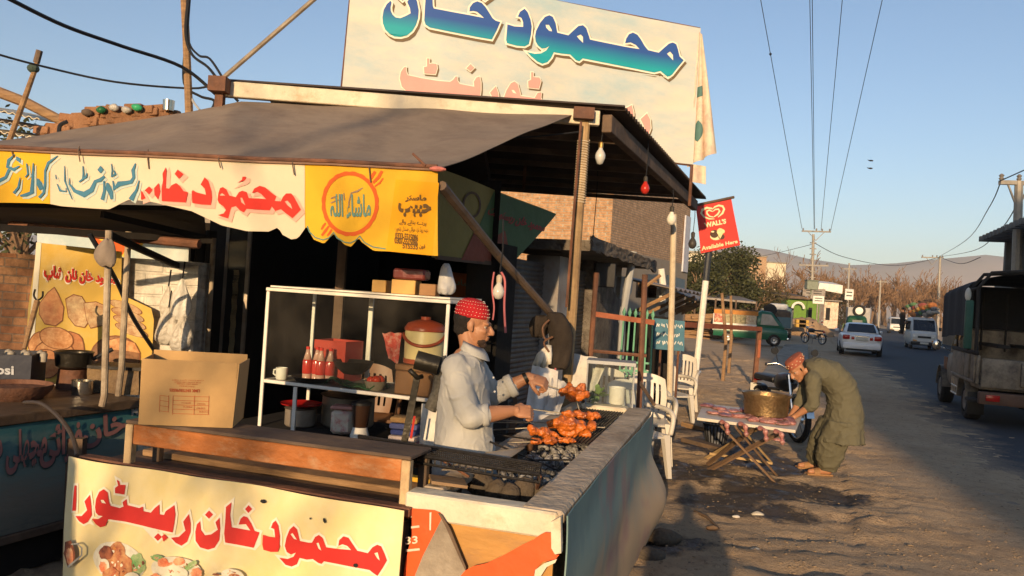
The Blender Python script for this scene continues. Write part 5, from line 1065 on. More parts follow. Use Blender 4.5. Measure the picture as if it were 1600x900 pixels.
# green spear topped railing
t = thing('green_railing', 'mint green iron railing panel with spear tips above a crumbling low wall', 'railing', P(995, 590, 9.2)); M_mint = mat('mint_paint', (.16, .40, .26), .5, .15, 6, .05)
ra, rb_, rc, rd = P(975, 492, 9.2), P(1020, 496, 9.2), P(1017, 568, 9.2), P(969, 565, 9.2)
for (p0, p1) in ((ra.lerp(rd, .07), rb_.lerp(rc, .07)), (rd, rc), (rd+Z*-.1, rc+Z*-.1)): b = MB(); b.beam(p0, p1, .02, .022); b.build('rail', M_mint, t)
for k in range(6):
    u = k/5; p0, p1 = ra.lerp(rb_, u), rd.lerp(rc, u); b = MB(); b.tube([p1-Z*.12, p0], .011, 6); b.lathe([(.001, .09), (.024, .03), (.014, 0)], 6, p0); b.build('bar', M_mint, t)
b = MB()
for k in range(3):
    c_ = rd.lerp(rc, .2+.3*k)-Z*.14; b.tube([c_+V((cos(i*.6)*.06*(1-i/16), 0, sin(i*.6)*.06*(1-i/16))) for i in range(14)], .01, 5)
b.build('scroll', M_mint, t)
# blue lettered board
plN = Plane(P(1024, 548, 9.9), P(1071, 552, 9.9)-P(1024, 548, 9.9), Z)
t = thing('notice_board', 'blue board with white hand painted lines behind the thin white post', 'sign', P(1045, 560, 9.9))
q = [plN.at(*plN.uv(x, y)) for x, y in ((1022, 497), (1070, 502), (1069, 549), (1021, 545))]; b = MB(); b.prism(q, plN.n*-.03); bo = b.build('board', mat('board_blue', (.055, .16, .23), .6, .2, 5, .05), t)
rr = random.Random(4); M_chalk = mat('chalk_white', (.6, .6, .58), .8, .2, 9, 0)
for r_, (y, a_) in enumerate(((508, 1.0), (522, .8), (535, .9))):
    x = 1026
    k = 0
    while x < 1062:
        L_ = rr.uniform(4, 8); s = [(x+L_*i/6, y+.05*x-51+3.2*math.sin(i*1.7+x)*a_+rr.uniform(-1, 1), 1.3) for i in range(7)]; letters(plN, [stroke(s)], (0, 0), 1, M_chalk, .004+.0004*(k % 4), bo, name='writing'); x += L_+rr.uniform(1, 3); k += 1
for px in (1032, 1060): b = MB(); p = P(px, 547, 9.93); b.tube([p, V((p.x+.03, p.y+.15, 0))], .015, 6); b.build('leg', M_rust, t)
# iron frame at the far end of the grill
t = thing('iron_rack', 'rusty iron frame of two uprights and a cross rail behind the glass food case', 'rack', P(960, 610, 6.9))
for a_, c_, r in (((932, 426), (919, 610), .024), ((1008, 429), (999, 622), .026)): q0_, q1_ = P(*a_, 6.9), P(*c_, 6.9); q1_ = q0_+(q1_-q0_)*(q0_.z/(q0_.z-q1_.z)); b = MB(); b.tube([q0_, q1_], r, 8); b.build('upright', M_rust, t)
b = MB(); b.beam(P(925, 490, 6.9), P(1022, 504, 6.9), .03, .045); b.build('rail', mat('red_oxide', (.28, .085, .04), .7, .3, 7, .15), t)
b = MB(); b.tube([P(925, 548, 6.9), P(1010, 556, 6.9)], .016, 6); b.build('rail', M_rust, t)
b = MB(); b.tube([P(1000, 598, 6.7), P(1022, 632, 6.3)], .016, 6); b.build('brace', M_woodd, t)
b = MB(); b.tube([P(1009, 447, 6.9), P(1032, 430, 6.9)], .016, 6); b.build('brace', M_wood, t)
t = thing('rail_fence', 'red oxide rail on a square post across the dirt yard', 'fence', G(1178, 606))
b = MB(); b.beam(P(1068, 507, 13), P(1188, 514, 17), .07, .09); b.build('rail', mat('red_oxide', (.28, .085, .04), .7, .3, 7, .15), t)
p = G(1178, 606); b = MB(); b.beam(p, P(1187, 512, p.y), .09, .09, V((1, 0, 0))); b.build('post', M_rust, t)
b = MB(); b.box(P(1186, 545, p.y-.06), (.06, .03, .38)); b.build('tie_plate', mat('red_oxide', (.3, .1, .05)), t)
for (xt, yt, xb, yb, l) in ((1128, 458, 1129, 596, 'taller thin wooden stake standing in the yard behind the rail'), (1142, 462, 1138, 585, 'thin wooden stake right of the taller stake in the yard')):
    g = G(xb, yb); b = MB(); b.tube([P(xt, yt, g.y), g+V((.02, 0, .9)), g-Z*.05], [.035, .04, .045], 7); tag(b.build('stake', M_wood, loc=g), l, 'stake')
# ------------------------------------------------------------------ menu banner hanging in the shade under the roof
plM = Plane(P(690, 300, 5.7), P(865, 330, 7.2)-P(690, 300, 5.7), Z, lambda u, v: .01*math.sin(u*5))
t = thing('menu_banner', 'shaded green and ochre menu banner hanging under the roof behind the slanting strut', 'banner', P(690, 400, 5.7))
qs = [(682, 262), (866, 336), (795, 413), (682, 402)]
def mb_(pts, m, off, name): q = [plM.uv(*p) for p in pts]; return put(poly_mesh([q]), plM, off, .15).build(name, m, t)
mb_([(675, 258), (868, 334), (800, 414), (675, 402)], mat('menu_ochre', (.26, .20, .05), .6, .15, 3), 0, 'cloth'); mb_([(772, 299), (868, 335), (800, 413), (722, 407)], mat('menu_green', (.07, .13, .05), .6, .15, 3), .003, 'green_field'); mb_([(740, 360), (775, 385), (770, 410), (718, 406)], mat('menu_red', (.25, .06, .03), .6), .006, 'printed_food')
mb_([(770, 372), (790, 360), (795, 385), (780, 395)], mat('menu_red', (.25, .06, .03), .6), .006, 'printed_food')
text_on(plM, 'محمود خان ریسٹورنٹ', [(765, 322), (852, 350), (845, 366), (758, 338)], mat('menu_letters', (.35, .05, .04), .6), .009, t, .04)
letters(plM, [ell(735, 320, 15, 21, 24), ell(735, 320, 12, 17, 24)], (0, 0), 1, M_woodd, .006, t, name='printed_ring')
b = MB(); b.beam(P(682, 402, 5.68), P(800, 415, 6.65), .03, .03); b.build('bottom_batten', M_woodd, t)
# ------------------------------------------------------------------ light bulbs
M_bulb = mat('bulb_glass', (.80, .78, .72), .15, .03, 4, 0, spec=.6, trans=.35); M_sock = mat('socket', (.05, .045, .04), .5, .2, 8, 0); M_brass = mat('brass', (.45, .28, .10), .35, .2, 8, .05, metal=.9); M_redb = mat('red_bulb', (.45, .03, .02), .2, .1, 4, 0)
def bulb(label, px, py, Y, r, m, drop=.35, holder=M_sock, long=1.0):
    q = P(px, py, Y); t = thing('light_bulb', label, 'light bulb', q)
    b = MB(); b.lathe([(.002, -r*1.35*long), (r*.55, -r*1.2*long), (r*.95, -r*.55), (r, 0), (r*.8, r*.6), (r*.42, r*1.2), (r*.4, r*1.5)], 14, q); b.build('bulb', m, t, smooth='all')
    b = MB(); b.lathe([(r*.46, r*1.45), (r*.5, r*2.4), (r*.25, r*2.7)], 10, q); b.build('socket', holder, t)
    b = MB(); b.tube([q+Z*r*2.6, q+V((.01, 0, r*2.6+drop*.5)), q+Z*(r*2.6+drop)], .005, 5); b.build('cord', M_wire, t); return t
bulb('clear glass bulb with a brass stem just right of the rope wrapped post', 938, 243, 6.3, .042, M_bulb, .2, M_brass, 1.3)
bulb('red bulb hanging under the roof', 1008, 294, 7.4, .042, M_redb, .35)
bulb('white lantern bulb at the top of the thin white post', 1049, 342, 9.0, .055, M_white, .2)
bulb('white bulb in a pale holder hanging on pink cord right of the red capped cook', 779, 455, 4.9, .038, M_bulb, .35, mat('pale_holder', (.5, .42, .33), .5))
bulb('dark unlit bulb below the roof corner beside the red hanging sign', 1082, 380, 11.2, .06, M_sock, .45)
bulb('small dark lamp holder hanging before the orange brick wall', 926, 382, 9.2, .04, M_sock, 1.0)
b = MB(); b.tube(spline([P(772, 425, 4.9), P(769, 450, 4.9), P(772, 480, 4.9), P(770, 500, 4.9)]), .006, 5); b.tube(spline([P(783, 425, 4.9), P(789, 440, 4.9), P(788, 480, 4.9), P(790, 520, 4.88)]), .008, 5); tag(b.build('pink_cord', mat('pink_cord', (.45, .13, .14), .8), loc=P(772, 425, 4.9)), 'faded pink cord tangled around the white bulb holder', 'cord')
b = MB(); b.tube(spline([P(915, 205, 6.2), P(800, 215, 6.0), P(720, 200, 5.9)]), .007, 5); tag(b.build('cable', M_wire, loc=P(915, 205, 6.2)), 'thin cable slung under the awning edge to the rope wrapped post', 'cable')
# ------------------------------------------------------------------ hanging jacket, gloves and straps
t = thing('black_jacket', 'black jacket hung on the slanting strut beside the roof post', 'jacket', P(875, 500, 5.9)); M_blk = mat('black_cloth', (.035, .026, .02), .95, .3, 6, .25)
rings = []
for (x, y, wx, wy) in ((868, 487, 12, .04), (872, 500, 18, .07), (880, 520, 20, .08), (878, 545, 18, .08), (874, 565, 18, .07), (872, 578, 17, .05)):
    c_ = P(x, y, 5.85); w_ = wx/PPM(5.85); rings.append([c_+V((cos(a)*w_*(1+.12*math.sin(a*3+y)), sin(a)*wy*(1+.2*math.sin(a*5+y*.1)), .012*math.sin(a*4))) for a in [2*pi*i/24 for i in range(24)]])
b = MB(); b.loft(rings); b.build('body', M_blk, t, smooth=True, sub=1)
rings = []
for (x, y, wx, wy) in ((850, 492, 14, .05), (845, 505, 20, .06), (842, 518, 16, .05), (838, 528, 8, .03)):
    c_ = P(x, y, 5.95); w_ = wx/PPM(5.95); rings.append([c_+V((cos(a)*w_*(1+.12*math.sin(a*3+y)), sin(a)*wy, .012*math.sin(a*4))) for a in [2*pi*i/20 for i in range(20)]])
b = MB(); b.loft(rings); b.build('collar', M_blk, t, smooth=True, sub=1)
t = thing('white_gloves', 'bunch of white cotton gloves hanging left of the black jacket', 'gloves', P(850, 545, 5.8)); M_glv = mat('cotton', (.66, .62, .54), .95, .08, 6, .2)
for k in range(6):
    a_, c_ = P(856+k*.8, 540, 5.8), P(834+k*5, 578-abs(k-2)*3, 5.8-.03*(k % 2)); b = MB(); b.tube([a_, a_.lerp(c_, .5)+V((-.01, -.015, 0)), c_], [.012, .026, .014], 7); b.build('glove', M_glv, t, smooth='all')
b = MB(); b.tube(spline([P(858, 500, 5.78), P(848, 512, 5.76), P(852, 530, 5.76), P(864, 526, 5.76), P(850, 535, 5.76), P(858, 550, 5.76)]), .008, 6); tag(b.build('strap', mat('leather_brown', (.16, .08, .045), .6), loc=P(858, 500, 5.78)), 'looped brown leather strap hanging in front of the black jacket', 'strap')
b = MB(); b.tube(spline([P(868, 575, 5.8), P(866, 600, 5.8), P(870, 640, 5.7)]), .008, 5); tag(b.build('cord', mat('pink_cord', (.45, .13, .14)), loc=P(868, 575, 5.8)), 'thin cord dangling under the black jacket to the grill', 'cord')
# ------------------------------------------------------------------ newspapers and white sheets past the grill
M_news = mat('newsprint', (.60, .57, .52), .9, .06, 6, .05, col2=(.42, .40, .37), mix2=.6, scale2=18)
def sheet(name, label, pts, Y, amp=.02, m=None, cat='paper', seed=0):
    q = [P(x, y, Yk) for (x, y), Yk in zip(pts, Y)]
    b = MB(); b.grid(lambda u, v: q[0].lerp(q[1], u).lerp(q[3].lerp(q[2], u), v)+V((0, amp*nz3((u*3, v*3, seed))+amp*.6*math.sin(u*7+seed), amp*.5*nz3((u*4, v*4, seed+5)))), 16, 16, .003)
    return tag(b.build(name, m or M_news, loc=q[0], smooth=True), label, cat)
sheet('newspaper', 'open newspaper page propped behind the roof post', [(893, 552), (948, 562), (920, 628), (884, 612)], (6.3, 6.3, 6.15, 6.15), .02, seed=1)
sheet('newspaper', 'folded newspaper edge left of the glass food case', [(935, 560), (945, 575), (925, 620), (918, 612)], (6.2, 6.2, 6.1, 6.1), .01, seed=2)
sheet('white_sheet', 'large white cloth sheet hanging behind the cook\'s hands', [(832, 570), (872, 580), (865, 668), (818, 658)], (5.7, 5.7, 5.3, 5.3), .05, mat('white_cloth', (.62, .59, .55), .95, .1, 3, .15), 'cloth', 3)
sheet('newspaper', 'crumpled newspaper below the hanging jacket', [(862, 590), (890, 600), (872, 650), (850, 640)], (5.65, 5.65, 5.4, 5.4), .04, seed=6)
# ------------------------------------------------------------------ glass food case
gq = P(915, 626, 5.95); gc_ = thing('glass_case', 'small glass food case with a grey lid on the far end of the grill', 'food case', gq); gq.z = ZT+.004
gx = (P(988, 632, 5.9)-P(915, 626, 5.95)); gx.z = 0; gl_ = gx.length; gx.normalize(); gy = V((-gx.y, gx.x, 0))
hgl, dgl = .31, .26
for (o_, a_, c_) in ((gq, gx*gl_, Z*hgl), (gq+gy*dgl, gx*gl_, Z*hgl), (gq, gy*dgl, Z*hgl), (gq+gx*gl_, gy*dgl, Z*hgl)):
    b = MB(); b.quad(o_, o_+a_, o_+a_+c_, o_+c_); b.build('pane', glass('case_glass', dust=.16), gc_)
b = MB(); b.obox(gq+Z*hgl-gx*.01-gy*.01, gx*(gl_+.02), gy*(dgl+.02), Z*.025); b.build('lid', M_grey, gc_)
for o_ in (gq, gq+gx*gl_, gq+gy*dgl, gq+gx*gl_+gy*dgl): b = MB(); b.tube([o_, o_+Z*hgl], .006, 6); b.build('edge', M_grey, gc_)
tq = gq+gx*gl_*.66+gy*.13+Z*.004; b = MB(); b.lathe([(.052, 0), (.06, .01), (.062, .12), (.066, .125), (.066, .13), (.058, .13), (.055, .015)], 20, tq); tag(b.build('tub', M_white, loc=tq, smooth=True), 'white plastic tub inside the glass food case', 'tub')
lq = gq+gx*gl_*.25+gy*.12+Z*.06; b = MB(); rr = random.Random(3)
for k in range(26):
    d = V((rr.gauss(0, 1), rr.gauss(0, 1), rr.gauss(.3, .7))).normalized(); s = d.cross(Z).normalized(); p = lq+d*.02; b._add([p-s*.012, p+s*.012, p+d*.055+s*.02, p+d*.07, p+d*.055-s*.02], [(0, 1, 2, 3, 4)])
tag(b.build('salad_greens', mat('lettuce', (.22, .34, .13), .6, .3, 10, .1), loc=lq), 'pale green salad leaves inside the glass food case', 'vegetables')
# ------------------------------------------------------------------ plastic chairs
M_pc = mat('white_plastic', (.58, .54, .48), .4, .05, 4, .03); M_bc = mat('brown_plastic', (.17, .085, .045), .45, .15, 4, .03)
def chair(label, m, loc, rz, group):
    t = thing('plastic_chair', label, 'chair', loc, rz, group)
    b = MB(); b.grid(lambda u, v: V((lerp(-.22, .22, u), lerp(-.22, .23, v), .44-.025*math.sin(v*pi)*math.sin(u*pi)-.015*(v > .95))), 10, 10, .02); b.build('seat', m, t, world=False, smooth=True)
    b = MB()
    bp = lambda u, v: V((lerp(-.20, .20, u)*(1+.12*math.sin(v*pi)), -.22-.10*v-.045*(1-(2*u-1)**2)*1.0+.045, .44+.42*v+.05*(1-(2*u-1)**2)*v))
    for (u0, u1) in ((0, .14), (.86, 1)): b.grid(lambda u, v: bp(lerp(u0, u1, u), v), 3, 10, .018)
    b.grid(lambda u, v: bp(u, lerp(.80, 1, v)), 14, 4, .018); b.grid(lambda u, v: bp(u, lerp(0, .14, v)), 14, 3, .018)
    for k in range(5): u0 = .19+.135*k; b.grid(lambda u, v: bp(lerp(u0, u0+.075, u), lerp(.14, .8, v)), 2, 8, .014)
    b.build('backrest', m, t, world=False, smooth=True)
    for sx in (-1, 1):
        b = MB(); b.tube(spline([(sx*.22, -.27, .66), (sx*.28, -.1, .67), (sx*.28, .12, .66), (sx*.27, .22, .60), (sx*.25, .22, .44)], 5), .024, 8); b.build('armrest', m, t, world=False, smooth='all')
        for sy in (-1, 1):
            a_ = V((sx*.20, sy*.2, .44)); c_ = V((sx*.25, sy*.24-(.05 if sy < 0 else 0), 0)); b = MB(); b.loft([[p+V((dx, dy, 0)) for dx, dy in ((-w_, -w_), (w_, -w_), (w_, w_), (-w_, w_))] for p, w_ in ((a_, .034), (a_.lerp(c_, .5), .026), (c_, .02))]); b.build('leg', m, t, world=False)
    return t
cg = 'plastic chairs beside the grill'
ch0 = chair('nearest white plastic chair, at the far end of the grill counter', M_pc, gp(1008, 7.7), R(205), cg)
for (px, Y, rz, l) in ((1024, 8.5, 175, 'white plastic chair left of the thin white post, behind the nearest chair'), (1012, 9.3, 190, 'white plastic chair with a reddish rim facing us behind the nearest white chair'), (1072, 12.3, 160, 'white plastic chair between the thin white post and the red sign pole'), (1058, 11.2, 200, 'white plastic chair just right of the thin white post, closer than its neighbour'), (955, 8.9, 170, 'white plastic chair behind the glass food case')):
    dup(ch0, gp(px, Y), R(rz), l)
cb0 = chair('brown plastic chair standing in shade behind the cook', M_bc, gp(798, 6.9), R(200), 'brown plastic chairs behind the cook'); dup(cb0, gp(835, 7.4), R(165), 'brown plastic chair behind the white hanging sheet'); dup(cb0, gp(590, 7.6), R(190), 'brown plastic chair inside the dark shop, seen through the cabinet')
t = thing('foam_box', 'long white foam box leaning by the end of the grill counter', 'box', G(1012, 720)); b = MB(); b.obox(G(1001, 722), V((.13, 0, 0)), V((.12, .75, 0)), Z*.30); b.build('body', M_pc, t, bevel=.01); b = MB(); b.obox(G(1001, 722)+V((-.005, -.005, .30)), V((.14, 0, 0)), V((.12, .76, 0)), Z*.03); b.build('lid', M_pc, t, bevel=.006)
# ------------------------------------------------------------------ red hanging sign
YF = 12.6
fl = thing('ice_cream_sign', 'red hanging ice cream sign with cream heart logo on a black and white pole', 'sign', V((G(1081, 638).x, YF, 0)))
p0 = P(1116, 318, YF); p1 = P(1081, 636, YF); b = MB(); um = .38
b.tube([p0.lerp(p1, um), p1.lerp(p0, -.0)-Z*.05], .05, 10); b.build('pole', M_white, fl); b = MB(); b.tube([p0, p0.lerp(p1, um)], .052, 10); b.build('pole_sleeve', mat('pole_black', (.03, .035, .045), .5), fl)
b = MB(); b.tube([P(1086, 321, YF-.07), P(1147, 308, YF-.07)], .022, 8); b.build('crossbar', M_woodd, fl)
plR = Plane(P(1097, 395, YF-.08), P(1155, 383, YF-.08)-P(1097, 395, YF-.08), Z, lambda u, v: .02*math.sin(v*4+u*3))
qq = [plR.uv(*p) for p in ((1087, 321), (1143, 309), (1156, 383), (1095, 396))]
def fp(u, v): a_ = V(qq[3]).lerp(V(qq[2]), u); c_ = V(qq[0]).lerp(V(qq[1]), u); p = a_.lerp(c_, v); return plR.at(p.x, p.y)
b = MB(); b.grid(fp, 14, 16, .006); fb = b.build('flag', mat('sign_red', (.62, .035, .025), .5, .06, 3, .03), fl, smooth=True)
RC = ((1070, 300), 9.0); M_cr = mat('sign_cream', (.80, .66, .38), .5, .05, 4, 0)
letters(plR, [stroke([(415, 380, 8), (340, 378, 20), (265, 350, 24), (228, 300, 30), (245, 250, 32), (310, 222, 30), (385, 232, 22), (392, 244, 6)])], *RC, M_cr, .006, fb, name='logo')
letters(plR, [stroke([(392, 240, 6), (420, 210, 22), (480, 188, 26), (535, 200, 32), (555, 240, 30), (530, 300, 28), (465, 355, 10)])], *RC, M_cr, .0064, fb, name='logo')
letters(plR, [stroke([(405, 355, 12), (345, 342, 20), (310, 305, 24), (310, 270, 24), (345, 255, 22), (390, 275, 14)])], *RC, M_cr, .0068, fb, name='logo')
letters(plR, [stroke([(392, 275, 8), (430, 245, 20), (475, 240, 24), (490, 270, 26), (460, 315, 24), (408, 350, 14)])], *RC, M_cr, .0072, fb, name='logo')
text_on(plR, "WALL'S", [(1070+262/9, 300+435/9), (1070+578/9, 300+372/9), (1070+580/9, 300+445/9), (1070+285/9, 300+505/9)], M_cr, .006, fb, .05, False)
text_on(plR, "Available Here", [(1070+230/9, 300+765/9), (1070+735/9, 300+668/9), (1070+738/9, 300+718/9), (1070+235/9, 300+828/9)], M_cr, .006, fb, .03, False)
M_choc = mat('choc', (.06, .025, .012), .5); M_van = mat('vanilla', (.75, .62, .3), .5, .15, 20, 0)
for i, (m, pts) in enumerate(((M_cr, ell(430, 625, 80, 55, 16)), (M_choc, ell(410, 590, 62, 58, 16)), (M_choc, ell(510, 630, 45, 40, 16)), (M_van, ell(498, 555, 55, 42, 14, 0, .15)), (M_van, [(450, 580), (540, 570), (490, 660)]), (M_cr, ell(385, 560, 24, 12, 10)))):
    letters(plR, [pts], *RC, m, .006+.0006*i, fb, name='printed_cone')
# ------------------------------------------------------------------ meat table, basin and what stands round it
ZM = .60; T0, T1, T2, T3 = G(1089, 652, ZM), G(1243, 672, ZM), G(1253, 648, ZM), G(1099, 630, ZM)
tt = thing('folding_table', 'folding wooden table with a whitish top, slippery with raw meat', 'table', (T0+T2)/2*1.0); M_tt = mat('table_cream', (.62, .56, .47), .5, .1, 5, .05, col2=(.45, .30, .26), mix2=.58)
b = MB(); b.prism([T0-Z*.03, T1-Z*.03, T2-Z*.03, T3-Z*.03], Z*.03); b.build('tabletop', M_tt, tt, bevel=.004)
M_lath = mat('lath', (.40, .27, .13), .75, .25, 5, .15); M_lathd = mat('lath_dark', (.18, .11, .065), .8, .25, 5, .15)
def lath(foot, top, m, w_=.035): g = G(*foot); b = MB(); b.beam(g, G(*top, ZM-.035), .02, w_*1.2, (0, 1, .3)); b.build('leg', m, tt)
lath((1214, 757), (1126, 664), M_lathd, .045); lath((1101, 738), (1218, 676), M_lathd, .045); lath((1097, 720), (1196, 662), M_lath); lath((1207, 724), (1146, 655), M_lath); lath((1213, 742), (1150, 668), M_lathd); lath((1104, 727), (1180, 668), M_lathd)
b = MB(); b.beam(G(1108, 726)+Z*.12, G(1206, 742)+Z*.12, .025, .025); b.build('stretcher', M_lath, tt)
rr = random.Random(12); M_meatA = mat('raw_meat', (.33, .12, .11), .3, .25, 14, .2, col2=(.46, .27, .23), mix2=.55, scale2=22, spec=.6); M_meatB = mat('raw_meat_dark', (.21, .085, .10), .3, .25, 14, .2, col2=(.40, .22, .2), mix2=.6, scale2=20, spec=.6)
mspots = [(.06, .75), (.14, .3), (.2, .65), (.28, .25), (.33, .6), (.4, .3), (.46, .7), (.5, .35), (.57, .2), (.6, .55), (.67, .3), (.74, .18), (.78, .45), (.86, .2), (.93, .3), (.9, .5), (.25, .45), (.54, .5), (.7, .6)]
ml = ['leftmost slab of raw meat at the far corner of the table', 'slab of raw meat second from the left, near the front edge']
for i, (u, v) in enumerate(mspots):
    q = T0.lerp(T1, u).lerp(T3.lerp(T2, u), v)+Z*.018; b = MB(); b.ball((0, 0, 0), (rr.uniform(.07, .11), rr.uniform(.05, .08), rr.uniform(.014, .026)), 16, 8)
    b.v = [p*(1+.35*nz3(p*14, 1, i*2.3))+V((0, 0, .012*nz3(p*30, 1, i))) for p in b.v]; o = b.build('meat_piece', M_meatA if i % 3 else M_meatB, smooth='all'); o.location = q; o.rotation_euler = (0, 0, rr.uniform(0, 3)); tag(o, 'flattened piece of raw meat laid out on the folding table', 'meat', 'raw meat pieces on the folding table')
for i, (px, py, l) in enumerate(((1134, 663, 'strip of meat drooping over the front table edge, left one'), (1163, 666, 'pale strip of meat drooping over the middle of the front table edge'), (1194, 673, 'reddish strip of meat drooping over the front table edge, above the crossed legs'), (1219, 678, 'rightmost strip of meat drooping over the front table edge'))):
    q = G(px, py, ZM); b = MB(); b.tube(spline([q+V((-.03, .06, .012)), q+V((0, -.012, .008)), q+V((.012, -.022, -.05)), q+V((.02, -.02, -.09))]), [.02+.006*math.sin(k) for k in range(19)], 7); tag(b.build('meat_strip', M_meatA, smooth='all', loc=q), l, 'meat')
bq = G(1204, 656, ZM)+V((0, .16, .004)); b = MB(); r_ = .235; b.lathe([(.001, 0), (r_*.78, 0), (r_*.92, .03), (r_*.97, .2), (r_*1.06, .235), (r_*1.06, .245), (r_*.95, .235), (r_*.9, .2), (r_*.85, .035), (.001, .012)], 32, bq, cap=False); tag(b.build('metal_basin', mat('old_brass', (.34, .23, .115), .42, .35, 9, .15, metal=.85, col2=(.16, .09, .04), mix2=.56, scale2=5), smooth=True, loc=bq), 'large dented brass basin standing on the meat table', 'basin')
t = thing('black_basket', 'black ribbed plastic basket standing under the meat table', 'basket', G(1118, 694)); g = G(1118, 694)
b = MB()
for k in range(22): a_ = 2*pi*k/22; b.beam(g+V((cos(a_)*.12, sin(a_)*.1, 0)), g+V((cos(a_)*.16, sin(a_)*.13, .24)), .02, .01, V((cos(a_), sin(a_), 0)))
b.build('ribs', M_black, t); b = MB(); b.lathe([(.15, .235), (.168, .235), (.168, .26), (.15, .26)], 24, g, sy=.82, cap=False); b.build('rim', M_black, t); b = MB(); b.lathe([(.001, .01), (.12, .01), (.12, .03), (.15, .2)], 20, g, sy=.8, cap=False); b.build('liner', mat('basket_blue', (.16, .17, .2), .6), t)
b = MB(); q0_, q1_ = G(1068, 668), G(1115, 680); b.beam(q0_+Z*.05, q1_+Z*.05, .1, .06); tag(b.build('plank', M_wood, loc=q0_), 'pale plank lying on the ground left of the meat table', 'plank')
b = MB(); q0_, q1_ = G(1070, 690), G(1130, 706); b.beam(q0_+Z*.03, q1_+Z*.03, .14, .05); tag(b.build('plank', M_woodd, loc=q0_), 'dark wet plank lying on the ground under the meat table', 'plank')
rr = random.Random(8)
for (px, py, r, m, n, l) in ((1150, 809, .032, M_pc, 'plastic_cup', 'crushed white plastic cup lying on the wet dirt'), (1184, 806, .055, mat('plastic_scrap', (.50, .45, .36), .4, .2, 8, .3), 'plastic_scrap', 'crumpled translucent plastic scrap right of the crushed cup'), (1180, 862, .04, mat('plastic_scrap', (.5, .45, .36)), 'plastic_scrap', 'flat plastic scrap at the bottom of the dirt verge'), (1112, 827, .045, M_wood, 'stone', 'small tan stone below the crushed cup'), (1038, 848, .13, M_stone, 'stone', 'dark angular stone at the foot of the bulging counter side'), (1012, 872, .12, M_stone, 'stone', 'second dark stone half under the bulging counter side'), (1085, 745, .05, M_stone, 'stone', 'small stone on the wet ground left of the table legs'), (1268, 690, .05, M_stone, 'stone', 'grey stone beside the motorcycle wheel'), (1215, 690, .07, M_meatA, 'meat_scrap', 'pink meat scrap fallen on the wet ground')):
    o = rock(n, l, None, (r, r*.7, r*.45), px, m, n.replace('_', ' ').split()[-1]); o.location = G(px, py)+Z*r*.22
b = MB(); b.tube([G(1088, 742)+Z*.02, G(1115, 752)+Z*.015, G(1143, 762)+Z*.01], [.012, .018, .006], 6); tag(b.build('stick', M_wood, loc=G(1115, 752)), 'curved stick lying on the wet ground below the table', 'stick')
b = MB(); b.tube([G(1085, 800)+Z*.01, G(1105, 812)+Z*.02, G(1125, 828)+Z*.005], [.01, .014, .006], 6); tag(b.build('stick', M_woodd, loc=G(1105, 812)), 'dark twig on the dirt left of the crushed cup', 'stick')
# loose gravel and crumbs over the verge: nobody could count them
b = MB(); rr = random.Random(77)
for i in range(2600):
    px = rr.uniform(1010, 1620); py = 600+300*rr.random()**.8; g = G(px, py)
    if road_s(g) > rr.uniform(-.3, 1.6): continue
    r = rr.choice((.003, .004, .005, .007, .012)); b.ball(g+Z*(gz(g.x, g.y)+r*.1), (r*rr.uniform(.8, 1.6), r, r*.5), 5, 3, Matrix.Rotation(rr.uniform(0, 6), 3, 'Z'))
o = b.build('gravel', mat('gravel', (.24, .175, .115), .95, .4, 9, 0)); tag(o, 'loose gravel and crumbs scattered over the dirt verge', 'gravel', kind='stuff')
# ------------------------------------------------------------------ chicken on skewers
M_chk = mat('grilled_chicken', (.66, .17, .022), .34, .25, 16, .35, col2=(.13, .03, .01), mix2=.58, scale2=15, spec=.7, sss=.12, bscale=40)
M_skew = mat('skewer', (.4, .36, .3), .35, .2, 10, 0, metal=.9)
def chicken(label, blobs, skew, Y, seed):
    q0_ = P(*blobs[0][:2], Y); t = thing('chicken_skewer', label, 'chicken', q0_)
    b = MB()
    for i, (px, py, rx, ry, a_) in enumerate(blobs):
        c_ = P(px, py, Y+.03*((i % 3)-1)); s = 1/PPM(Y); b.ball(c_, (rx*s, ry*s*1.15, ry*s), 14, 9, Matrix.Rotation(R(a_), 3, 'Y'))
    o = b.build('meat', M_chk, t); remesh(o, .007, 2, .4, lambda p, n: .014*nz3(p, 24, seed)+.009*nz3(p, 60, seed)-.004)
    for (x0, y0, x1, y1, k) in skew: b = MB(); b.tube([P(x0, y0, Y+.02*k), P(x1, y1, Y+.02*k)], .004, 5); b.build('skewer', M_skew, t)
chicken('longest piece of chicken in front, nearest to us on the coals', [(838, 690, 10, 6, 0), (858, 688, 14, 7, 4), (880, 688, 12, 6, 0), (895, 689, 8, 5, 0)], [(770, 692, 838, 690, 0)], 4.28, 1)
chicken('glossy drumstick lying across the left of the second row on the grill', [(832, 671, 10, 9, 20), (850, 675, 13, 9, 15), (868, 681, 12, 7, 20), (880, 687, 10, 5, 10)], [(765, 672, 832, 668, 0), (755, 660, 830, 660, 1)], 4.42, 2)
chicken('biggest whole chicken piece piled in the middle of the grill', [(868, 662, 14, 9, -10), (885, 662, 18, 13, 0), (905, 668, 16, 12, 10), (925, 667, 10, 9, 0), (890, 676, 18, 8, 5), (915, 678, 12, 7, -10)], [(780, 656, 868, 662, 0), (925, 667, 945, 668, 0)], 4.6, 3)
chicken('long chicken piece at the back of the grill', [(888, 648, 12, 7, 0), (905, 648, 14, 7, 4), (922, 649, 12, 7, 0), (933, 650, 7, 6, 0)], [(790, 634, 888, 647, 0)], 4.85, 4)
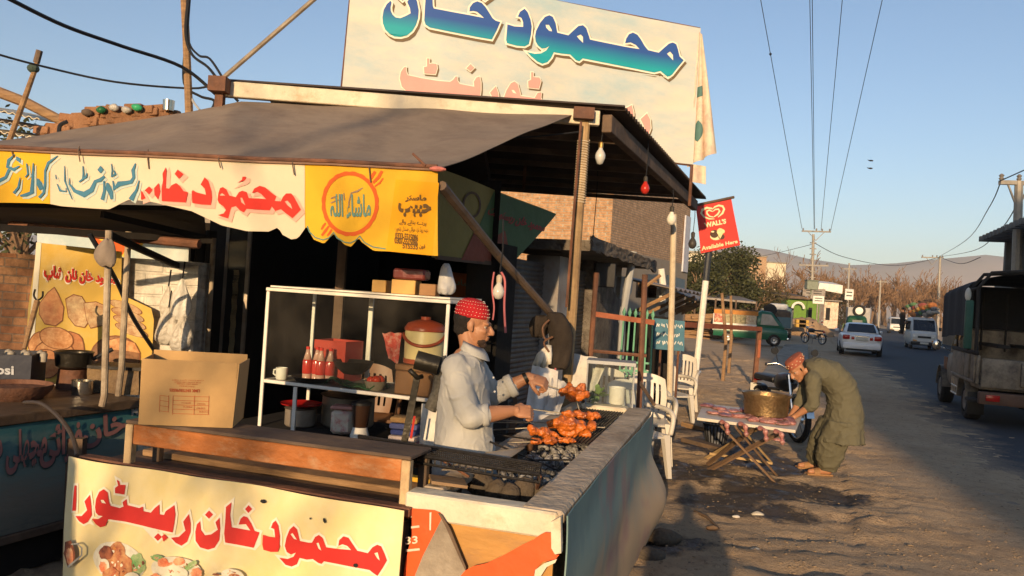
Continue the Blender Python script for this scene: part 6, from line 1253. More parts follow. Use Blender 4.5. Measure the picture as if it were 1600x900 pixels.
chicken('rearmost skewered chicken held above the far ledge of the grill', [(880, 612, 9, 8, 0), (893, 610, 12, 8, 20), (908, 606, 9, 8, 0), (915, 616, 8, 7, 0), (895, 622, 14, 6, 0), (888, 605, 6, 7, 0), (905, 618, 9, 9, 0)], [(838, 597, 880, 610, 0), (900, 625, 905, 640, 0)], 5.4, 5)
for (x0, y0, x1, y1, Y, l) in ((700, 668, 838, 688, 4.2, 'thin iron skewer sticking out toward the cook\'s apron'), (765, 690, 872, 735, 3.9, 'iron poker resting across the ash bed'), (790, 720, 905, 718, 4.0, 'dark iron rod lying at the front of the coals')):
    q0_, q1_ = P(x0, y0, Y), P(x1, y1, Y); b = MB(); b.tube([q0_, q0_.lerp(q1_, .5), q1_], .005, 6); tag(b.build('iron_skewer', M_soot, loc=q1_), l, 'skewer')
# ================================================================== INNER COUNTER, CABINET AND ITS CONTENTS
ca, cb_ = P(410, 600, 5.0), P(690, 640, 4.55); CX = V((cb_.x-ca.x, cb_.y-ca.y, 0)); CL = CX.length; CX.normalize(); CY = V((-CX.y, CX.x, 0)); CO = V((ca.x, ca.y, 0))
ZC, ZS, ZH = .76, 1.05, 1.63
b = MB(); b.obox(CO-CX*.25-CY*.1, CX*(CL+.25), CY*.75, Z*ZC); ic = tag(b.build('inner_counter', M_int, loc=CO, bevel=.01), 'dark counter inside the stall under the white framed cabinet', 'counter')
cabt = thing('display_cabinet', 'white framed glass display cabinet holding bottles, a cooler and kitchenware', 'cabinet', CO+Z*ZC)
M_fr = mat('cabinet_white', (.74, .70, .62), .5, .08, 5, .05, col2=(.55, .45, .33), mix2=.66)
def bar(a_, c_, w_=.021, name='frame_bar'): b = MB(); b.beam(a_, c_, w_, w_); b.build(name, M_fr, cabt, bevel=.003)
c4 = [CO, CO+CX*CL, CO+CX*CL+CY*.5, CO+CY*.5]
for i, q in enumerate(c4): bar(q+Z*ZC, q+Z*(ZH-.014))
for i in range(4):
    p, q = c4[i], c4[(i+1) % 4]; d = (q-p).normalized()*.0142; bar(p-d+Z*ZH, q+d+Z*ZH) if i % 2 == 0 else bar(p+d+Z*ZH, q-d+Z*ZH)
    d = d*1.02; bar(p+d+Z*ZS, q-d+Z*ZS)
b = MB(); b.obox(CO+CX*.016+CY*.016+Z*(ZS-.004), CX*(CL-.03), CY*.47, Z*.012); b.build('shelf', M_gi, cabt); b = MB(); b.obox(CO+CX*.0+CY*.016+Z*(ZH+.0145), CX*CL, CY*.47, Z*.01); b.build('top_panel', M_fr, cabt)
bar(CO+CX*CL*.36+CY*.5+Z*(ZS+.02), CO+CX*CL*.36+CY*.5+Z*(ZH-.016), .03); b = MB(); b.beam(CO+CX*CL*.2-CY*.0+Z*ZC, CO+CX*CL*.2+Z*(ZS-.016), .022, .022); b.build('frame_bar', M_fr, cabt)
b = MB(); b.obox(CO+CX*(CL-.12)-CY*.02+Z*ZC, CX*.11, CY*.012, Z*(ZS-ZC-.02)); b.build('end_panel', M_fr, cabt)
for (o_, a_, c_) in ((CO+CX*.016+Z*(ZS+.016), CX*(CL-.032), Z*(ZH-ZS-.032)),): b = MB(); b.quad(o_, o_+a_, o_+a_+c_, o_+c_); b.build('pane', glass('cabinet_glass', dust=.08), cabt)
def on(u, v, z): return CO+CX*CL*u+CY*v+Z*z
# tools to put lathe-turned kitchenware down
def ware(name, label, cat, q, prof, m, n=24, group=None, smooth=True, cap=False): b = MB(); b.lathe(prof, n, q, cap=cap); return tag(b.build(name, m, loc=q, smooth=smooth), label, cat, group)
zs = ZS+.010
q = on(.07, .07, zs); t = thing('mug', 'white mug on the cabinet shelf at its left end', 'mug', q); b = MB(); b.lathe([(.001, .002), (.032, 0), (.036, .01), (.037, .075), (.033, .075), (.031, .01), (.001, .008)], 24, q, cap=False); b.build('body', M_white, t, smooth=True)
b = MB(); b.tube([q-CX*.036+Z*.062+V((0, 0, 0)), q-CX*.06+Z*.055, q-CX*.062+Z*.03, q-CX*.036+Z*.018], .006, 6); b.build('handle', M_white, t, smooth='all')
ware('pan', 'shallow dark pan on the cabinet shelf between the mug and the wok', 'pan', on(.23, .12, zs), [(.001, 0), (.10, 0), (.135, .035), (.13, .036), (.097, .006), (.001, .006)], M_soot)
t = thing('bottle_crate', 'red plastic bottle crate standing behind the cola bottles', 'crate', on(.24, .30, zs)); M_crred = mat('crate_red', (.42, .05, .03), .5, .15, 4, .05)
q = on(.16, .24, zs); b = MB(); b.obox(q, CX*.24, CY*.012, Z*.26); b.build('panel', M_crred, t); b = MB(); b.obox(q+CY*.2, CX*.24, CY*.012, Z*.26); b.build('panel', M_crred, t); b = MB(); b.obox(q+CX*.0+CY*.0135, CX*.012, CY*.185, Z*.26); b.build('panel', M_crred, t); b = MB(); b.obox(q+CX*.228+CY*.0135, CX*.012, CY*.185, Z*.26); b.build('panel', M_crred, t)
M_cola = mat('cola_red', (.50, .04, .03), .15, .2, 6, 0, spec=.8); M_clear = mat('bottle_clear', (.55, .32, .25), .1, .1, 5, 0, spec=.9); M_cap = mat('cap_red', (.6, .03, .02), .4)
for k in range(4):
    q = on(.175+.04*k, .15+.03*(k % 2), zs); t = thing('cola_bottle', 'small cola bottle with red label in the row before the red crate', 'bottle', q, 0, 'cola bottles in the cabinet')
    b = MB(); b.lathe([(.001, 0), (.026, 0), (.028, .01), (.028, .045)], 14, q); b.build('base', M_clear, t, smooth='all'); b = MB(); b.lathe([(.029, .045), (.030, .05), (.030, .125), (.027, .135)], 14, q); b.build('wrapper', M_cola, t, smooth='all')
    b = MB(); b.lathe([(.027, .135), (.014, .18), (.011, .2)], 14, q); b.build('neck', M_clear, t, smooth='all'); b = MB(); b.lathe([(.013, .2), (.013, .218)], 12, q); b.build('cap', M_cap, t)
ware('wok', 'black round bottomed wok on the cabinet shelf beside the cola bottles', 'wok', on(.42, .2, zs+.06), [(.001, 0), (.06, .01), (.11, .05), (.13, .09), (.126, .09), (.10, .05), (.05, .016), (.001, .01)], M_soot)
b = MB(); b.grid(lambda u, v: on(.34+.28*u, .04+.2*v, zs+.012+.03*max(0, math.sin(u*7+v*3))+.02*nz3((u*5, v*5, 0))), 20, 12, .006); tag(b.build('green_cloth', mat('green_cloth', (.025, .09, .035), .95, .2, 5, .2), smooth=True), 'crumpled dark green cloth lying on the cabinet shelf', 'cloth')
q = on(.6, .1, zs); ware('steel_bowl', 'steel bowl of tomatoes on the cabinet shelf', 'bowl', q, [(.001, 0), (.05, 0), (.07, .055), (.067, .055), (.048, .005), (.001, .005)], M_gi)
for k, (dx, dy) in enumerate(((-.025, 0), (.03, -.01), (.0, .03), (.01, -.035))): b = MB(); b.ball(q+V((dx, dy, .055+.01*(k % 2))), (.03, .03, .026), 14, 8); tag(b.build('tomato', mat('tomato', (.50, .045, .02), .25, .1, 8, 0), loc=q, smooth='all'), 'ripe tomato in the steel bowl on the cabinet shelf', 'tomato', 'tomatoes in the steel bowl')
q = on(.73, .04, zs); t = thing('wooden_chest', 'brown latched wooden chest under the cream cooler in the cabinet', 'chest', q); M_chest = mat('chest_wood', (.17, .075, .03), .6, .25, 4, .1)
b = MB(); b.obox(q, CX*.25, CY*.22, Z*.14); b.build('body', M_chest, t, bevel=.006); b = MB(); b.obox(q-CX*.004-CY*.004+Z*.143, CX*.258, CY*.228, Z*.035); b.build('lid', M_chest, t, bevel=.006); b = MB(); b.obox(q+CX*.115-CY*.008+Z*.11, CX*.022, CY*.007, Z*.045); b.build('latch', M_brass, t)
q = on(.83, .15, zs+.182); t = thing('water_cooler', 'cream insulated food cooler with dark red lid and handle, on the wooden chest', 'cooler', q); r_ = .118
M_coolc, M_coolr = mat('cooler_cream', (.68, .52, .26), .4, .06, 4, .02), mat('cooler_red', (.30, .05, .02), .35, .1, 4, .02)
b = MB(); b.lathe([(r_*.98, .03), (r_, .04), (r_*1.02, .19), (r_*.99, .2)], 32, q); b.build('body', M_coolc, t, smooth=True); b = MB(); b.lathe([(r_*.95, 0), (r_*1.03, .006), (r_*1.03, .032)], 32, q); b.build('base', M_coolr, t, smooth=True)
b = MB(); b.lathe([(r_*1.05, .2), (r_*1.06, .215), (r_*.9, .245), (r_*.5, .262), (.03, .268), (.03, .285), (.001, .287)], 32, q); b.build('lid', M_coolr, t, smooth=True)
b = MB(); b.tube([q+V((cos(a)*r_*1.08, sin(a)*r_*1.08, .19-.075*math.sin((a+pi)))) for a in [-pi+.15+(pi-.3)*i/16 for i in range(17)]], .010, 6); b.build('handle', M_coolr, t, smooth='all')
sheet('print_cloth', 'red patterned cloth hanging at the left of the cream cooler', [(598, 520), (628, 520), (622, 570), (608, 560)], (4.78,)*4, .015, mat('print_cloth', (.45, .06, .045), .9, .2, 12, .1, col2=(.6, .45, .35), mix2=.6, scale2=18), 'cloth', 4)
# below the shelf
q = on(.14, .18, ZC); ware('steel_pot', 'steel cooking pot with a red plate on it, on the lower level of the cabinet', 'pot', q, [(.09, 0), (.10, .01), (.10, .11), (.108, .115)], M_gi, cap=True); ware('red_plate', 'red enamel plate covering the steel pot in the cabinet', 'plate', q+Z*.118, [(.06, 0), (.13, .022), (.135, .03), (.125, .027), (.06, .008)], mat('enamel_red', (.50, .02, .02), .2, .1, 4, 0), cap=True)
q = on(.33, .36, ZC); ware('big_pot', 'large dull cooking pot at the back of the lower cabinet level', 'pot', q, [(.15, 0), (.17, .02), (.17, .2), (.185, .21)], mat('pot_grey', (.2, .17, .13), .45, .25, 4, .1, metal=.6), cap=True)
q = on(.44, .08, ZC); t = thing('biscuit_tin', 'pale tin with pink floral print on the lower cabinet level', 'tin', q); b = MB(); b.box(q+Z*.085, (.13, .11, .15)); b.build('body', mat('tin_print', (.62, .55, .45), .4, .1, 9, 0, col2=(.5, .12, .12), mix2=.6, scale2=22), t, bevel=.02, smooth=True); b = MB(); b.box(q+Z*.173, (.14, .12, .022)); b.build('lid', mat('tin_pink', (.55, .25, .2), .4), t, bevel=.008)
q = on(.55, .06, ZC); t = thing('blender', 'blender with a dark jug on a white base, right of the floral tin', 'blender', q); b = MB(); b.lathe([(.055, 0), (.058, .02), (.045, .06), (.045, .07)], 20, q); b.build('base', M_white, t, smooth=True); b = MB(); b.lathe([(.045, .07), (.06, .2), (.06, .205)], 20, q); b.build('jug', mat('dark_jug', (.05, .025, .015), .2, .1, 4, 0, spec=.8), t, smooth=True); b = MB(); b.lathe([(.062, .206), (.062, .22), (.02, .235)], 20, q); b.build('lid', M_black, t, smooth=True)
rr = random.Random(6)
for k, (c_, l) in enumerate((((.48, .20, .22), 'bottom pink folded cloth of the stack by the cabinet end'), ((.55, .45, .4), 'cream folded cloth second from the bottom of the stack by the cabinet end'), ((.04, .06, .2), 'dark blue folded cloth in the middle of the stack by the cabinet end'), ((.10, .12, .28), 'blue folded cloth above the dark blue one in the stack'), ((.45, .26, .1), 'ochre folded cloth on top of the stack by the cabinet end'))):
    q = on(.83, -.02, ZC+.012+.036*k); b = MB(); b.box(q+Z*.012, (.17+rr.uniform(-.02, .02), .12, .033), Matrix.Rotation(-.2+rr.uniform(-.1, .1), 3, 'Z')); tag(b.build('folded_cloth', mat('cloth_%d' % k, c_, .95, .2, 14, .2), loc=q, bevel=.012, smooth=True, seg=2), l, 'cloth')
b = MB(); b.ball(on(.74, .1, ZC+.03), .03, 12, 7); tag(b.build('tomato', mat('tomato', (.5, .045, .02)), loc=on(.74, .1, ZC+.03), smooth='all'), 'single tomato on the lower cabinet level beside the cloth stack', 'tomato')
ware('serving_dish', 'dark serving dish on the lower cabinet level behind the single tomato', 'dish', on(.68, .3, ZC), [(.06, 0), (.11, .05), (.115, .055), (.1, .05), (.05, .01)], M_soot, cap=True)
# on top of the cabinet
zt = ZH+.026; M_fb = mat('box_tan', (.58, .35, .12), .8, .1, 4, .05)
for (u, w_, d_, h_, m, l) in ((.60, .09, .1, .075, M_fb, 'small tan food carton on top of the cabinet, left one'), (.735, .15, .12, .085, M_fb, 'wider tan food carton in the middle of the cabinet top'), (.86, .1, .1, .07, mat('box_brown', (.35, .19, .09), .8, .15, 4), 'brown food carton at the right of the cabinet top')): q = on(u, .1, zt+h_/2); b = MB(); b.box(q, (w_, d_, h_), Matrix.Rotation(-.2, 3, 'Z')); tag(b.build('food_carton', m, loc=q, bevel=.004), l, 'box')
q = on(.76, .1, zt+.086); b = MB(); b.box(q+Z*.035, (.2, .13, .065), Matrix.Rotation(-.2, 3, 'Z')); tag(b.build('red_tub', mat('tub_maroon', (.16, .035, .03), .25, .15, 4), loc=q, bevel=.012, smooth=True), 'shiny maroon plastic tub stacked on the tan cartons', 'tub')
rings = []
q = on(.94, .1, zt)
for k, (r_, h_) in enumerate(((.05, .01), (.06, .05), (.045, .10), (.035, .14), (.03, .18), (.012, .2))): rings.append([q+V((cos(a)*r_*(1+.25*math.sin(a*3+k)), sin(a)*r_*(1+.2*math.sin(a*4+k*2)), h_+.008*math.sin(a*5))) for a in [2*pi*i/20 for i in range(20)]])
b = MB(); b.loft(rings); tag(b.build('plastic_bag', mat('bag_clear', (.55, .54, .53), .3, .1, 8, .2, spec=.7), loc=q, smooth=True, sub=1), 'whitish plastic bag standing on the right corner of the cabinet', 'bag')
t = thing('shop_sign', 'small orange brown framed sign hanging in the dark shop above the red cap', 'sign', P(720, 447, 6.6)); plG = Plane(P(698, 472, 6.6), P(745, 474, 6.75)-P(698, 472, 6.6), Z)
q = [plG.at(*plG.uv(*p)) for p in ((698, 424), (747, 430), (744, 470), (698, 463))]; b = MB(); b.prism(q, plG.n*-.02); b.build('board', mat('sign_brown', (.20, .06, .02), .6, .2, 4), t); text_on(plG, 'شاپ', [(702, 434), (736, 438), (735, 452), (702, 448)], mat('sign_teal', (.10, .15, .12), .6), .004, t, .03)
# hand blower on its stand
bq = P(668, 565, 4.35); t = thing('fire_blower', 'black hand cranked fire blower on a stand behind the cook', 'blower', V((bq.x, bq.y, ZC))); M_blw = mat('blower_black', (.035, .03, .022), .4, .25, 8, .1, metal=.3)
b = MB(); b.tube([P(650, 562, 4.3), P(686, 572, 4.3)], [.052, .052], 20); b.build('drum', M_blw, t, smooth=True); b = MB(); b.tube(spline([P(684, 560, 4.35), P(690, 580, 4.35), P(686, 610, 4.35), P(672, 640, 4.35)]), [.05-.0008*i for i in range(19)], 14); b.build('duct', mat('duct_mesh', (.12, .11, .09), .5, .5, 60, .3), t, smooth='all')
b = MB(); b.beam(P(652, 588, 4.32), P(632, 690, 4.32), .035, .03, (0, 1, 0)); b.build('stand', M_blw, t); b = MB(); b.beam(P(648, 650, 4.29), P(642, 685, 4.29), .012, .006, (0, 1, 0)); b.build('red_strip', M_cola, t)
b = MB(); b.tube([P(640, 578, 4.28), P(652, 590, 4.3), P(660, 588, 4.32)], .014, 8); b.build('crank', M_blw, t, smooth='all')
# ================================================================== FISH FRY STALL AT THE LEFT
ZF = .90; f0_, f1_ = G(-160, 668, ZF), G(222, 622, ZF); FX = (f1_-f0_); FL = FX.length; FX.normalize(); FN = V((FX.y, -FX.x, 0)); fs = thing('fry_counter', 'fish fry stall counter with a grimy teal side painted in pink Urdu lettering', 'counter', f0_-Z*ZF)
M_fry = bpy.data.materials.new('grimy_teal'); M_fry.use_nodes = True
def fry_mat(m):
    t = m.node_tree; L = t.links.new; b = t.nodes["Principled BSDF"]; tc = _n(t, "ShaderNodeTexCoord"); sp = _n(t, "ShaderNodeSeparateXYZ"); L(tc.outputs['Object'], sp.inputs[0])
    mp = _n(t, "ShaderNodeMapping"); mp.inputs['Scale'].default_value = (1, 1, 4); L(tc.outputs['Object'], mp.inputs[0])
    n1 = _n(t, "ShaderNodeTexNoise"); n1.inputs['Scale'].default_value = 2.0; n1.inputs['Detail'].default_value = 8; n1.inputs['Roughness'].default_value = .7; L(mp.outputs[0], n1.inputs['Vector'])
    a = _n(t, "ShaderNodeMath", operation='MULTIPLY_ADD'); L(n1.outputs[0], a.inputs[0]); a.inputs[1].default_value = .45; L(sp.outputs[2], a.inputs[2])
    cr = _n(t, "ShaderNodeValToRGB"); L(a.outputs[0], cr.inputs[0]); e = cr.color_ramp.elements; e[0].position = .25; e[0].color = (.09, .075, .055, 1); e[1].position = 1.0; e[1].color = (.05, .18, .20, 1)
    for p_, c in ((.42, (.05, .07, .10)), (.50, (.17, .18, .15)), (.66, (.22, .21, .17)), (.85, (.17, .25, .23))): q = cr.color_ramp.elements.new(p_); q.color = (*c, 1)
    L(cr.outputs[0], b.inputs['Base Color']); b.inputs['Roughness'].default_value = .7
    bp = _n(t, "ShaderNodeBump"); bp.inputs['Strength'].default_value = .4; bp.inputs['Distance'].default_value = .01; L(n1.outputs[0], bp.inputs['Height']); L(bp.outputs[0], b.inputs['Normal'])
fry_mat(M_fry)
plY = Plane(f0_-Z*ZF, FX, Z, lambda u, v: .008*math.sin(u*4)+.006*nz3((u*3, v*3, 0)))
b = MB(); b.grid(lambda u, v: plY.at(u*FL, .26+v*(ZF-.32)), 40, 16, .01); ff = b.build('painted_side', M_fry, fs, smooth=True)
b = MB(); b.obox(f0_-Z*.055+FN*.03, FX*FL, -FN*1.0, Z*.055); b.build('top', mat('greasy_wood', (.10, .065, .04), .45, .35, 4, .15, col2=(.17, .12, .08), mix2=.6), fs, bevel=.006)
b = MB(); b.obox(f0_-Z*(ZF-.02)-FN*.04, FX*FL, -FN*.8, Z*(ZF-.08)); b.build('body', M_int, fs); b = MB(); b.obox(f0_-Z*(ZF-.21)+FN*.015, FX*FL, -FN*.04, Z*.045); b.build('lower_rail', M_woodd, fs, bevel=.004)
b = MB(); p = G(118, 800, .3); b.beam(V((p.x, p.y, 0)), V((p.x-.02, p.y, .72)), .09, .05); b.build('corner_post', M_woodd, fs)
M_fpk, M_fsh = mat('fry_pink', (.34, .16, .15), .8, .2, 6, 0), mat('fry_shadow', (.05, .10, .10), .8, .2, 6, 0)
for (s_, q) in (('خان', [(128, 655), (196, 640), (196, 684), (128, 704)]), ('فرائی', [(60, 668), (128, 655), (128, 716), (60, 734)]), ('مچھلی', [(5, 676), (72, 658), (72, 728), (5, 748)]), ('سے', [(-60, 690), (0, 686), (0, 730), (-60, 740)])):
    text_on(plY, s_, [(x+1.5, y+2.5) for x, y in q], M_fsh, .006, ff, .05, name='letter_shadow'); text_on(plY, s_, q, M_fpk, .009, ff, .035)
text_on(plY, 'MFC', [(205, 637), (232, 632), (232, 646), (205, 650)], mat('fry_white', (.4, .4, .38), .8), .009, ff, .03, False)
# pots and things on its top
def fq(px, py, z=ZF): return G(px, py, z)
q = fq(122, 606)-V((0, .12, 0)); t = thing('frying_pan', 'black long handled pan set on a steel pot rim on the fry counter', 'pan', q+Z*.1)
b = MB(); b.lathe([(.001, .10), (.085, .10), (.105, .115), (.115, .20), (.122, .205), (.118, .21), (.10, .20), (.09, .115), (.001, .112)], 28, q+V((-.03, .1, .03)), cap=False); b.build('body', mat('cast_black', (.028, .024, .018), .35, .4, 8, .1, metal=.4), t, smooth=True); b = MB(); b.tube([q+V((.07, .14, .19)), q+V((.17, .2, .26))], .014, 8); b.build('handle', M_black, t)
ware('stand_ring', 'iron ring stand under the black pan on the fry counter', 'stand', q+V((-.03, .1, 0)), [(.09, 0), (.095, 0), (.085, .125), (.08, .125)], M_rust)
ware('steel_pot', 'shiny steel pot without lid beside the black pan on the fry counter', 'pot', fq(128, 616), [(.001, .004), (.058, 0), (.062, .008), (.062, .085), (.067, .088), (.06, .086), (.058, .01), (.001, .008)], mat('bright_steel', (.55, .52, .46), .22, .1, 6, .02, metal=.95))
q = fq(180, 614); t = thing('clay_stove', 'rough clay stove block with a dark iron plate, behind the pole on the fry counter', 'stove', q); b = MB(); b.box((0, 0, 0), (.33, .22, .16)); o = b.build('block', mat('clay', (.30, .20, .10), .95, .3, 6, .5, col2=(.15, .10, .06)), None); 
bm_ = bmesh.new(); bm_.from_mesh(o.data); bmesh.ops.subdivide_edges(bm_, edges=bm_.edges, cuts=6, use_grid_fill=True)
for v in bm_.verts: v.co *= 1+.12*nz3(v.co, 9)
bm_.to_mesh(o.data); bm_.free(); o.parent = t; o.location = (0, .08, .08); b = MB(); b.box(q+V((.03, .08, .165)), (.4, .26, .02), Matrix.Rotation(.1, 3, 'Z')); b.build('plate', M_soot, t)
ware('rusty_griddle', 'round rusty griddle pan with crumbs at the left edge of the fry counter', 'pan', fq(20, 622), [(.001, .06), (.19, .06), (.2, .085), (.21, .085), (.2, .05), (.15, .0), (.14, 0)], M_rust, 32)
t = thing('soda_crate', 'dark blue soda crate with white lettering at the left picture edge', 'crate', fq(-6, 597)); M_cb = mat('crate_blue', (.015, .02, .04), .5, .2, 5, .05); q = P(-60, 597, 4.75); q.z = ZF; cx_ = (P(47, 597, 4.85)-P(-60, 597, 4.75)); cx_.z = 0; cw = cx_.length; cx_.normalize(); cyv = V((-cx_.y, cx_.x, 0))
for (o_, a_, c_) in ((q, cx_*cw, cyv*.015), (q+cyv*.3, cx_*cw, cyv*.015), (q+cyv*.017, cx_*.015, cyv*.28), (q+cx_*(cw-.015)+cyv*.017, cx_*.015, cyv*.28)): b = MB(); b.obox(o_, a_, c_, Z*.23); b.build('panel', M_cb, t)
plC = Plane(q, cx_, Z); text_on(plC, 'pepsi', [(-30, 570), (22, 572), (22, 590), (-30, 588)], mat('crate_white', (.45, .47, .5), .6), .004, t, .03, False)
for k in range(9):
    p = q+cx_*(.05+.045*k)+cyv*(.08+.1*(k % 2))+Z*.235; b = MB(); b.lathe([(.02, -.05), (.022, .0), (.008, .012)], 10, p); tag(b.build('bottle', mat('bottle_pale', (.35, .31, .25), .3, .2, 9, 0), loc=p, smooth=True), 'pale capped bottle top sticking out of the dark blue soda crate', 'bottle', 'bottles in the soda crate')
b = MB(); b.tube(spline([P(38, 629, 4.3), P(62, 630, 4.25), P(85, 645, 4.1), P(105, 668, 3.95), P(116, 690, 3.8), P(121, 712, 3.6)]), .011, 8); tag(b.build('gas_hose', mat('hose_dark', (.06, .045, .035), .5, .2, 9, .05), loc=P(62, 630, 4.25)), 'dark gas hose running from the fry counter down to the yellow banner corner', 'hose')
# stall poles, frame bars and what hangs there
M_pp = mat('peeling_pole', (.42, .34, .24), .7, .3, 8, .2, col2=(.13, .08, .05), mix2=.55)
for (a_, c_, Y, l) in (((170, 360), (163, 618), 4.55, 'nearer peeling white iron pole on the fry counter'), ((201, 362), (190, 574), 4.95, 'farther peeling white iron pole beside the clay stove'), ((334, 372), (322, 575), 6.0, 'dark iron pole at the left side of the dark shop')):
    b = MB(); p = P(*c_, Y); b.tube([P(*a_, Y), p, V((p.x-.01, p.y, ZF))] if p.z > ZF+.02 else [P(*a_, Y), p], .019, 10); tag(b.build('stall_pole', M_pp, loc=p), l, 'post')
for (a_, Ya, c_, Yc, l) in (((-60, 352), 4.4, (330, 376), 5.2, 'dark iron bar running along under the left awning edge'), ((172, 368), 4.6, (288, 420), 6.0, 'dark slanting iron brace from the nearer stall pole to the shop corner'), ((160, 335), 4.7, (320, 372), 5.5, 'second dark iron bar under the awning above the hanging bags')):
    b = MB(); b.beam(P(*a_, Ya), P(*c_, Yc), .03, .04); tag(b.build('iron_bar', M_int, loc=P(*a_, Ya)), l, 'bar')
b = MB(); b.tube(spline([P(140, 366, 4.6), P(160, 400, 4.7), P(185, 445, 5.0), P(210, 500, 5.3), P(258, 572, 5.8)]), .014, 6); tag(b.build('black_cable', M_wire, loc=P(140, 366, 4.6)), 'thick black cable hanging in a slant across the naan banner', 'cable')
rings = []
for k, (x, y, r_) in enumerate(((168, 372, .02), (166, 385, .045), (163, 398, .06), (166, 410, .06), (168, 418, .03))): c_ = P(x, y, 4.5); rings.append([c_+V((cos(a)*r_*(1+.2*math.sin(2*a+k)), sin(a)*r_*.7, .01*math.sin(3*a))) for a in [2*pi*i/18 for i in range(18)]])
b = MB(); b.loft(rings); tag(b.build('cloth_cap', mat('grey_brown_cloth', (.24, .19, .15), .95, .2, 6, .2), smooth=True, sub=1), 'grey brown cloth cap hanging on the nearer stall pole', 'cap')
t = thing('wooden_fork', 'long wooden handled iron fork leaning at the left of the naan banner', 'fork', P(40, 540, 5.0)); b = MB(); b.tube([P(38, 545, 5.0), P(58, 470, 5.1)], [.014, .018], 8); b.build('shaft', M_wood, t)
b = MB(); b.tube(spline([P(58, 470, 5.1), P(53, 462, 5.1), P(55, 452, 5.1)]), .006, 6); b.build('tine', M_soot, t); b = MB(); b.tube(spline([P(58, 470, 5.1), P(66, 464, 5.1), P(67, 455, 5.1)]), .006, 6); b.build('tine', M_soot, t)
def bag(label, x, y, w_, h_, Y, m, seed):
    c_ = P(x, y, Y); s = 1/PPM(Y); rr_ = random.Random(seed); rings = []
    for k, (u, r_) in enumerate(((0, .15), (.15, .28), (.35, .75), (.6, 1), (.85, .9), (1, .45))): rings.append([c_+V((cos(a)*r_*w_*s*(1+.22*math.sin(a*3+k*2+seed)), sin(a)*r_*w_*s*.6*(1+.25*math.sin(a*5+k+seed)), (.5-u)*h_*s+.012*math.sin(a*4+k))) for a in [2*pi*i/24 for i in range(24)]])
    b = MB(); b.loft(rings); t = thing('plastic_bag', label, 'bag', c_); o = b.build('body', m, t, smooth=True, sub=1); b = MB(); b.tube([c_+Z*h_*s*.5, c_+V((.01, 0, h_*s*.5+.12))], .006, 5); b.build('string', M_wire, t)
M_bagw = mat('bag_white', (.74, .71, .65), .35, .1, 7, .3, spec=.6, tl=.2); M_bagc = mat('bag_crinkled', (.62, .57, .49), .3, .2, 9, .4, spec=.7, tl=.2)
bag('bright white plastic bag hanging topmost at the white brick wall', 283, 468, 17, 66, 5.62, M_bagw, 1); bag('crinkled clear bag of naan hanging left below the bright white bag', 262, 510, 20, 60, 5.62, M_bagc, 2); bag('crinkled clear bag hanging right, by the dark shop corner', 284, 522, 18, 60, 5.6, M_bagc, 3); bag('greyish bag hanging behind the bright white bag', 262, 470, 12, 46, 5.7, M_bagc, 4)
zq = [G(x, y, 1.97) for x, y in ((-160, 317), (325, 318), (335, 390), (-160, 357))]
zq = [V((-3.6, 4.75, 2.0)), P(318, 330, 4.72), P(322, 378, 6.45), V((-4.6, 6.45, 1.97))]; b = MB(); b.prism(zq, Z*.03); tag(b.build('stall_roof', mat('dark_tarp', (.03, .025, .02), .9, .2, 3, .1), loc=zq[0]), 'flat dark tarpaulin roof of the naan stall under the left awning edge', 'roof')
b = MB(); b.grid(lambda u, v: P(lerp(300, 336, u), 360, lerp(6.15, 6.25, u))*1.0+V((0, .03*math.sin(u*14), -1.75*v)), 16, 8, .006); tag(b.build('dark_curtain', mat('dark_tarp', (.03, .025, .02)), smooth=True), 'dark tarpaulin curtain between the hanging bags and the dark shop', 'curtain')
# naan banner, brick walls, billboard and tree behind
plO = Plane(P(45, 590, 5.55), P(240, 590, 5.75)-P(45, 590, 5.55), Z, lambda u, v: .015*math.sin(u*6+v*2)+.01*nz3((u*4, v*4, 0)))
t = thing('naan_banner', 'yellow naan shop banner with red Urdu words and pictures of flatbreads', 'banner', P(140, 600, 5.6))
def pq(poly, m, off, name, n=1): return put(poly_mesh([[plO.uv(*p) for p in poly]]), plO, off, .06).build(name, m, t if name == 'cloth' or name == 'white_hem' else nb)
M_nb = mat('naan_yellow', (.62, .40, .07), .6, .1, 2, .06, col2=(.66, .50, .2), mix2=.6)
nb = put(poly_mesh([[plO.uv(*p) for p in ((60, 379), (190, 393), (188, 460), (236, 482), (240, 500), (234, 600), (40, 600), (45, 480))]]), plO, 0, .05).build('cloth', M_nb, t, smooth='all')
pq([(58, 379), (66, 380), (50, 600), (40, 600)], M_cream2, .003, 'white_hem')
text_on(plO, 'محمود خان نان شاپ', [(68, 410), (188, 428), (187, 452), (68, 444)], M_cream2, .004, nb, .085, name='letter_outline', step=.05); text_on(plO, 'محمود خان نان شاپ', [(70, 413), (186, 430), (185, 450), (70, 441)], M_vr, .008, nb, .05, step=.05)
def naan(pts, m, off):
    cx_ = sum(p[0] for p in pts)/len(pts); cy_ = sum(p[1] for p in pts)/len(pts); pq([(cx_+(x-cx_)*1.07, cy_+(y-cy_)*1.07) for x, y in pts], M_ned, off-.0005, 'printed_food'); pq(pts, m, off, 'printed_food')
M_ned = mat('naan_edge', (.20, .07, .025), .6)
M_na, M_nb2, M_nc, M_nd = pm('naan_red', (.42, .14, .05), (.55, .26, .10), 16), pm('naan_pale', (.60, .44, .24), (.36, .18, .08), 14), pm('naan_orange', (.50, .19, .06), (.62, .34, .15), 20), pm('naan_dark', (.16, .07, .03), (.30, .14, .06), 30)
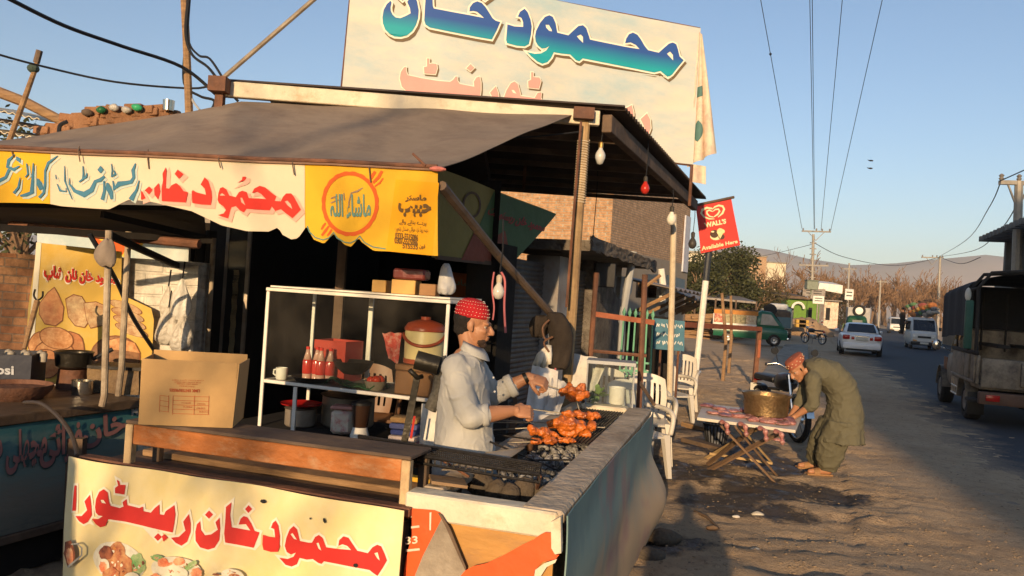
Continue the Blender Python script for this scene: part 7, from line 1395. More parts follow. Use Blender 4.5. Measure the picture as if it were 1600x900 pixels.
naan([(86, 450), (92, 460), (100, 480), (98, 500), (88, 508), (72, 505), (63, 490), (64, 474), (76, 458)], M_na, .004); naan([(104, 468), (116, 461), (128, 464), (138, 480), (140, 500), (132, 511), (118, 508), (108, 495)], M_nb2, .004); naan([(132, 474), (150, 472), (163, 478), (160, 508), (142, 512), (136, 500)], M_nb2, .0052)
for k in range(4): naan(ell(196+k*3, 480+k*12, 26, 7, 16, .35), M_nb2, .004+.001*k)
for i, (x, y, rx, ry, r_) in enumerate(((70, 540, 24, 22, 0), (110, 545, 22, 26, 0), (86, 555, 32, 24, 0), (72, 568, 24, 22, 0), (90, 528, 26, 16, .3))): naan(ell(x, y, rx, ry, 20, r_, .03, i), M_nc if i % 2 == 0 else M_na, .004+.0012*i)
naan(ell(180, 558, 37, 32, 24), M_nd, .004); naan([(170, 532), (186, 528), (210, 536), (218, 552), (196, 548), (172, 546)], M_nc, .0055)
w0 = P(-120, 600, 5.86); b = MB(); b.obox(V((w0.x, 5.86, 0)), V((P(62, 500, 5.86).x-w0.x, 0, 0)), V((0, .22, 0)), Z*P(20, 396, 5.86).z)
tag(b.build('brick_wall', brick('brick_orange_near', (.36, .15, .065), (.47, .25, .12), (.30, .20, .13), bw=.185, bh=.062, worn=.7, ms=.006, paint=(.40, .30, .2), pmix=.36), loc=(w0.x, 5.86, 0)), 'orange brick wall at the left picture edge beside the naan banner', 'wall')
x0, x1 = P(62, 500, 5.84).x+.005, P(305, 500, 5.84).x; b = MB(); b.obox(V((x0, 5.84, 0)), V((x1-x0, 0, 0)), V((0, .22, 0)), Z*P(220, 404, 5.84).z); tag(b.build('brick_wall', M_brickW, loc=(x0, 5.84, 0)), 'whitewashed brick wall behind the naan banner and hanging bags', 'wall')
plQ = Plane(P(60, 420, 8.9), P(300, 420, 8.9)-P(60, 420, 8.9), Z); t = thing('billboard', 'pale sky coloured billboard with a red and yellow word blob above the white brick wall', 'billboard', P(170, 420, 8.9))
q = [plQ.at(*plQ.uv(*p)) for p in ((58, 345), (296, 352), (294, 412), (58, 405))]; b = MB(); b.prism(q, plQ.n*-.05); bb = b.build('panel', mat('billboard_sky', (.40, .50, .52), .6, .1, 1.2, 0, col2=(.6, .62, .58), mix2=.55), t); letters(plQ, [[(146, 372), (160, 362), (180, 358), (205, 362), (222, 368), (224, 382), (212, 392), (200, 388), (194, 402), (182, 398), (150, 385)]], (0, 0), 1, mat('billboard_yellow', (.65, .42, .03), .6), .004, bb); letters(plQ, [[(149, 373), (162, 365), (180, 361), (204, 365), (219, 370), (220, 381), (211, 388), (198, 384), (192, 398), (184, 394), (152, 383)]], (0, 0), 1, M_ro, .007, bb)
text_on(plQ, 'محمود', [(156, 366), (216, 370), (214, 384), (156, 380)], mat('billboard_yellow', (.65, .42, .03)), .010, bb, .03)
for px in (66, 288): b = MB(); p = P(px, 400, 8.97); b.tube([p, V((p.x, p.y, 0))], .04, 6); b.build('post', M_rust, t)
# ------------------------------------------------------------------ rooftop clutter at the upper left
t = thing('rooftop_parapet', 'crumbling mud and brick rooftop parapet behind the awning', 'wall', P(150, 215, 7.6)); m0, m1 = P(20, 222, 7.5), P(300, 186, 7.9)
b = MB(); b.grid(lambda u, v: m0.lerp(m1, u)+V((0, 0, -.5+v*.5+.03*nz3((u*9, 1, 0))*(v > .9)))+V((0, .02*nz3((u*20, v*9, 3)), 0)), 40, 8, .35); b.build('mud_base', M_mud, t); b = MB(); b.obox(V((-4.6, 7.7, 2.2)), (2.0, 0, 0), (0, 3.0, 0), (0, 0, .4)); b.build('roof_slab', M_plas, t); b = MB(); b.obox(V((-4.6, 10.0, 0)), (1.95, 0, 0), (0, .25, 0), (0, 0, 2.197)); b.build('wall', M_plas, t)
rr = random.Random(14); M_bk = mat('loose_brick', (.36, .17, .08), .95, .25, 9, .3, col2=(.25, .13, .07))
bl = [(112, 186, 0), (130, 183, 0), (146, 184, 0), (160, 182, 0), (176, 181, 0), (192, 181, 0), (208, 178, 0), (224, 178, 0), (240, 177, 0), (254, 177, 0), (264, 178, 0), (150, 174, 1), (168, 173, 1), (184, 173, 1), (212, 170, 1), (232, 172, 1), (246, 171, 1)]+[(70+7*k_, 205-1.6*k_+(k_ % 3)*3, 0) for k_ in range(12)]+[(120+13*k_, 192-(k_ % 2)*4, 0) for k_ in range(11)]
for i, (px, py, k) in enumerate(bl): q = P(px, py, 7.7); b = MB(); b.box((0, 0, 0), (.2, .11, .075)); o = b.build('brick', M_bk, bevel=.008); o.location = q; o.rotation_euler = (rr.uniform(-.1, .1), rr.uniform(-.1, .1), rr.uniform(-.5, .5)); tag(o, 'loose orange brick in the row along the rooftop parapet', 'brick', 'loose bricks on the rooftop parapet')
for (px, py, m, n, l) in ((158, 172, mat('green_plastic', (.03, .16, .06), .3, .2, 6, .1, tl=.2), 'plastic_bottle', 'crushed dark green plastic bottle on the rooftop bricks'), (214, 168, mat('bright_green', (.05, .40, .16), .3, .2, 6, .1), 'plastic_bottle', 'bright green plastic bottle on the rooftop bricks'), (178, 168, M_bagc, 'plastic_bottle', 'crumpled clear plastic bottle on the rooftop bricks'), (198, 172, M_bagc, 'plastic_cup', 'greenish clear cup between the rooftop bottles'), (136, 176, M_woodd, 'wood_scrap', 'brown scrap at the left end of the rooftop bricks')):
    o = rock(n, l, None, (.052, .035, .034), px, m, n.split('_')[1]); o.location = P(px, py, 7.6)
ware('steel_cup', 'steel cup at the right end of the rooftop bricks', 'cup', P(263, 173, 7.6), [(.001, 0), (.05, 0), (.055, .1), (.05, .1), (.045, .01)], mat('bright_steel', (.55, .52, .46)))
t = thing('tin_roof', 'small roof of pale corrugated sheets at the left picture edge', 'roof', P(20, 200, 8.6))
for k in range(3): b = MB(); a_, c_ = P(-60, 160+18*k, 8.6), P(62-k*6, 186+14*k, 8.6); b.grid(lambda u, v: a_.lerp(c_, u)+V((0, v*.9, .12*v+.012*math.sin(u*60))), 50, 2, .008); b.build('sheet', [M_cheap, M_tin, M_cheap][k], t)
b = MB(); b.tube([P(-60, 122, 8.2), P(40, 160, 8.2), P(108, 195, 8.2)], [.06, .055, .05], 8); tag(b.build('log', M_wood, loc=P(40, 160, 8.2)), 'long bare log slanting above the rooftop at the left', 'log')
t = thing('bamboo_pole', 'short leaning bamboo pole with a dark cloth binding near its top', 'pole', P(14, 222, 7.4)); b = MB(); b.tube([P(13, 224, 7.4), P(40, 150, 7.4), P(55, 108, 7.4), P(62, 80, 7.4)], [.026, .025, .022, .018], 8); b.build('cane', M_wood, t); b = MB(); b.ball(P(52, 107, 7.4), (.055, .05, .045), 10, 6); b.build('binding', mat('dark_green_cloth', (.05, .075, .06), .9), t); b = MB(); b.tube([P(57, 98, 7.4), P(62, 79, 7.4)], .03, 7); b.build('tip_wrap', M_woodd, t)
b = MB(); b.tube([P(296, 190, 6.6), P(291, 60, 6.6), P(286, -30, 6.6)], [.035, .032, .03], 8); tag(b.build('bamboo_pole', M_wood, loc=P(296, 190, 6.6)), 'tall bamboo pole behind the left end of the roof beam, wrapped with wires', 'pole')
wire('thick black cable sagging from the upper left to the tall bamboo pole', [P(10, -4, 5.0), P(100, 40, 5.5), P(190, 72, 6.0), P(285, 105, 6.5), P(340, 150, 6.7)], .014)
wire('thin black cable crossing the upper left sky to the tall bamboo pole', [P(-20, 80, 6.0), P(60, 102, 6.2), P(180, 128, 6.4), P(300, 138, 6.6), P(335, 130, 6.0)], .009)
wire('black cable looping down the tall bamboo pole to the roof beam', [P(295, -10, 6.5), P(290, 50, 6.5), P(300, 85, 6.5), P(325, 105, 6.4), P(345, 130, 6.3), P(372, 158, 6.3)], .012)
wire('second black cable looping beside the tall bamboo pole', [P(297, -10, 6.52), P(294, 60, 6.52), P(310, 86, 6.5), P(328, 92, 6.4), P(350, 125, 6.3)], .010)
wire('black cable drooping behind the roof stub post', [P(290, 70, 6.6), P(288, 130, 6.6), P(312, 150, 6.6), P(335, 158, 6.6), P(325, 180, 6.5)], .012)
wire('grey cable bent between the bamboo pole and the awning top', [P(292, 130, 6.6), P(300, 155, 6.6), P(312, 172, 6.5)], .010, M_grey)
wire('short black cable hook at the rooftop parapet', [P(92, 210, 7.3), P(94, 196, 7.3), P(105, 190, 7.3)], .018)
# ================================================================== PEOPLE
M_skin = mat('skin', (.36, .17, .09), .5, .12, 12, .12, spec=.4, sss=.08, bscale=60, bdist=.004); M_hair = mat('hair', (.018, .013, .010), .7, .4, 60, .3)
M_eye = mat('eye_white', (.30, .25, .21), .35, 0, 3, 0); M_iris = mat('iris', (.02, .012, .008), .15, 0, 3, 0)
def caps(b, pts, rs, n=14):
    pts = [V(p) for p in pts]; b.tube(pts, rs, n)
    for p, r in zip(pts, rs): b.ball(p, (r*.99,)*3, n, 8)
def head_blobs(b, c, f, u, k=1.0):
    f = V(f).normalized(); s = V(u).cross(f).normalized(); u = f.cross(s).normalized(); M = Matrix((f, s, u)).transposed()
    at = lambda x, y, z: c+(f*x+s*y+u*z)*k
    B = lambda x, y, z, r: b.ball(at(x, y, z), tuple(q*k for q in r), 18, 11, M)
    B(-.012, 0, .035, (.098, .076, .088)); B(.035, 0, -.035, (.062, .060, .080)); B(.045, 0, -.085, (.042, .046, .036)); B(.072, 0, -.108, (.022, .024, .018))
    B(.078, .030, .012, (.018, .026, .011)); B(.078, -.030, .012, (.018, .026, .011))            # brow
    B(.062, .040, -.030, (.026, .018, .020)); B(.062, -.040, -.030, (.026, .018, .020))          # cheeks
    b.tube([at(.088, 0, .006), at(.106, 0, -.018), at(.118, 0, -.036)], [.009*k, .011*k, .013*k], 10); B(.115, 0, -.040, (.013, .015, .011)); B(.103, .012, -.043, (.011, .009, .008)); B(.103, -.012, -.043, (.011, .009, .008))
    B(.090, 0, -.064, (.012, .023, .006)); B(.088, 0, -.076, (.012, .020, .007))
    for e in (-1, 1): B(-.004, e*.076, -.008, (.020, .009, .032)); B(.006, e*.074, -.03, (.011, .008, .014))
    return at, M
def eyes(t, at, M, k=1.0, m=None):
    for e in (-1, 1):
        b = MB(); b.ball(at(.0715, e*.033, -.008), (.0125*k,)*3, 12, 8); o = b.build('eye', M_eye, t, smooth='all'); b = MB(); b.ball(at(.0797, e*.0345, -.008), (.0062*k,)*3, 10, 6); b.build('iris', M_iris, o, smooth='all')
def hand_blobs(b, wr, d, nrm, side, curl=1.0, k=1.0, spread=1.0):
    """wr wrist, d toward the fingers, nrm out of the back of the hand, side: toward the thumb"""
    d = V(d).normalized(); nrm = V(nrm); nrm = (nrm-d*nrm.dot(d)).normalized(); s = d.cross(nrm); s = s if s.dot(V(side)) > 0 else -s
    M = Matrix((d, s, nrm)).transposed(); b.ball(wr+d*.045*k, (.050*k, .040*k, .017*k), 16, 9, M)
    b.tube([wr-d*.01*k, wr+d*.03*k], [.024*k, .028*k], 12)
    for i, (o_, L) in enumerate(((.030, .074), (.010, .082), (-.010, .076), (-.029, .060))):
        p = wr+d*(.082-.004*abs(i-1))*k+s*o_*k*spread; a = .35*curl+.05*i; q = [p-d*.02*k, p]; dd = d
        for j, f_ in enumerate((.45, .32, .26)):
            dd = (dd*cos(a)-nrm*sin(a)).normalized(); nn = (nrm*cos(a)+d*sin(a)); p = p+dd*L*f_*k; q.append(p); a = (.75 if j == 0 else .65)*curl
            d2 = dd; nrm2 = nn
            dd = (d2*1.0)
            if j < 2: dd = (d2*cos(a)-nn*sin(a)).normalized(); dd = d2
        # bend progressively in the plane of d and -nrm
        q = [wr+d*.062*k+s*o_*k*spread, wr+d*.086*k+s*o_*k*spread]; ang = 0; p = q[-1]
        for f_, da in zip((.45, .32, .25), (.55*curl, .85*curl, .7*curl)):
            ang += da; p = p+(d*cos(ang)-nrm*sin(ang))*L*f_*k; q.append(p)
        b.tube(q, [.0105*k, .0100*k, .0092*k, .0086*k, .0070*k], 9); b.ball(q[-1], (.0072*k,)*3, 8, 6); b.ball(q[1], (.0112*k,)*3, 8, 6); b.ball(q[2], (.0098*k,)*3, 8, 6)
    t0 = wr+d*.022*k+s*.026*k-nrm*.006*k; t1 = t0+(d*.7+s*.75-nrm*.35).normalized()*.036*k; t2 = t1+(d*.95+s*.1-nrm*.5*curl).normalized()*.030*k; t3 = t2+(d*.8-s*.2-nrm*.6*curl).normalized()*.022*k
    b.tube([t0, t1, t2, t3], [.016*k, .0125*k, .0108*k, .0080*k], 10); b.ball(t3, (.0082*k,)*3, 8, 6); b.ball(t0, (.017*k,)*3, 10, 6)
def ring(c, ax, ux, ra, rb_, n=28, sq=2.3, fold=0.0, ph=0.0, fr=7):
    """superellipse ring round c, spanned by unit vectors ax and ux"""
    out = []
    for i in range(n):
        a = 2*pi*i/n; ca_, sa = cos(a), sin(a); k = 1/((abs(ca_)**sq+abs(sa)**sq)**(1/sq)); k *= 1+fold*math.sin(a*fr+ph)
        out.append(V(c)+ax*(ra*ca_*k)+ux*(rb_*sa*k))
    return out
def folds(seed, amp=.006, s=7, dirz=.35):
    def f(p, n):
        w_ = nz3((p.x*3, p.y*3, p.z*3), 1, seed)*.25; a = nz3((p.x*s*1.3+w_, p.y*s*1.3, p.z*s*dirz+w_*2), 1, seed); c = nz3((p.x*s*1.2+p.z*s*1.1, p.y*s*1.6, p.z*s*1.4-p.x*s*.8), 1, seed+4)
        r_ = 1-min(1, abs(c)*4.5); r2 = 1-min(1, abs(nz3((p.x*s*1.9-p.z*s*1.3, p.y*s*2.2, p.z*s*1.2+p.x*s*.9), 1, seed+11))*5)
        return amp*(.8*a+1.0*r_*r_+.8*r2*r2-.5+.25*nz3((p.x*s*4, p.y*s*4, p.z*s*2), 1, seed+8))
    return f
# ------------------------------------------------------------------ the cook
XA, YA = V((1, 0, 0)), V((0, 1, 0)); YC_ = 4.0
ck = thing('person', 'cook in a red prayer cap and pale grey kameez turning skewers at the grill', 'person', V((P(722, 700, YC_).x, YC_, 0)))
pc = lambda x, y, dy=0.0: P(x, y, YC_+dy)
hc = pc(740, 506); hf, hu = V((.97, -.12, -.10)), V((.08, 0, 1))
b = MB(); at, HM = head_blobs(b, hc, hf, hu, .90)
caps(b, [at(-.03, 0, -.06), pc(734, 546), pc(726, 562)], [.047, .050, .066])
tors = [ring(pc(x, y), XA, YA, rx/PPM(YC_), ry, 24) for x, y, rx, ry in ((729, 560, 20, .11), (728, 580, 26, .15), (727, 620, 30, .15), (727, 660, 32, .14), (727, 720, 34, .15), (725, 790, 34, .15))]; b.loft(tors)
rs_, re_, rw = pc(711, 575, -.15), pc(732, 652, -.20), pc(801, 642, -.10); ls_, le_, lw = pc(738, 578, .17), pc(768, 618, .20), pc(826, 589, .16)
caps(b, [rs_+V((.005, .03, -.02)), rs_.lerp(re_, .5), re_], [.040, .040, .036]); caps(b, [re_, re_.lerp(rw, .35), re_.lerp(rw, .75), rw], [.044, .045, .036, .027]); caps(b, [ls_, le_], [.045, .04]); caps(b, [le_, le_.lerp(lw, .4), lw], [.044, .042, .027])
hand_blobs(b, rw, (1, .10, -.02), (.0, -.75, .65), (0, .3, 1), 1.75, .98); hand_blobs(b, lw, (.95, -.1, -.25), (.15, -.6, .8), (0, -.5, .6), 1.5, .98)
for e in (-.09, .09):
    k0, k1, k2 = V((pc(718, 700).x, YC_+e, .86)), V((pc(722, 700).x+.03, YC_+e, .48)), V((pc(718, 700).x, YC_+e, .09)); caps(b, [k0, k1, k2], [.085, .058, .042]); caps(b, [k2-Z*.03, k2+V((.10, 0, -.055)), k2+V((.17, 0, -.062))], [.042, .036, .026])
body = b.build('body', M_skin, ck); remesh(body, .0048, 3, .45)
eyes(ck, at, HM, .90)
b = MB()
HK = .90
Bh = lambda x, y, z, r: b.ball(at(x, y, z), tuple(q*HK for q in r), 18, 11, HM)
Bh(-.030, 0, .024, (.090, .0795, .078)); Bh(-.055, 0, -.03, (.055, .062, .055))
o = b.build('hair', M_hair, ck); remesh(o, .006, 1, .4, lambda p, n: .004*nz3(p, 70))
b = MB(); Bh(.050, 0, -.0865, (.041, .0465, .0345)); Bh(.073, 0, -.109, (.0225, .0245, .0185)); Bh(.0935, 0, -.0555, (.0075, .024, .0045))
o = b.build('beard', mat('stubble', (.055, .032, .022), .8, .4, 90, .3), ck); remesh(o, .0035, 1, .4, lambda p, n: .0016*nz3(p, 120)-.0006)
def capshape(at, M, k, prof, tilt=.0, n=32, rib=.012):
    b = MB(); rings = []
    for z, rx, ry in prof: rings.append([at(-.012+rx*cos(a)*(1+rib*math.sin(a*16))-z*tilt, ry*sin(a)*(1+rib*math.sin(a*16)), z) for a in [2*pi*i/n for i in range(n)]])
    b.loft(rings); return b
M_cap1 = mat('cap_red_knit', (.46, .015, .02), .85, .12, 30, .3)
cb = capshape(at, HM, 1, ((.034, .098, .079), (.046, .100, .081), (.080, .097, .079), (.110, .084, .070), (.132, .058, .049), (.141, .028, .024), (.143, .002, .002)), .1); cap = cb.build('cap', M_cap1, ck, smooth='all')
M_st = mat('cap_stitch', (.72, .62, .5), .8, .1, 20, 0)
for k_, (z, rx, ry) in enumerate(((.050, .1008, .0818), (.068, .0995, .0808), (.090, .0935, .0765), (.109, .0848, .0708), (.124, .0690, .0582))):
    b = MB()
    for i in range(30): a = 2*pi*(i+.3*k_)/30; b.ball(at(-.012+rx*cos(a)-z*.1, ry*sin(a), z+.0012*math.sin(a*8)), (.0024, .0024, .0018), 6, 4, HM)
    b.build('stitching', M_st, cap)
# kameez
M_kam = mat('kameez_cloth', (.44, .43, .40), .9, .06, 3, .12, bscale=90, col2=(.40, .39, .36), mix2=.55, bdist=.004)
b = MB(); sc_ = 1/PPM(YC_)
tr = [(736, 547, 16, .075), (732, 556, 24, .115), (727, 566, 28, .175), (727, 590, 37, .19), (726, 620, 40, .18), (726, 650, 43, .17), (726, 690, 47, .185), (726, 740, 50, .20), (725, 800, 54, .22), (724, 850, 56, .23)]
b.loft([ring(pc(x, y), XA, YA, rx*sc_, ry, 40, 2.2, .02 if y > 690 else .0, 1.0) for x, y, rx, ry in tr])
caps(b, [rs_+V((.0, .02, .0)), rs_.lerp(re_, .4), re_.lerp(rs_, .12), re_+V((.01, 0, .0))], [.070, .067, .062, .056], 18); caps(b, [re_+V((.01, 0, 0)), re_.lerp(rw, .22), re_.lerp(rw, .36)], [.056, .052, .049], 18)
caps(b, [ls_, ls_.lerp(le_, .5), le_], [.08, .07, .062], 18); caps(b, [le_, le_.lerp(lw, .30), le_.lerp(lw, .50)], [.062, .056, .052], 18)
km = b.build('kameez', M_kam, ck); remesh(km, .0065, 5, .5, folds(3, .0042, 6.5))
b = MB(); b.loft([ring(re_.lerp(rw, u), (re_-rw).normalized().cross(YA).normalized(), YA, r_, r_, 18) for u, r_ in ((.31, .052), (.35, .056), (.45, .056), (.47, .049), (.46, .040))], cap=False); cf = b.build('cuff', M_kam, km, smooth='all'); b = MB(); b.loft([ring(le_.lerp(lw, u), (le_-lw).normalized().cross(YA).normalized(), YA, r_, r_, 18) for u, r_ in ((.42, .056), (.46, .063), (.6, .062), (.62, .054), (.61, .045))], cap=False); b.build('cuff', M_kam, km, smooth='all')
b = MB(); b.loft([ring(pc(x, y), (XA*1+Z*-.35).normalized(), YA, rx*sc_, ry, 26) for x, y, rx, ry in ((737, 552, 19.5, .083), (738, 543, 17.5, .076), (739, 537, 17.5, .074), (742, 546, 22, .096), (744, 555, 23, .10))], cap=False); b.build('collar', M_kam, km, smooth='all')
# shalwar under the hem, sandals, watch
M_sh = mat('shalwar_cloth', (.42, .40, .36), .9, .06, 3, .1); b = MB()
for e in (-.1, .1): caps(b, [V((pc(718, 700).x, YC_+e, .82)), V((pc(722, 700).x+.02, YC_+e, .48)), V((pc(718, 700).x, YC_+e, .12))], [.13, .11, .075])
sw = b.build('shalwar', M_sh, ck); remesh(sw, .012, 4, .5, folds(9, .01, 7))
for e in (-.09, .09): b = MB(); b.box(V((pc(718, 700).x+.06, YC_+e, .014)), (.28, .10, .022)); b.build('sandal', M_woodd, ck, bevel=.006)
wv_ = le_.lerp(lw, .93); dl = (lw-le_).normalized(); b = MB(); b.loft([ring(wv_+dl*x, dl.cross(YA).normalized(), YA, r_, r_, 20) for x, r_ in ((-.01, .030), (-.01, .034), (.01, .034), (.01, .030))], cap=False); b.build('watch', mat('watch_dark', (.03, .028, .025), .3, .1, 5, 0, metal=.6), ck, smooth=True)
for i, (x, y) in enumerate(((771, 590), (773, 612))): b = MB(); b.ball(pc(x, y, -.06), (.006, .006, .006), 8, 6); b.build('button', M_white, ck)
# ------------------------------------------------------------------ man bending over the meat table
YM = 8.25; mn = thing('person', 'man in an olive shalwar kameez and patterned cap bending over the meat table', 'person', V((G(1285, 741).x, YM, 0))); pm_ = lambda x, y, dy=0.0: P(x, y, YM+dy); sm = 1/PPM(YM)
hc = pm_(1246, 575, 0); hf, hu = V((-.72, -.25, -.66)), V((-.62, 0, .75))
b = MB(); at, HM = head_blobs(b, hc, hf, hu, 1.02); caps(b, [at(-.03, 0, -.05), pm_(1260, 580), pm_(1268, 580)], [.052, .056, .065])
path = [(1262, 581, 14, .12), (1275, 579, 19, .18), (1295, 585, 21, .17), (1312, 605, 21, .16), (1320, 635, 22, .165), (1318, 660, 20, .16)]
def pring(lst, extra=0, ey=0, fold=0.0):
    out = []
    for i, (x, y, r_, w_) in enumerate(lst):
        a_, c_ = lst[max(i-1, 0)], lst[min(i+1, len(lst)-1)]; t_ = pm_(c_[0], c_[1])-pm_(a_[0], a_[1]); t_.normalize(); n_ = YA.cross(t_).normalized(); out.append(ring(pm_(x, y), n_, YA, (r_+extra)*sm, w_+ey, 36, 2.2, fold, i*.6))
    return out
b.loft(pring(path, -3, -.03))
ns, ne, nw = pm_(1270, 592, -.17), pm_(1271, 632, -.20), pm_(1243, 650, -.10); fs_, fe, fw = pm_(1266, 590, .18), pm_(1250, 628, .16), pm_(1237, 648, .06)
for s_, e_, w_ in ((ns, ne, nw), (fs_, fe, fw)): caps(b, [s_, s_.lerp(e_, .5), e_], [.056, .05, .043]); caps(b, [e_, e_.lerp(w_, .35), w_], [.043, .042, .027])
hand_blobs(b, nw, (-.75, .2, -.6), (-.5, -.3, .75), (0, 1, .2), .7, 1.02); hand_blobs(b, fw, (-.65, -.15, -.7), (-.6, .2, .7), (0, -1, .2), .7, 1.02)
feet = ((1286, 743, -.02), (1270, 733, .32))
for (x, y, dy) in feet:
    g = G(x, y); hp = V((pm_(1312, 650).x, YM+(.09 if dy > .1 else -.09), pm_(1312, 650).z)); kn = hp.lerp(g, .5)+V((-.04, 0, 0)); an = g+V((.05, 0, .085)); caps(b, [hp, kn, an], [.095, .062, .044]); caps(b, [an-Z*.03, g+V((-.07, 0, .042)), g+V((-.14, 0, .034))], [.042, .036, .028])
body = b.build('body', M_skin, mn); remesh(body, .0065, 3, .45); eyes(mn, at, HM, 1.02)
b = MB(); Bh(-.030, 0, .022, (.092, .081, .078)); Bh(-.055, 0, -.02, (.058, .066, .058)); Bh(.012, .072, -.014, (.014, .009, .03)); Bh(.012, -.072, -.014, (.014, .009, .03)); o = b.build('hair', M_hair, mn); remesh(o, .007, 1, .4, lambda p, n: .004*nz3(p, 60))
cb = capshape(at, HM, 1, ((.035, .104, .087), (.045, .107, .089), (.095, .107, .090), (.112, .100, .085), (.120, .06, .05), (.121, .002, .002)), .15, rib=0); cap2 = cb.build('cap', mat('cap_brown', (.30, .085, .05), .85, .15, 24, .2), mn, smooth=True)
for row_, n_, zz in ((0, 12, .060), (1, 12, .084)):
    b = MB()
    for i in range(n_): a = 2*pi*(i+.5*row_)/n_; b.ball(at(-.012+.107*cos(a)-zz*.15, .090*sin(a), zz), (.009, .009, .006), 8, 5, HM)
    b.build('embroidery', mat('cap_cream', (.55, .36, .22), .8, .2, 20, 0), cap2)
M_ol = mat('olive_cloth', (.108, .100, .066), .92, .10, 3, .12, bscale=60, bdist=.006)
b = MB(); b.loft(pring([(1259, 582, 12, .10), (1265, 581, 16, .15)]+path[1:], 2.5, .03))
hem = [(1320, 632, 25, .20), (1318, 652, 27, .22), (1315, 672, 30, .24), (1312, 690, 34, .26)]; b.loft([ring(pm_(x, y), XA, YA, r_*sm, w_, 44, 2.2, .05*(i/3), .5, 9) for i, (x, y, r_, w_) in enumerate(hem)])
for s_, e_, w_ in ((ns, ne, nw), (fs_, fe, fw)): caps(b, [s_, s_.lerp(e_, .5), e_], [.088, .078, .066], 16); caps(b, [e_, e_.lerp(w_, .25)], [.066, .058], 16)
km2 = b.build('kameez', M_ol, mn); remesh(km2, .011, 4, .5, folds(13, .009, 5.5))
b = MB()
for (x, y, dy) in feet:
    g = G(x, y); hp = V((pm_(1310, 655).x, YM+(.10 if dy > .1 else -.10), pm_(1312, 655).z)); b.loft([ring(hp.lerp(g+V((.045, 0, .055)), u)+V((-.03*math.sin(u*pi), 0, 0)), XA, YA, r_, r_*.95, 26, 2.2, .05, u*3, 6) for u, r_ in ((0, .15), (.35, .155), (.7, .14), (.88, .115), (1.0, .085))])
sw = b.build('shalwar', M_ol, mn); remesh(sw, .012, 3, .5, folds(17, .009, 5.5))
M_sand = mat('sandal_tan', (.30, .16, .07), .7, .2, 8, .1)
for (x, y, dy) in feet: g = G(x, y); b = MB(); b.box(g+V((-.045, 0, .012)), (.27, .1, .02)); sd2 = b.build('sandal', M_sand, mn, bevel=.006); b = MB(); b.loft([ring(g+V((-.08+x_, 0, .035)), YA, Z, .052, r_, 16) for x_, r_ in ((-.03, .034), (.03, .046))], cap=False); b.build('strap', M_sand, sd2)
# ------------------------------------------------------------------ stand-in for the photographer, added behind the viewer for its shadow, and far figures
def standing(label, loc, H, rz, top, legs, cap=None, vox=.02):
    t = thing('person', label, 'person', loc, rz); k = H/1.72; b = MB()
    def lp(x, y, z): return wm(t) @ (V((x, y, z))*k)
    f = (wm(t).to_3x3() @ V((1, 0, 0))); hc = lp(0, 0, 1.60); at, HM = head_blobs(b, hc, f, Z, k)
    caps(b, [lp(-.01, 0, 1.52), lp(0, 0, 1.40)], [.05*k, .06*k])
    for e in (-1, 1): caps(b, [lp(0, e*.19, 1.36), lp(-.02, e*.23, 1.10), lp(.04, e*.22, .84)], [.05*k, .043*k, .03*k]); caps(b, [lp(.04, e*.22, .84), lp(.06, e*.22, .75), lp(.06, e*.21, .68)], [.03*k, .035*k, .018*k]); caps(b, [lp(0, e*.09, .85), lp(.01, e*.09, .48), lp(0, e*.09, .08)], [.08*k, .058*k, .042*k]); caps(b, [lp(0, e*.09, .04), lp(.15, e*.09, .03)], [.04*k, .03*k])
    b.loft([ring(lp(0, 0, z), f, Z.cross(f), a_*k, c_*k, 20) for z, a_, c_ in ((1.42, .06, .09), (1.36, .1, .18), (1.1, .11, .16), (.85, .11, .16))])
    o = b.build('body', M_skin, t); remesh(o, vox, 2, .4)
    b = MB(); b.loft([ring(lp(0, 0, z), f, Z.cross(f), a_*k, c_*k, 24) for z, a_, c_ in ((1.44, .075, .10), (1.37, .125, .205), (1.1, .135, .19), (.85, .14, .19), (.55, .17, .23))])
    for e in (-1, 1): caps(b, [lp(0, e*.19, 1.36), lp(-.02, e*.23, 1.10), lp(.03, e*.22, .9)], [.075*k, .065*k, .055*k])
    o = b.build('kameez', top, t); remesh(o, vox, 3, .5, folds(5, .01, 6)); b = MB()
    for e in (-1, 1): caps(b, [lp(0, e*.1, .8), lp(.01, e*.1, .45), lp(0, e*.1, .12)], [.12*k, .10*k, .07*k])
    o = b.build('shalwar', legs, t); remesh(o, vox, 2, .5)
    b = MB(); b.ball(at(-.02, 0, .045), (.1*k, .083*k, .08*k), 14, 8, HM); b.build('hair' if not cap else 'cap', cap or M_hair, t, smooth='all'); return t
standing('unseen stand-in for the photographer in grey, added to cast the ground shadow', (-.10, -1.0, 0), 1.72, R(75), M_kam, M_sh)
standing('far off person in dark clothes standing by the distant kiosks', gp(1309, 112), 1.7, R(200), M_blk, M_blk, vox=.05)
standing('far off person in pale clothes beside the distant motorcycle', gp(1300, 118), 1.7, R(160), M_kam, M_sh, vox=.05)
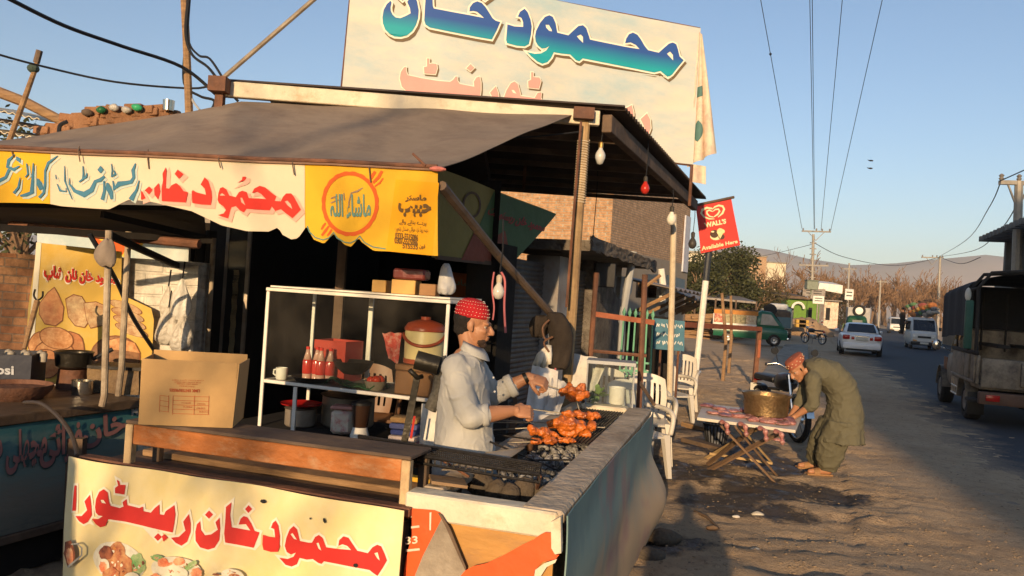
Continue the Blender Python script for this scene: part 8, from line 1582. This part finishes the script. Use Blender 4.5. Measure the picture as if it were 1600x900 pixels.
# ================================================================== VEHICLES (local: x forward, y left, z up)
M_tyre = mat('tyre', (.022, .02, .019), .9, .25, 12, .2); M_rim = mat('rim', (.42, .40, .37), .35, .2, 8, .05, metal=.7); M_glassd = mat('car_glass', (.018, .02, .024), .06, .2, 2, 0, spec=.8); M_chrome = mat('chrome', (.6, .58, .55), .2, .1, 5, 0, metal=1); M_lampr = mat('lamp_red', (.36, .015, .012), .2, .1, 5, 0); M_lampw = mat('lamp_clear', (.62, .60, .55), .12, .1, 6, 0, spec=.8); M_plate_ = mat('number_plate', (.55, .53, .47), .6, .1, 12, 0); M_und = mat('underbody', (.025, .022, .02), .9, .3, 6, .1)
def wheel(t, c, r, w_, sp=6, m=M_rim):
    c = V(c); RY = Matrix.Rotation(pi/2, 3, 'X'); b = MB(); b.lathe([(r*.62, -w_/2), (r*.9, -w_/2), (r, -w_*.35), (r, w_*.35), (r*.9, w_/2), (r*.62, w_/2)], 28, c, RY, cap=False)
    o = b.build('wheel', M_tyre, t, world=False, smooth=True)
    s = 1 if c.y > 0 else -1; b = MB(); b.lathe([(.001, -.01), (r*.2, -.02), (r*.24, .0), (r*.5, .02), (r*.62, -.01), (r*.64, -.03)], 28, c-V((0, 0, 0))+V((0, s*w_*.42, 0)), Matrix.Rotation(-s*pi/2, 3, 'X'), cap=False); b.build('rim', m, o, world=False, smooth=True)
    return o
def lbox(t, name, m, lo, hi, bev=.0, par=None, seg=2, smooth=True): b = MB(); lo, hi = V(lo), V(hi); b.box((lo+hi)/2, hi-lo); return b.build(name, m, par or t, world=False, bevel=bev, smooth=smooth and bev > 0, seg=seg)
def lquad(t, name, m, pts, th=.012, par=None): b = MB(); p = [V(q) for q in pts]; n_ = (p[1]-p[0]).cross(p[2]-p[0]).normalized(); b.prism(p, n_*th); return b.build(name, m, par or t, world=False)
def shell(t, name, m, secs, n=8, sub=0, cap=True):
    """secs: (x, half width at sill, half width at belt, z low, z high, rounding)"""
    rings = []
    for x, w0_, w1_, z0, z1, r_ in secs:
        pr = [(-w0_+r_*.5, z0), (w0_-r_*.5, z0), (w0_, z0+r_), (lerp(w0_, w1_, .45)+.03, lerp(z0, z1, .5)), (w1_+.0, z1-r_), (w1_-r_, z1), (0, z1+.012), (-w1_+r_, z1), (-w1_, z1-r_), (-lerp(w0_, w1_, .45)-.03, lerp(z0, z1, .5)), (-w0_, z0+r_)]
        rings.append([V((x, y, z)) for y, z in pr])
    b = MB(); b.loft(rings, cap=cap); return b.build(name, m, t, world=False, smooth=True, sub=sub)
hd = pi/2-RD
def road_xy(s_, along):     # s_ metres right of the near road edge, along = depth Y
    return RO+ROADX*s_+ROAD*((along-RO.y-(ROADX*s_).y)/ROAD.y)
# ---- white sedan seen from behind
M_sed = mat('paint_silverwhite', (.74, .74, .75), .3, .05, 2, 0, spec=.7)
sd = thing('sedan_car', 'white sedan driving away on the shaded road', 'car', V((P(1368, 500, 34).x, 35.5, 0)), hd)
shell(sd, 'body', M_sed, [(-2.2, .62, .70, .34, .86, .10), (-2.1, .74, .80, .24, .95, .10), (-1.5, .82, .84, .20, .99, .08), (0, .84, .84, .19, .97, .08), (1.2, .83, .83, .20, .93, .08), (1.95, .78, .76, .24, .82, .10), (2.2, .62, .62, .34, .68, .10)], sub=1)
shell(sd, 'cabin', M_sed, [(-1.75, .70, .66, .92, .97, .02), (-1.0, .74, .60, .90, 1.38, .08), (-.2, .75, .61, .90, 1.43, .08), (.55, .74, .58, .90, 1.36, .08), (1.25, .70, .64, .88, .95, .02)], sub=1)
lquad(sd, 'rear_window', M_glassd, [(-1.66, .58, 1.01), (-1.66, -.58, 1.01), (-1.12, -.50, 1.335), (-1.12, .50, 1.335)], .03); lquad(sd, 'windscreen', M_glassd, [(1.16, .6, .98), (.62, .5, 1.33), (.62, -.5, 1.33), (1.16, -.6, .98)], .03)
for s in (1, -1): lquad(sd, 'side_window', M_glassd, [(-1.2, s*.745, .99), (.9, s*.745, .99), (.45, s*.655, 1.32), (-.85, s*.665, 1.33)], .02)
for s in (1, -1): lbox(sd, 'tail_light', M_lampr, (-2.235, s*.62-.14, .70), (-2.0, s*.62+.14, .88), .03); wheel(sd, (-1.3, s*.75, .31), .31, .2); wheel(sd, (1.35, s*.75, .31), .31, .2); lbox(sd, 'mirror', M_sed, (.68, s*.92-.09, .96), (.78, s*.92+.09, 1.08), .03)
lbox(sd, 'number_plate', M_plate_, (-2.25, -.24, .66), (-2.2, .24, .80), .005); lbox(sd, 'bumper', M_sed, (-2.29, -.74, .30), (-2.05, .74, .56), .06); lbox(sd, 'tail_light', M_lampr, (-2.238, .30, .70), (-2.2, .42, .82), .01); lbox(sd, 'tail_light', M_lampr, (-2.238, -.42, .70), (-2.2, -.30, .82), .01); lbox(sd, 'bumper_slot', M_und, (-2.294, -.6, .24), (-2.2, .6, .31)); lbox(sd, 'trunk_strip', M_chrome, (-2.24, -.28, .83), (-2.2, .28, .86))
# ---- small white vans coming toward us
M_van_ = mat('paint_vanwhite', (.60, .58, .55), .4, .08, 2, .02, spec=.6)
def minivan(label, loc, rz, group=None):
    t = thing('minivan', label, 'van', loc, rz, group)
    shell(t, 'body', M_van_, [(-1.62, .64, .66, .38, 1.02, .06), (-1.5, .69, .70, .28, 1.05, .05), (1.2, .69, .70, .26, 1.05, .05), (1.52, .67, .68, .28, 1.02, .06), (1.64, .60, .62, .34, .92, .06)])
    shell(t, 'cabin', M_van_, [(-1.58, .66, .60, 1.0, 1.62, .08), (-1.4, .69, .62, 1.0, 1.84, .10), (.5, .69, .62, 1.0, 1.86, .10), (.95, .69, .60, 1.0, 1.78, .08), (1.5, .66, .62, .98, 1.06, .03)])
    lquad(t, 'windscreen', M_glassd, [(1.47, .58, 1.08), (.99, .54, 1.70), (.99, -.54, 1.70), (1.47, -.58, 1.08)], .03); lquad(t, 'rear_window', M_glassd, [(-1.6, .5, 1.1), (-1.55, .48, 1.6), (-1.55, -.48, 1.6), (-1.6, -.5, 1.1)], .03)
    for s in (1, -1):
        for x0, x1 in ((-1.3, -.5), (-.42, .3), (.38, .95)): lquad(t, 'side_window', M_glassd, [(x0, s*.70, 1.12), (x1, s*.70, 1.12), (x1, s*.655, 1.62), (x0, s*.655, 1.62)], .018)
        lbox(t, 'headlight', M_lampw, (1.6, s*.48-.11, .66), (1.67, s*.48+.11, .82), .02); wheel(t, (-1.0, s*.62, .27), .27, .16); wheel(t, (1.05, s*.62, .27), .27, .16); lbox(t, 'mirror', M_black, (1.28, s*.82-.07, 1.16), (1.36, s*.82+.07, 1.34), .02); lbox(t, 'indicator', mat('amber', (.6, .25, .03), .3), (1.63, s*.48-.1, .50), (1.68, s*.48+.1, .57), .01)
    lbox(t, 'bumper', M_black, (1.58, -.70, .30), (1.74, .70, .48), .04); lbox(t, 'grille', M_black, (1.62, -.34, .68), (1.668, .34, .80), .01); lbox(t, 'number_plate', M_plate_, (1.742, -.22, .34), (1.752, .22, .46)); return t
vp = V((P(1447, 500, 46).x, 46.5, 0)); v0 = minivan('white minivan heading toward us with a colourful heap tied on its roof', vp, hd+pi)
t = thing('roof_load', 'heap of orange and green bundles tied on the white minivan roof', 'bundle', vp+Z*1.86); rr = random.Random(31)
lc = [(.45, .16, .05), (.10, .20, .09), (.35, .30, .25), (.5, .28, .08), (.12, .12, .13), (.3, .08, .06)]
for k in range(34):
    b = MB(); b.ball(vp+Z*(2.0+.62*((k*.29) % 1))+ROAD*(-1.1+2.3*((k*.377) % 1))+ROADX*(-.6+1.2*((k*.618) % 1)), (rr.uniform(.16, .3), rr.uniform(.16, .26), rr.uniform(.12, .2)), 8, 6, Matrix.Rotation(rr.uniform(0, 3), 3, 'Z'))
    b.build('bundle', mat('bundle_%d' % (k % 6), lc[k % 6], .8, .3, 6, .2), t)
t = standing('man in dark clothes riding on the back corner of the loaded white minivan', vp-ROADX*.85+ROAD*1.6+Z*.75, 1.65, 0, M_blk, M_blk, vox=.04)
dup(v0, V((P(1415, 495, 98).x, 98, 0)), hd+pi, 'farther small white van behind the loaded white minivan'); dup(v0, V((P(1402, 495, 118).x, 118, 0)), hd+pi, 'farthest small white van at the end of the road'); dup(v0, V((P(1425, 495, 84).x+1.2, 90, 0)), hd+pi, 'dark roofed white van half hidden by the loaded white minivan')
# ---- green pickup across the yard
M_grn_ = mat('paint_green', (.012, .115, .065), .3, .12, 2, .02, spec=.6); gpk = thing('pickup_truck', 'dark green pickup with decorated cargo sides parked beyond the rail', 'pickup', V((P(1178, 530, 37.5).x, 38.3, 0)), R(-14))
shell(gpk, 'body', M_grn_, [(-1.7, .66, .68, .34, .86, .05), (.6, .68, .69, .30, .90, .05), (1.35, .67, .66, .30, .92, .06), (1.72, .60, .56, .34, .78, .08)]); shell(gpk, 'cab', M_grn_, [(.30, .68, .60, .85, 1.55, .08), (.5, .69, .61, .85, 1.66, .08), (.95, .69, .59, .85, 1.62, .08), (1.55, .64, .58, .85, .95, .03)])
lquad(gpk, 'windscreen', M_glassd, [(1.5, .54, .96), (1.03, .52, 1.55), (1.03, -.52, 1.55), (1.5, -.54, .96)], .03)
for s in (1, -1): lquad(gpk, 'side_window', mat('window_pale', (.30, .27, .22), .15, .2, 4, 0), [(.46, s*.70, 1.0), (1.28, s*.69, 1.0), (.92, s*.635, 1.5), (.5, s*.64, 1.52)], .018); wheel(gpk, (-1.0, s*.64, .29), .29, .18); wheel(gpk, (1.12, s*.64, .29), .29, .18); lbox(gpk, 'headlight', M_lampw, (1.66, s*.46-.1, .6), (1.74, s*.46+.1, .74), .02)
lbox(gpk, 'bumper', M_chrome, (1.68, -.66, .34), (1.8, .66, .44), .02)
M_orn = [mat('orn_red', (.42, .07, .04), .5, .3, 9, 0, col2=(.65, .5, .3), mix2=.55, scale2=9), mat('orn_cream', (.62, .52, .36), .6, .2, 9, 0, col2=(.40, .15, .08), mix2=.6, scale2=12), mat('orn_olive', (.24, .22, .12), .6, .3, 9, 0, col2=(.5, .4, .22), mix2=.55, scale2=10), M_white]
for s in (1, -1):
    for k in range(4): lbox(gpk, 'side_panel', M_orn[(k*2+k//2) % 3], (-1.68+.49*k, s*.70-.02, .98), (-1.68+.49*k+.47, s*.70+.02, 1.40))
    lbox(gpk, 'cream_board', M_white, (-1.72, s*.70-.022, .84), (.28, s*.70+.022, .976)); lbox(gpk, 'top_rail', mat('orange_board', (.48, .19, .03), .6, .2, 5), (-1.72, s*.71-.03, 1.404), (.32, s*.71+.03, 1.60))
    for k in range(4): lbox(gpk, 'rack_bar', M_woodd, (-1.72, s*(.62-.18*k)-.02, 1.604), (.3, s*(.62-.18*k)+.02, 1.66))
lbox(gpk, 'tailboard', M_white, (-1.74, -.7, .6), (-1.70, .7, 1.4)); lbox(gpk, 'cargo', M_woodd, (-1.65, -.64, .86), (.25, .64, 1.35))
# ---- pale truck parked beyond it, with a spare wheel on its load
tk = thing('truck', 'pale parked truck with cage sides and a spare tyre, behind the green pickup', 'truck', V((P(1222, 520, 48).x, 49, 0)), hd); M_bl_ = mat('paint_dullblue', (.07, .13, .15), .5, .2, 2, .03)
lbox(tk, 'chassis', M_und, (-2.2, -.7, .45), (2.0, .7, .62)); lbox(tk, 'cargo_bed', M_cream, (-2.2, -.85, .66), (.8, .85, .78), .02); lbox(tk, 'cab', M_bl_, (.85, -.8, .6), (2.1, .8, 1.95), .15)
for s in (1, -1):
    for k in range(4): lbox(tk, 'cage_rail', M_cream, (-2.2, s*.84-.02, .9+.25*k), (.8, s*.84+.02, .98+.25*k))
    for k in range(6): lbox(tk, 'cage_post', M_cream, (-2.2+.58*k, s*.87-.02, .72), (-2.13+.58*k, s*.87+.02, 1.8))
    wheel(tk, (-1.3, s*.72, .4), .4, .24); wheel(tk, (1.4, s*.72, .4), .4, .24)
lbox(tk, 'tailgate', M_bl_, (-2.24, -.85, .7), (-2.2, .85, 1.35)); lbox(tk, 'bumper', M_woodd, (-2.35, -.9, .42), (-2.25, .9, .62)); b = MB(); b.lathe([(.16, -.1), (.34, -.1), (.38, 0), (.34, .1), (.16, .1)], 24, (-2.3, .35, 1.72), Matrix.Rotation(pi/2, 3, 'Y')); b.build('spare_tyre', M_tyre, tk, world=False, smooth=True); lbox(tk, 'load', M_woodd, (-2.0, -.78, .8), (.7, .78, 1.75), .2); lbox(tk, 'load', M_white, (-1.2, -.6, 1.75), (.2, .5, 2.15), .15)
# ---- rickshaw and far truck on the road
rk = thing('auto_rickshaw', 'green and yellow auto rickshaw just ahead of the white sedan', 'rickshaw', V((P(1338, 500, 52).x, 52, 0)), hd)
shell(rk, 'body', mat('rick_yellow', (.55, .33, .03), .5, .1, 3), [(-1.3, .58, .62, .35, .95, .06), (.4, .6, .62, .30, .95, .06), (1.2, .30, .34, .35, .85, .06)]); shell(rk, 'hood', mat('rick_green', (.03, .13, .05), .7, .1, 3), [(-1.25, .6, .52, .93, 1.55, .12), (-.9, .62, .55, .93, 1.72, .12), (.7, .60, .52, .93, 1.70, .1)]); lquad(rk, 'rear_window', M_glassd, [(-1.28, .3, 1.2), (-1.27, .3, 1.45), (-1.27, -.3, 1.45), (-1.28, -.3, 1.2)], .03)
for s in (1, -1): wheel(rk, (-.85, s*.55, .24), .24, .12); lbox(rk, 'tail_light', M_lampr, (-1.33, s*.5-.05, .62), (-1.29, s*.5+.05, .74), .01)
wheel(rk, (1.1, .03, .24), .24, .12)
ft = thing('truck', 'boxy pale truck far ahead with a round spare wheel on its back', 'truck', V((P(1347, 490, 74).x, 75, 0)), hd)
lbox(ft, 'cargo_box', mat('truck_pale', (.34, .32, .30), .6, .2, 2), (-2.5, -.95, .8), (1.4, .95, 2.5), .04); lbox(ft, 'cab', M_bl_, (1.45, -.9, .7), (2.7, .9, 2.1), .15); lbox(ft, 'chassis', M_und, (-2.5, -.7, .5), (2.6, .7, .78))
for s in (1, -1): wheel(ft, (-1.5, s*.8, .42), .42, .26); wheel(ft, (1.9, s*.8, .42), .42, .26); lbox(ft, 'tail_light', M_lampr, (-2.54, s*.75-.1, .72), (-2.5, s*.75+.1, .84))
b = MB(); b.lathe([(.34, -.1), (.52, -.1), (.56, 0), (.52, .1), (.34, .1)], 24, (-2.62, 0, 2.2), Matrix.Rotation(pi/2, 3, 'Y')); b.build('spare_tyre', M_tyre, ft, world=False, smooth=True); b = MB(); b.lathe([(.001, -.06), (.33, -.04), (.33, .04)], 24, (-2.76, 0, 2.2), Matrix.Rotation(-pi/2, 3, 'Y')); b.build('spare_rim', M_white, ft, world=False)
# ---- motorcycles
M_bike = mat('bike_black', (.02, .02, .022), .3, .2, 5, 0, spec=.7); M_biker = mat('bike_red', (.40, .03, .02), .3, .1, 5, 0)
def motorcycle(label, loc, rz, tank, group=None):
    t = thing('motorcycle', label, 'motorcycle', loc, rz, group)
    for x in (-.62, .62):
        b = MB(); RX = Matrix.Rotation(pi/2, 3, 'X'); b.lathe([(.245, -.03), (.27, -.045), (.30, -.02), (.30, .02), (.27, .045), (.245, .03)], 28, (x, 0, .30), RX, cap=False); o = b.build('wheel', M_tyre, t, world=False, smooth=True)
        b = MB(); b.lathe([(.235, -.025), (.25, -.03), (.25, .03), (.235, .025)], 28, (x, 0, .30), RX, cap=False)
        for k in range(14): a = 2*pi*k/14; b.tube([(x, 0, .3), (x+cos(a)*.24, 0, .3+sin(a)*.24)], .004, 4)
        b.lathe([(.05, -.05), (.05, .05)], 12, (x, 0, .3), RX); b.build('rim', M_chrome, o, world=False)
        b = MB(); b.grid(lambda u, v: V((x+(.33)*cos(.2+u*2.5), lerp(-.05, .05, v), .30+.33*sin(.2+u*2.5))), 16, 2, .006); b.build('mudguard', M_chrome if x > 0 else M_bike, t, world=False, smooth=True)
    for s in (1, -1): b = MB(); b.tube([(.62, s*.075, .3), (.50, s*.075, .62), (.42, s*.075, .86)], .02, 8); b.build('fork', M_chrome, t, world=False)
    b = MB(); b.tube([(.42, 0, .8), (.0, 0, .62), (-.3, 0, .60), (-.62, 0, .3)], .024, 8); b.tube([(.42, 0, .75), (.25, 0, .36), (-.15, 0, .30), (-.3, 0, .58)], .022, 8); b.build('frame', M_bike, t, world=False)
    b = MB(); b.lathe([(.001, -.22), (.07, -.2), (.12, -.08), (.13, .08), (.09, .2), (.001, .23)], 18, (.16, 0, .74), Matrix.Rotation(pi/2, 3, 'Y')); b.build('tank', tank, t, world=False, smooth='all'); lbox(t, 'seat', M_black, (-.62, -.12, .70), (.02, .12, .79), .04); lbox(t, 'engine', M_rim, (-.12, -.11, .28), (.22, .11, .52), .04)
    b = MB(); b.tube(spline([(.34, .36, .98), (.40, .22, 1.0), (.44, .08, .93), (.44, -.08, .93), (.40, -.22, 1.0), (.34, -.36, .98)]), .012, 8); hb = b.build('handlebar', M_chrome, t, world=False, smooth='all')
    for s in (1, -1): b = MB(); b.tube([(.36, s*.26, .99), (.33, s*.37, .98)], .019, 8); b.build('grip', M_black, hb, world=False); b = MB(); b.tube([(.40, s*.22, 1.0), (.40, s*.26, 1.14)], .006, 6); b.lathe([(.001, -.01), (.05, -.01), (.05, .01), (.001, .01)], 14, (.40, s*.28, 1.17), Matrix.Rotation(pi/2, 3, 'Y')); b.build('mirror', M_bike, hb, world=False)
    b = MB(); b.lathe([(.03, -.1), (.085, -.02), (.092, .03), (.07, .05), (.001, .055)], 20, (.50, 0, .88), Matrix.Rotation(pi/2, 3, 'Y')); b.build('headlight', M_lampw, t, world=False, smooth='all'); lbox(t, 'tail_light', M_lampr, (-.74, -.06, .66), (-.68, .06, .74), .015); b = MB(); b.tube([(.2, -.12, .32), (-.1, -.14, .24), (-.6, -.15, .30), (-.78, -.15, .33)], [.022, .024, .036, .034], 10); b.build('exhaust', M_chrome, t, world=False, smooth='all'); lbox(t, 'number_plate', M_plate_, (-.76, -.09, .5), (-.75, .09, .62)); b = MB(); b.tube([(-.05, .12, .28), (-.1, .2, .0)], .012, 6); b.build('side_stand', M_bike, t, world=False); return t
mg = G(1252, 692); mc0 = motorcycle('black motorcycle parked behind the meat table, its front wheel showing', V((mg.x-.12, mg.y+.62, 0)), R(-84), M_bike)
dup(mc0, gp(1276, 44), R(115), 'motorcycle with a red tail parked at the roadside beyond the green pickup'); dup(mc0, gp(1288, 90), R(70), 'distant motorcycle left of the far off figures')
# ---- old off-road pickup with dark canvas, right edge
M_jeep = mat('jeep_mud', (.22, .18, .135), .6, .25, 3, .15, col2=(.075, .06, .05), mix2=.55, scale2=4); M_canv = mat('canvas_dark', (.022, .023, .028), .9, .2, 3, .25); M_jg = mat('jeep_green', (.03, .10, .07), .6, .2, 4)
rw_ = G(1537, 657); jp = thing('canvas_pickup', 'muddy old pickup with a dark canvas hood and open cage back, at the right edge', 'pickup', rw_+ROADX*.52, hd)
X0 = 0.0
def jb(name, m, lo, hi, bev=.02, par=None): return lbox(jp, name, m, lo, hi, bev, par)
for s in (1, -1): wheel(jp, (0, s*.72, .34), .34, .24, m=mat('dull_rim', (.17, .15, .13), .6, .2, 6)); wheel(jp, (2.85, s*.72, .34), .34, .24, m=mat('dull_rim', (.17, .15, .13)))
jb('chassis', M_und, (-1.0, -.5, .42), (3.3, .5, .56))
jb('cargo_bed', M_jeep, (-1.05, -.82, .62), (1.28, .82, .70))
for s in (1, -1):
    jb('bed_side', M_jeep, (-1.05, s*.84-.03, .70), (1.28, s*.84+.03, 1.18)); jb('bed_rail', M_und, (-1.08, s*.87-.03, 1.18), (1.3, s*.87+.03, 1.25)); jb('bed_rib', M_jeep, (-1.0, s*.89-.015, .70), (1.2, s*.89+.015, .76))
    for k in range(3): jb('bed_rib', M_jeep, (-1.0+.84*k, s*.885-.015, .765), (-.95+.42*k, s*.885+.015, 1.17), .005)
    jb('step', M_und, (-1.0, s*.86-.1, .38), (-.5, s*.86+.06, .44)); b = MB()
    for k in range(4): b.tube([(.55+.18*k, s*.88, .36), (.55+.18*k, s*.88, .68)], .014, 6)
    b.tube([(.5, s*.88, .38), (1.15, s*.88, .38)], .016, 6); b.tube([(.5, s*.88, .52), (1.15, s*.88, .52)], .014, 6); b.build('side_guard', M_rim, jp, world=False)
    b = MB(); b.grid(lambda u, v: V((.42*cos(pi*u), s*(.70+.2*v), .36+.42*sin(pi*u))), 16, 2, .012); b.build('mudguard', M_jeep, jp, world=False, smooth=True)
    b = MB(); b.grid(lambda u, v: V((2.85+.42*cos(pi*u), s*(.66+.2*v), .36+.42*sin(pi*u))), 16, 2, .012); b.build('fender', M_jeep, jp, world=False, smooth=True)
    jb('mud_flap', M_black, (-.46, s*.74-.13, .14), (-.44, s*.74+.13, .52), .004)
shell(jp, 'cab', M_jeep, [(1.32, .78, .80, .50, 1.10, .06), (2.2, .79, .80, .46, 1.10, .06), (2.5, .76, .74, .48, 1.08, .06)]); shell(jp, 'hood', M_jeep, [(2.3, .72, .72, .6, 1.08, .08), (3.0, .70, .68, .58, 1.05, .10), (3.38, .62, .60, .56, .96, .12)]); shell(jp, 'cab_roof', M_jeep, [(1.34, .76, .66, 1.08, 1.58, .08), (2.0, .76, .66, 1.08, 1.60, .08), (2.45, .73, .68, 1.06, 1.12, .02)])
for s in (1, -1): lquad(jp, 'side_window', M_glassd, [(1.45, s*.78, 1.16), (2.22, s*.77, 1.16), (1.98, s*.70, 1.52), (1.5, s*.70, 1.52)], .018); b = MB(); b.tube([(2.32, s*.76, 1.12), (2.36, s*.98, 1.2)], .012, 6); b.ball((2.36, s*1.0, 1.22), (.03, .09, .11), 12, 8); b.build('mirror', M_chrome, jp, world=False, smooth='all'); jb('door_patch', mat('rust_patch', (.22, .10, .05), .8, .4, 9, .2), (2.35, s*.80-.012, .72), (2.75, s*.80+.0, .98), .01)
lquad(jp, 'windscreen', M_glassd, [(2.42, .62, 1.14), (2.05, .58, 1.55), (2.05, -.58, 1.55), (2.42, -.62, 1.14)], .03)
# canvas hood on hoops
def cv(u, v):
    x = lerp(-.35, 2.25, u); a = lerp(-.12, pi+.12, v); hw, hz = .92, .95
    y = hw*max(-1, min(1, 1.25*cos(a))); z = 1.52+hz*max(0, math.sin(a))**.45*1.12 if math.sin(a) > 0 else 1.52+.3*math.sin(a)
    sag = .03*math.sin(u*pi*3)**2; return V((x+.02*nz3((u*5, v*5, 0)), y*(1+.01*math.sin(u*20)), z-sag*(1 if .2 < v < .8 else .3)-.10*u*u))
b = MB(); b.grid(cv, 26, 34, .012); b.build('canvas', M_canv, jp, world=False, smooth=True); lquad(jp, 'canvas_front', M_canv, [(2.24, .9, 1.5), (2.24, .86, 2.35), (2.24, .4, 2.46), (2.24, -.4, 2.46), (2.24, -.86, 2.35), (2.24, -.9, 1.5)], .02)
for x in (-.4, -1.02):
    b = MB(); b.tube([(x, .88, 1.22), (x, .9, 2.3), (x, .72, 2.56), (x, 0, 2.63), (x, -.72, 2.56), (x, -.9, 2.3), (x, -.88, 1.22)], .03, 8); b.build('hoop', M_und, jp, world=False)
for s in (1, -1):
    b = MB(); b.tube([(-1.02, s*.9, 2.3), (2.1, s*.9, 2.25)], .022, 6); b.build('hood_rail', M_und, jp, world=False); jb('green_post', M_jg, (-.5, s*.92-.06, 1.26), (-.38, s*.92+.06, 2.1), .02); b = MB(); b.ball((-.44, s*.95, 2.2), (.07, .05, .12), 10, 7); b.build('white_rag', M_glv, jp, world=False, smooth='all')
b = MB(); b.tube([(-1.02, .5, 2.58), (-.4, .5, 2.6)], .02, 6); b.tube([(-1.02, -.5, 2.58), (-.4, -.5, 2.6)], .02, 6); b.build('hoop_brace', M_und, jp, world=False)
for k in range(3): jb('bench_slat', M_und, (-.35, -.75+.5*k, 1.3), (1.2, -.55+.5*k, 1.36), .01)
b = MB()
for k in range(5): b.tube([(1.3, -.8+.4*k, 1.2), (1.3, -.8+.4*k, 2.3)], .018, 6)
b.build('partition_bars', M_und, jp, world=False); jb('tailgate', M_jeep, (-1.12, -.80, .66), (-1.07, .80, 1.14)); jb('rear_panel', M_jeep, (-1.18, -.55, .72), (-1.125, .25, 1.1), .02); jb('bumper', mat('bumper_brown', (.11, .06, .04), .7, .3, 5, .1), (-1.32, -.85, .40), (-1.16, .85, .60), .02); jb('number_plate', M_plate_, (-1.14, -.45, .78), (-1.121, -.1, .96), .003)
for s in (1, -1): jb('tail_light', M_lampr, (-1.345, s*.66-.1, .46), (-1.322, s*.66+.1, .56), .005)
# ================================================================== AIR
b = MB(); b.obox((-3000, -160, -1.5), (7000, 0, 0), (0, 2600, 0), (0, 0, 205)); hz = b.build('haze', mat('tmp_haze', (.8, .8, .8), bump=0))
hm = bpy.data.materials.new('haze_air'); hm.use_nodes = True; t_ = hm.node_tree; t_.nodes.remove(t_.nodes["Principled BSDF"])
pv_ = _n(t_, "ShaderNodeVolumePrincipled"); pv_.inputs['Color'].default_value = (.90, .93, 1, 1); pv_.inputs['Density'].default_value = .00028; pv_.inputs['Anisotropy'].default_value = -.1
t_.links.new(pv_.outputs[0], t_.nodes["Material Output"].inputs['Volume']); hz.data.materials.clear(); hz.data.materials.append(hm)
hz['kind'] = 'stuff'; hz['label'] = 'thin bluish haze over the distant road and hills'; hz['category'] = 'haze'
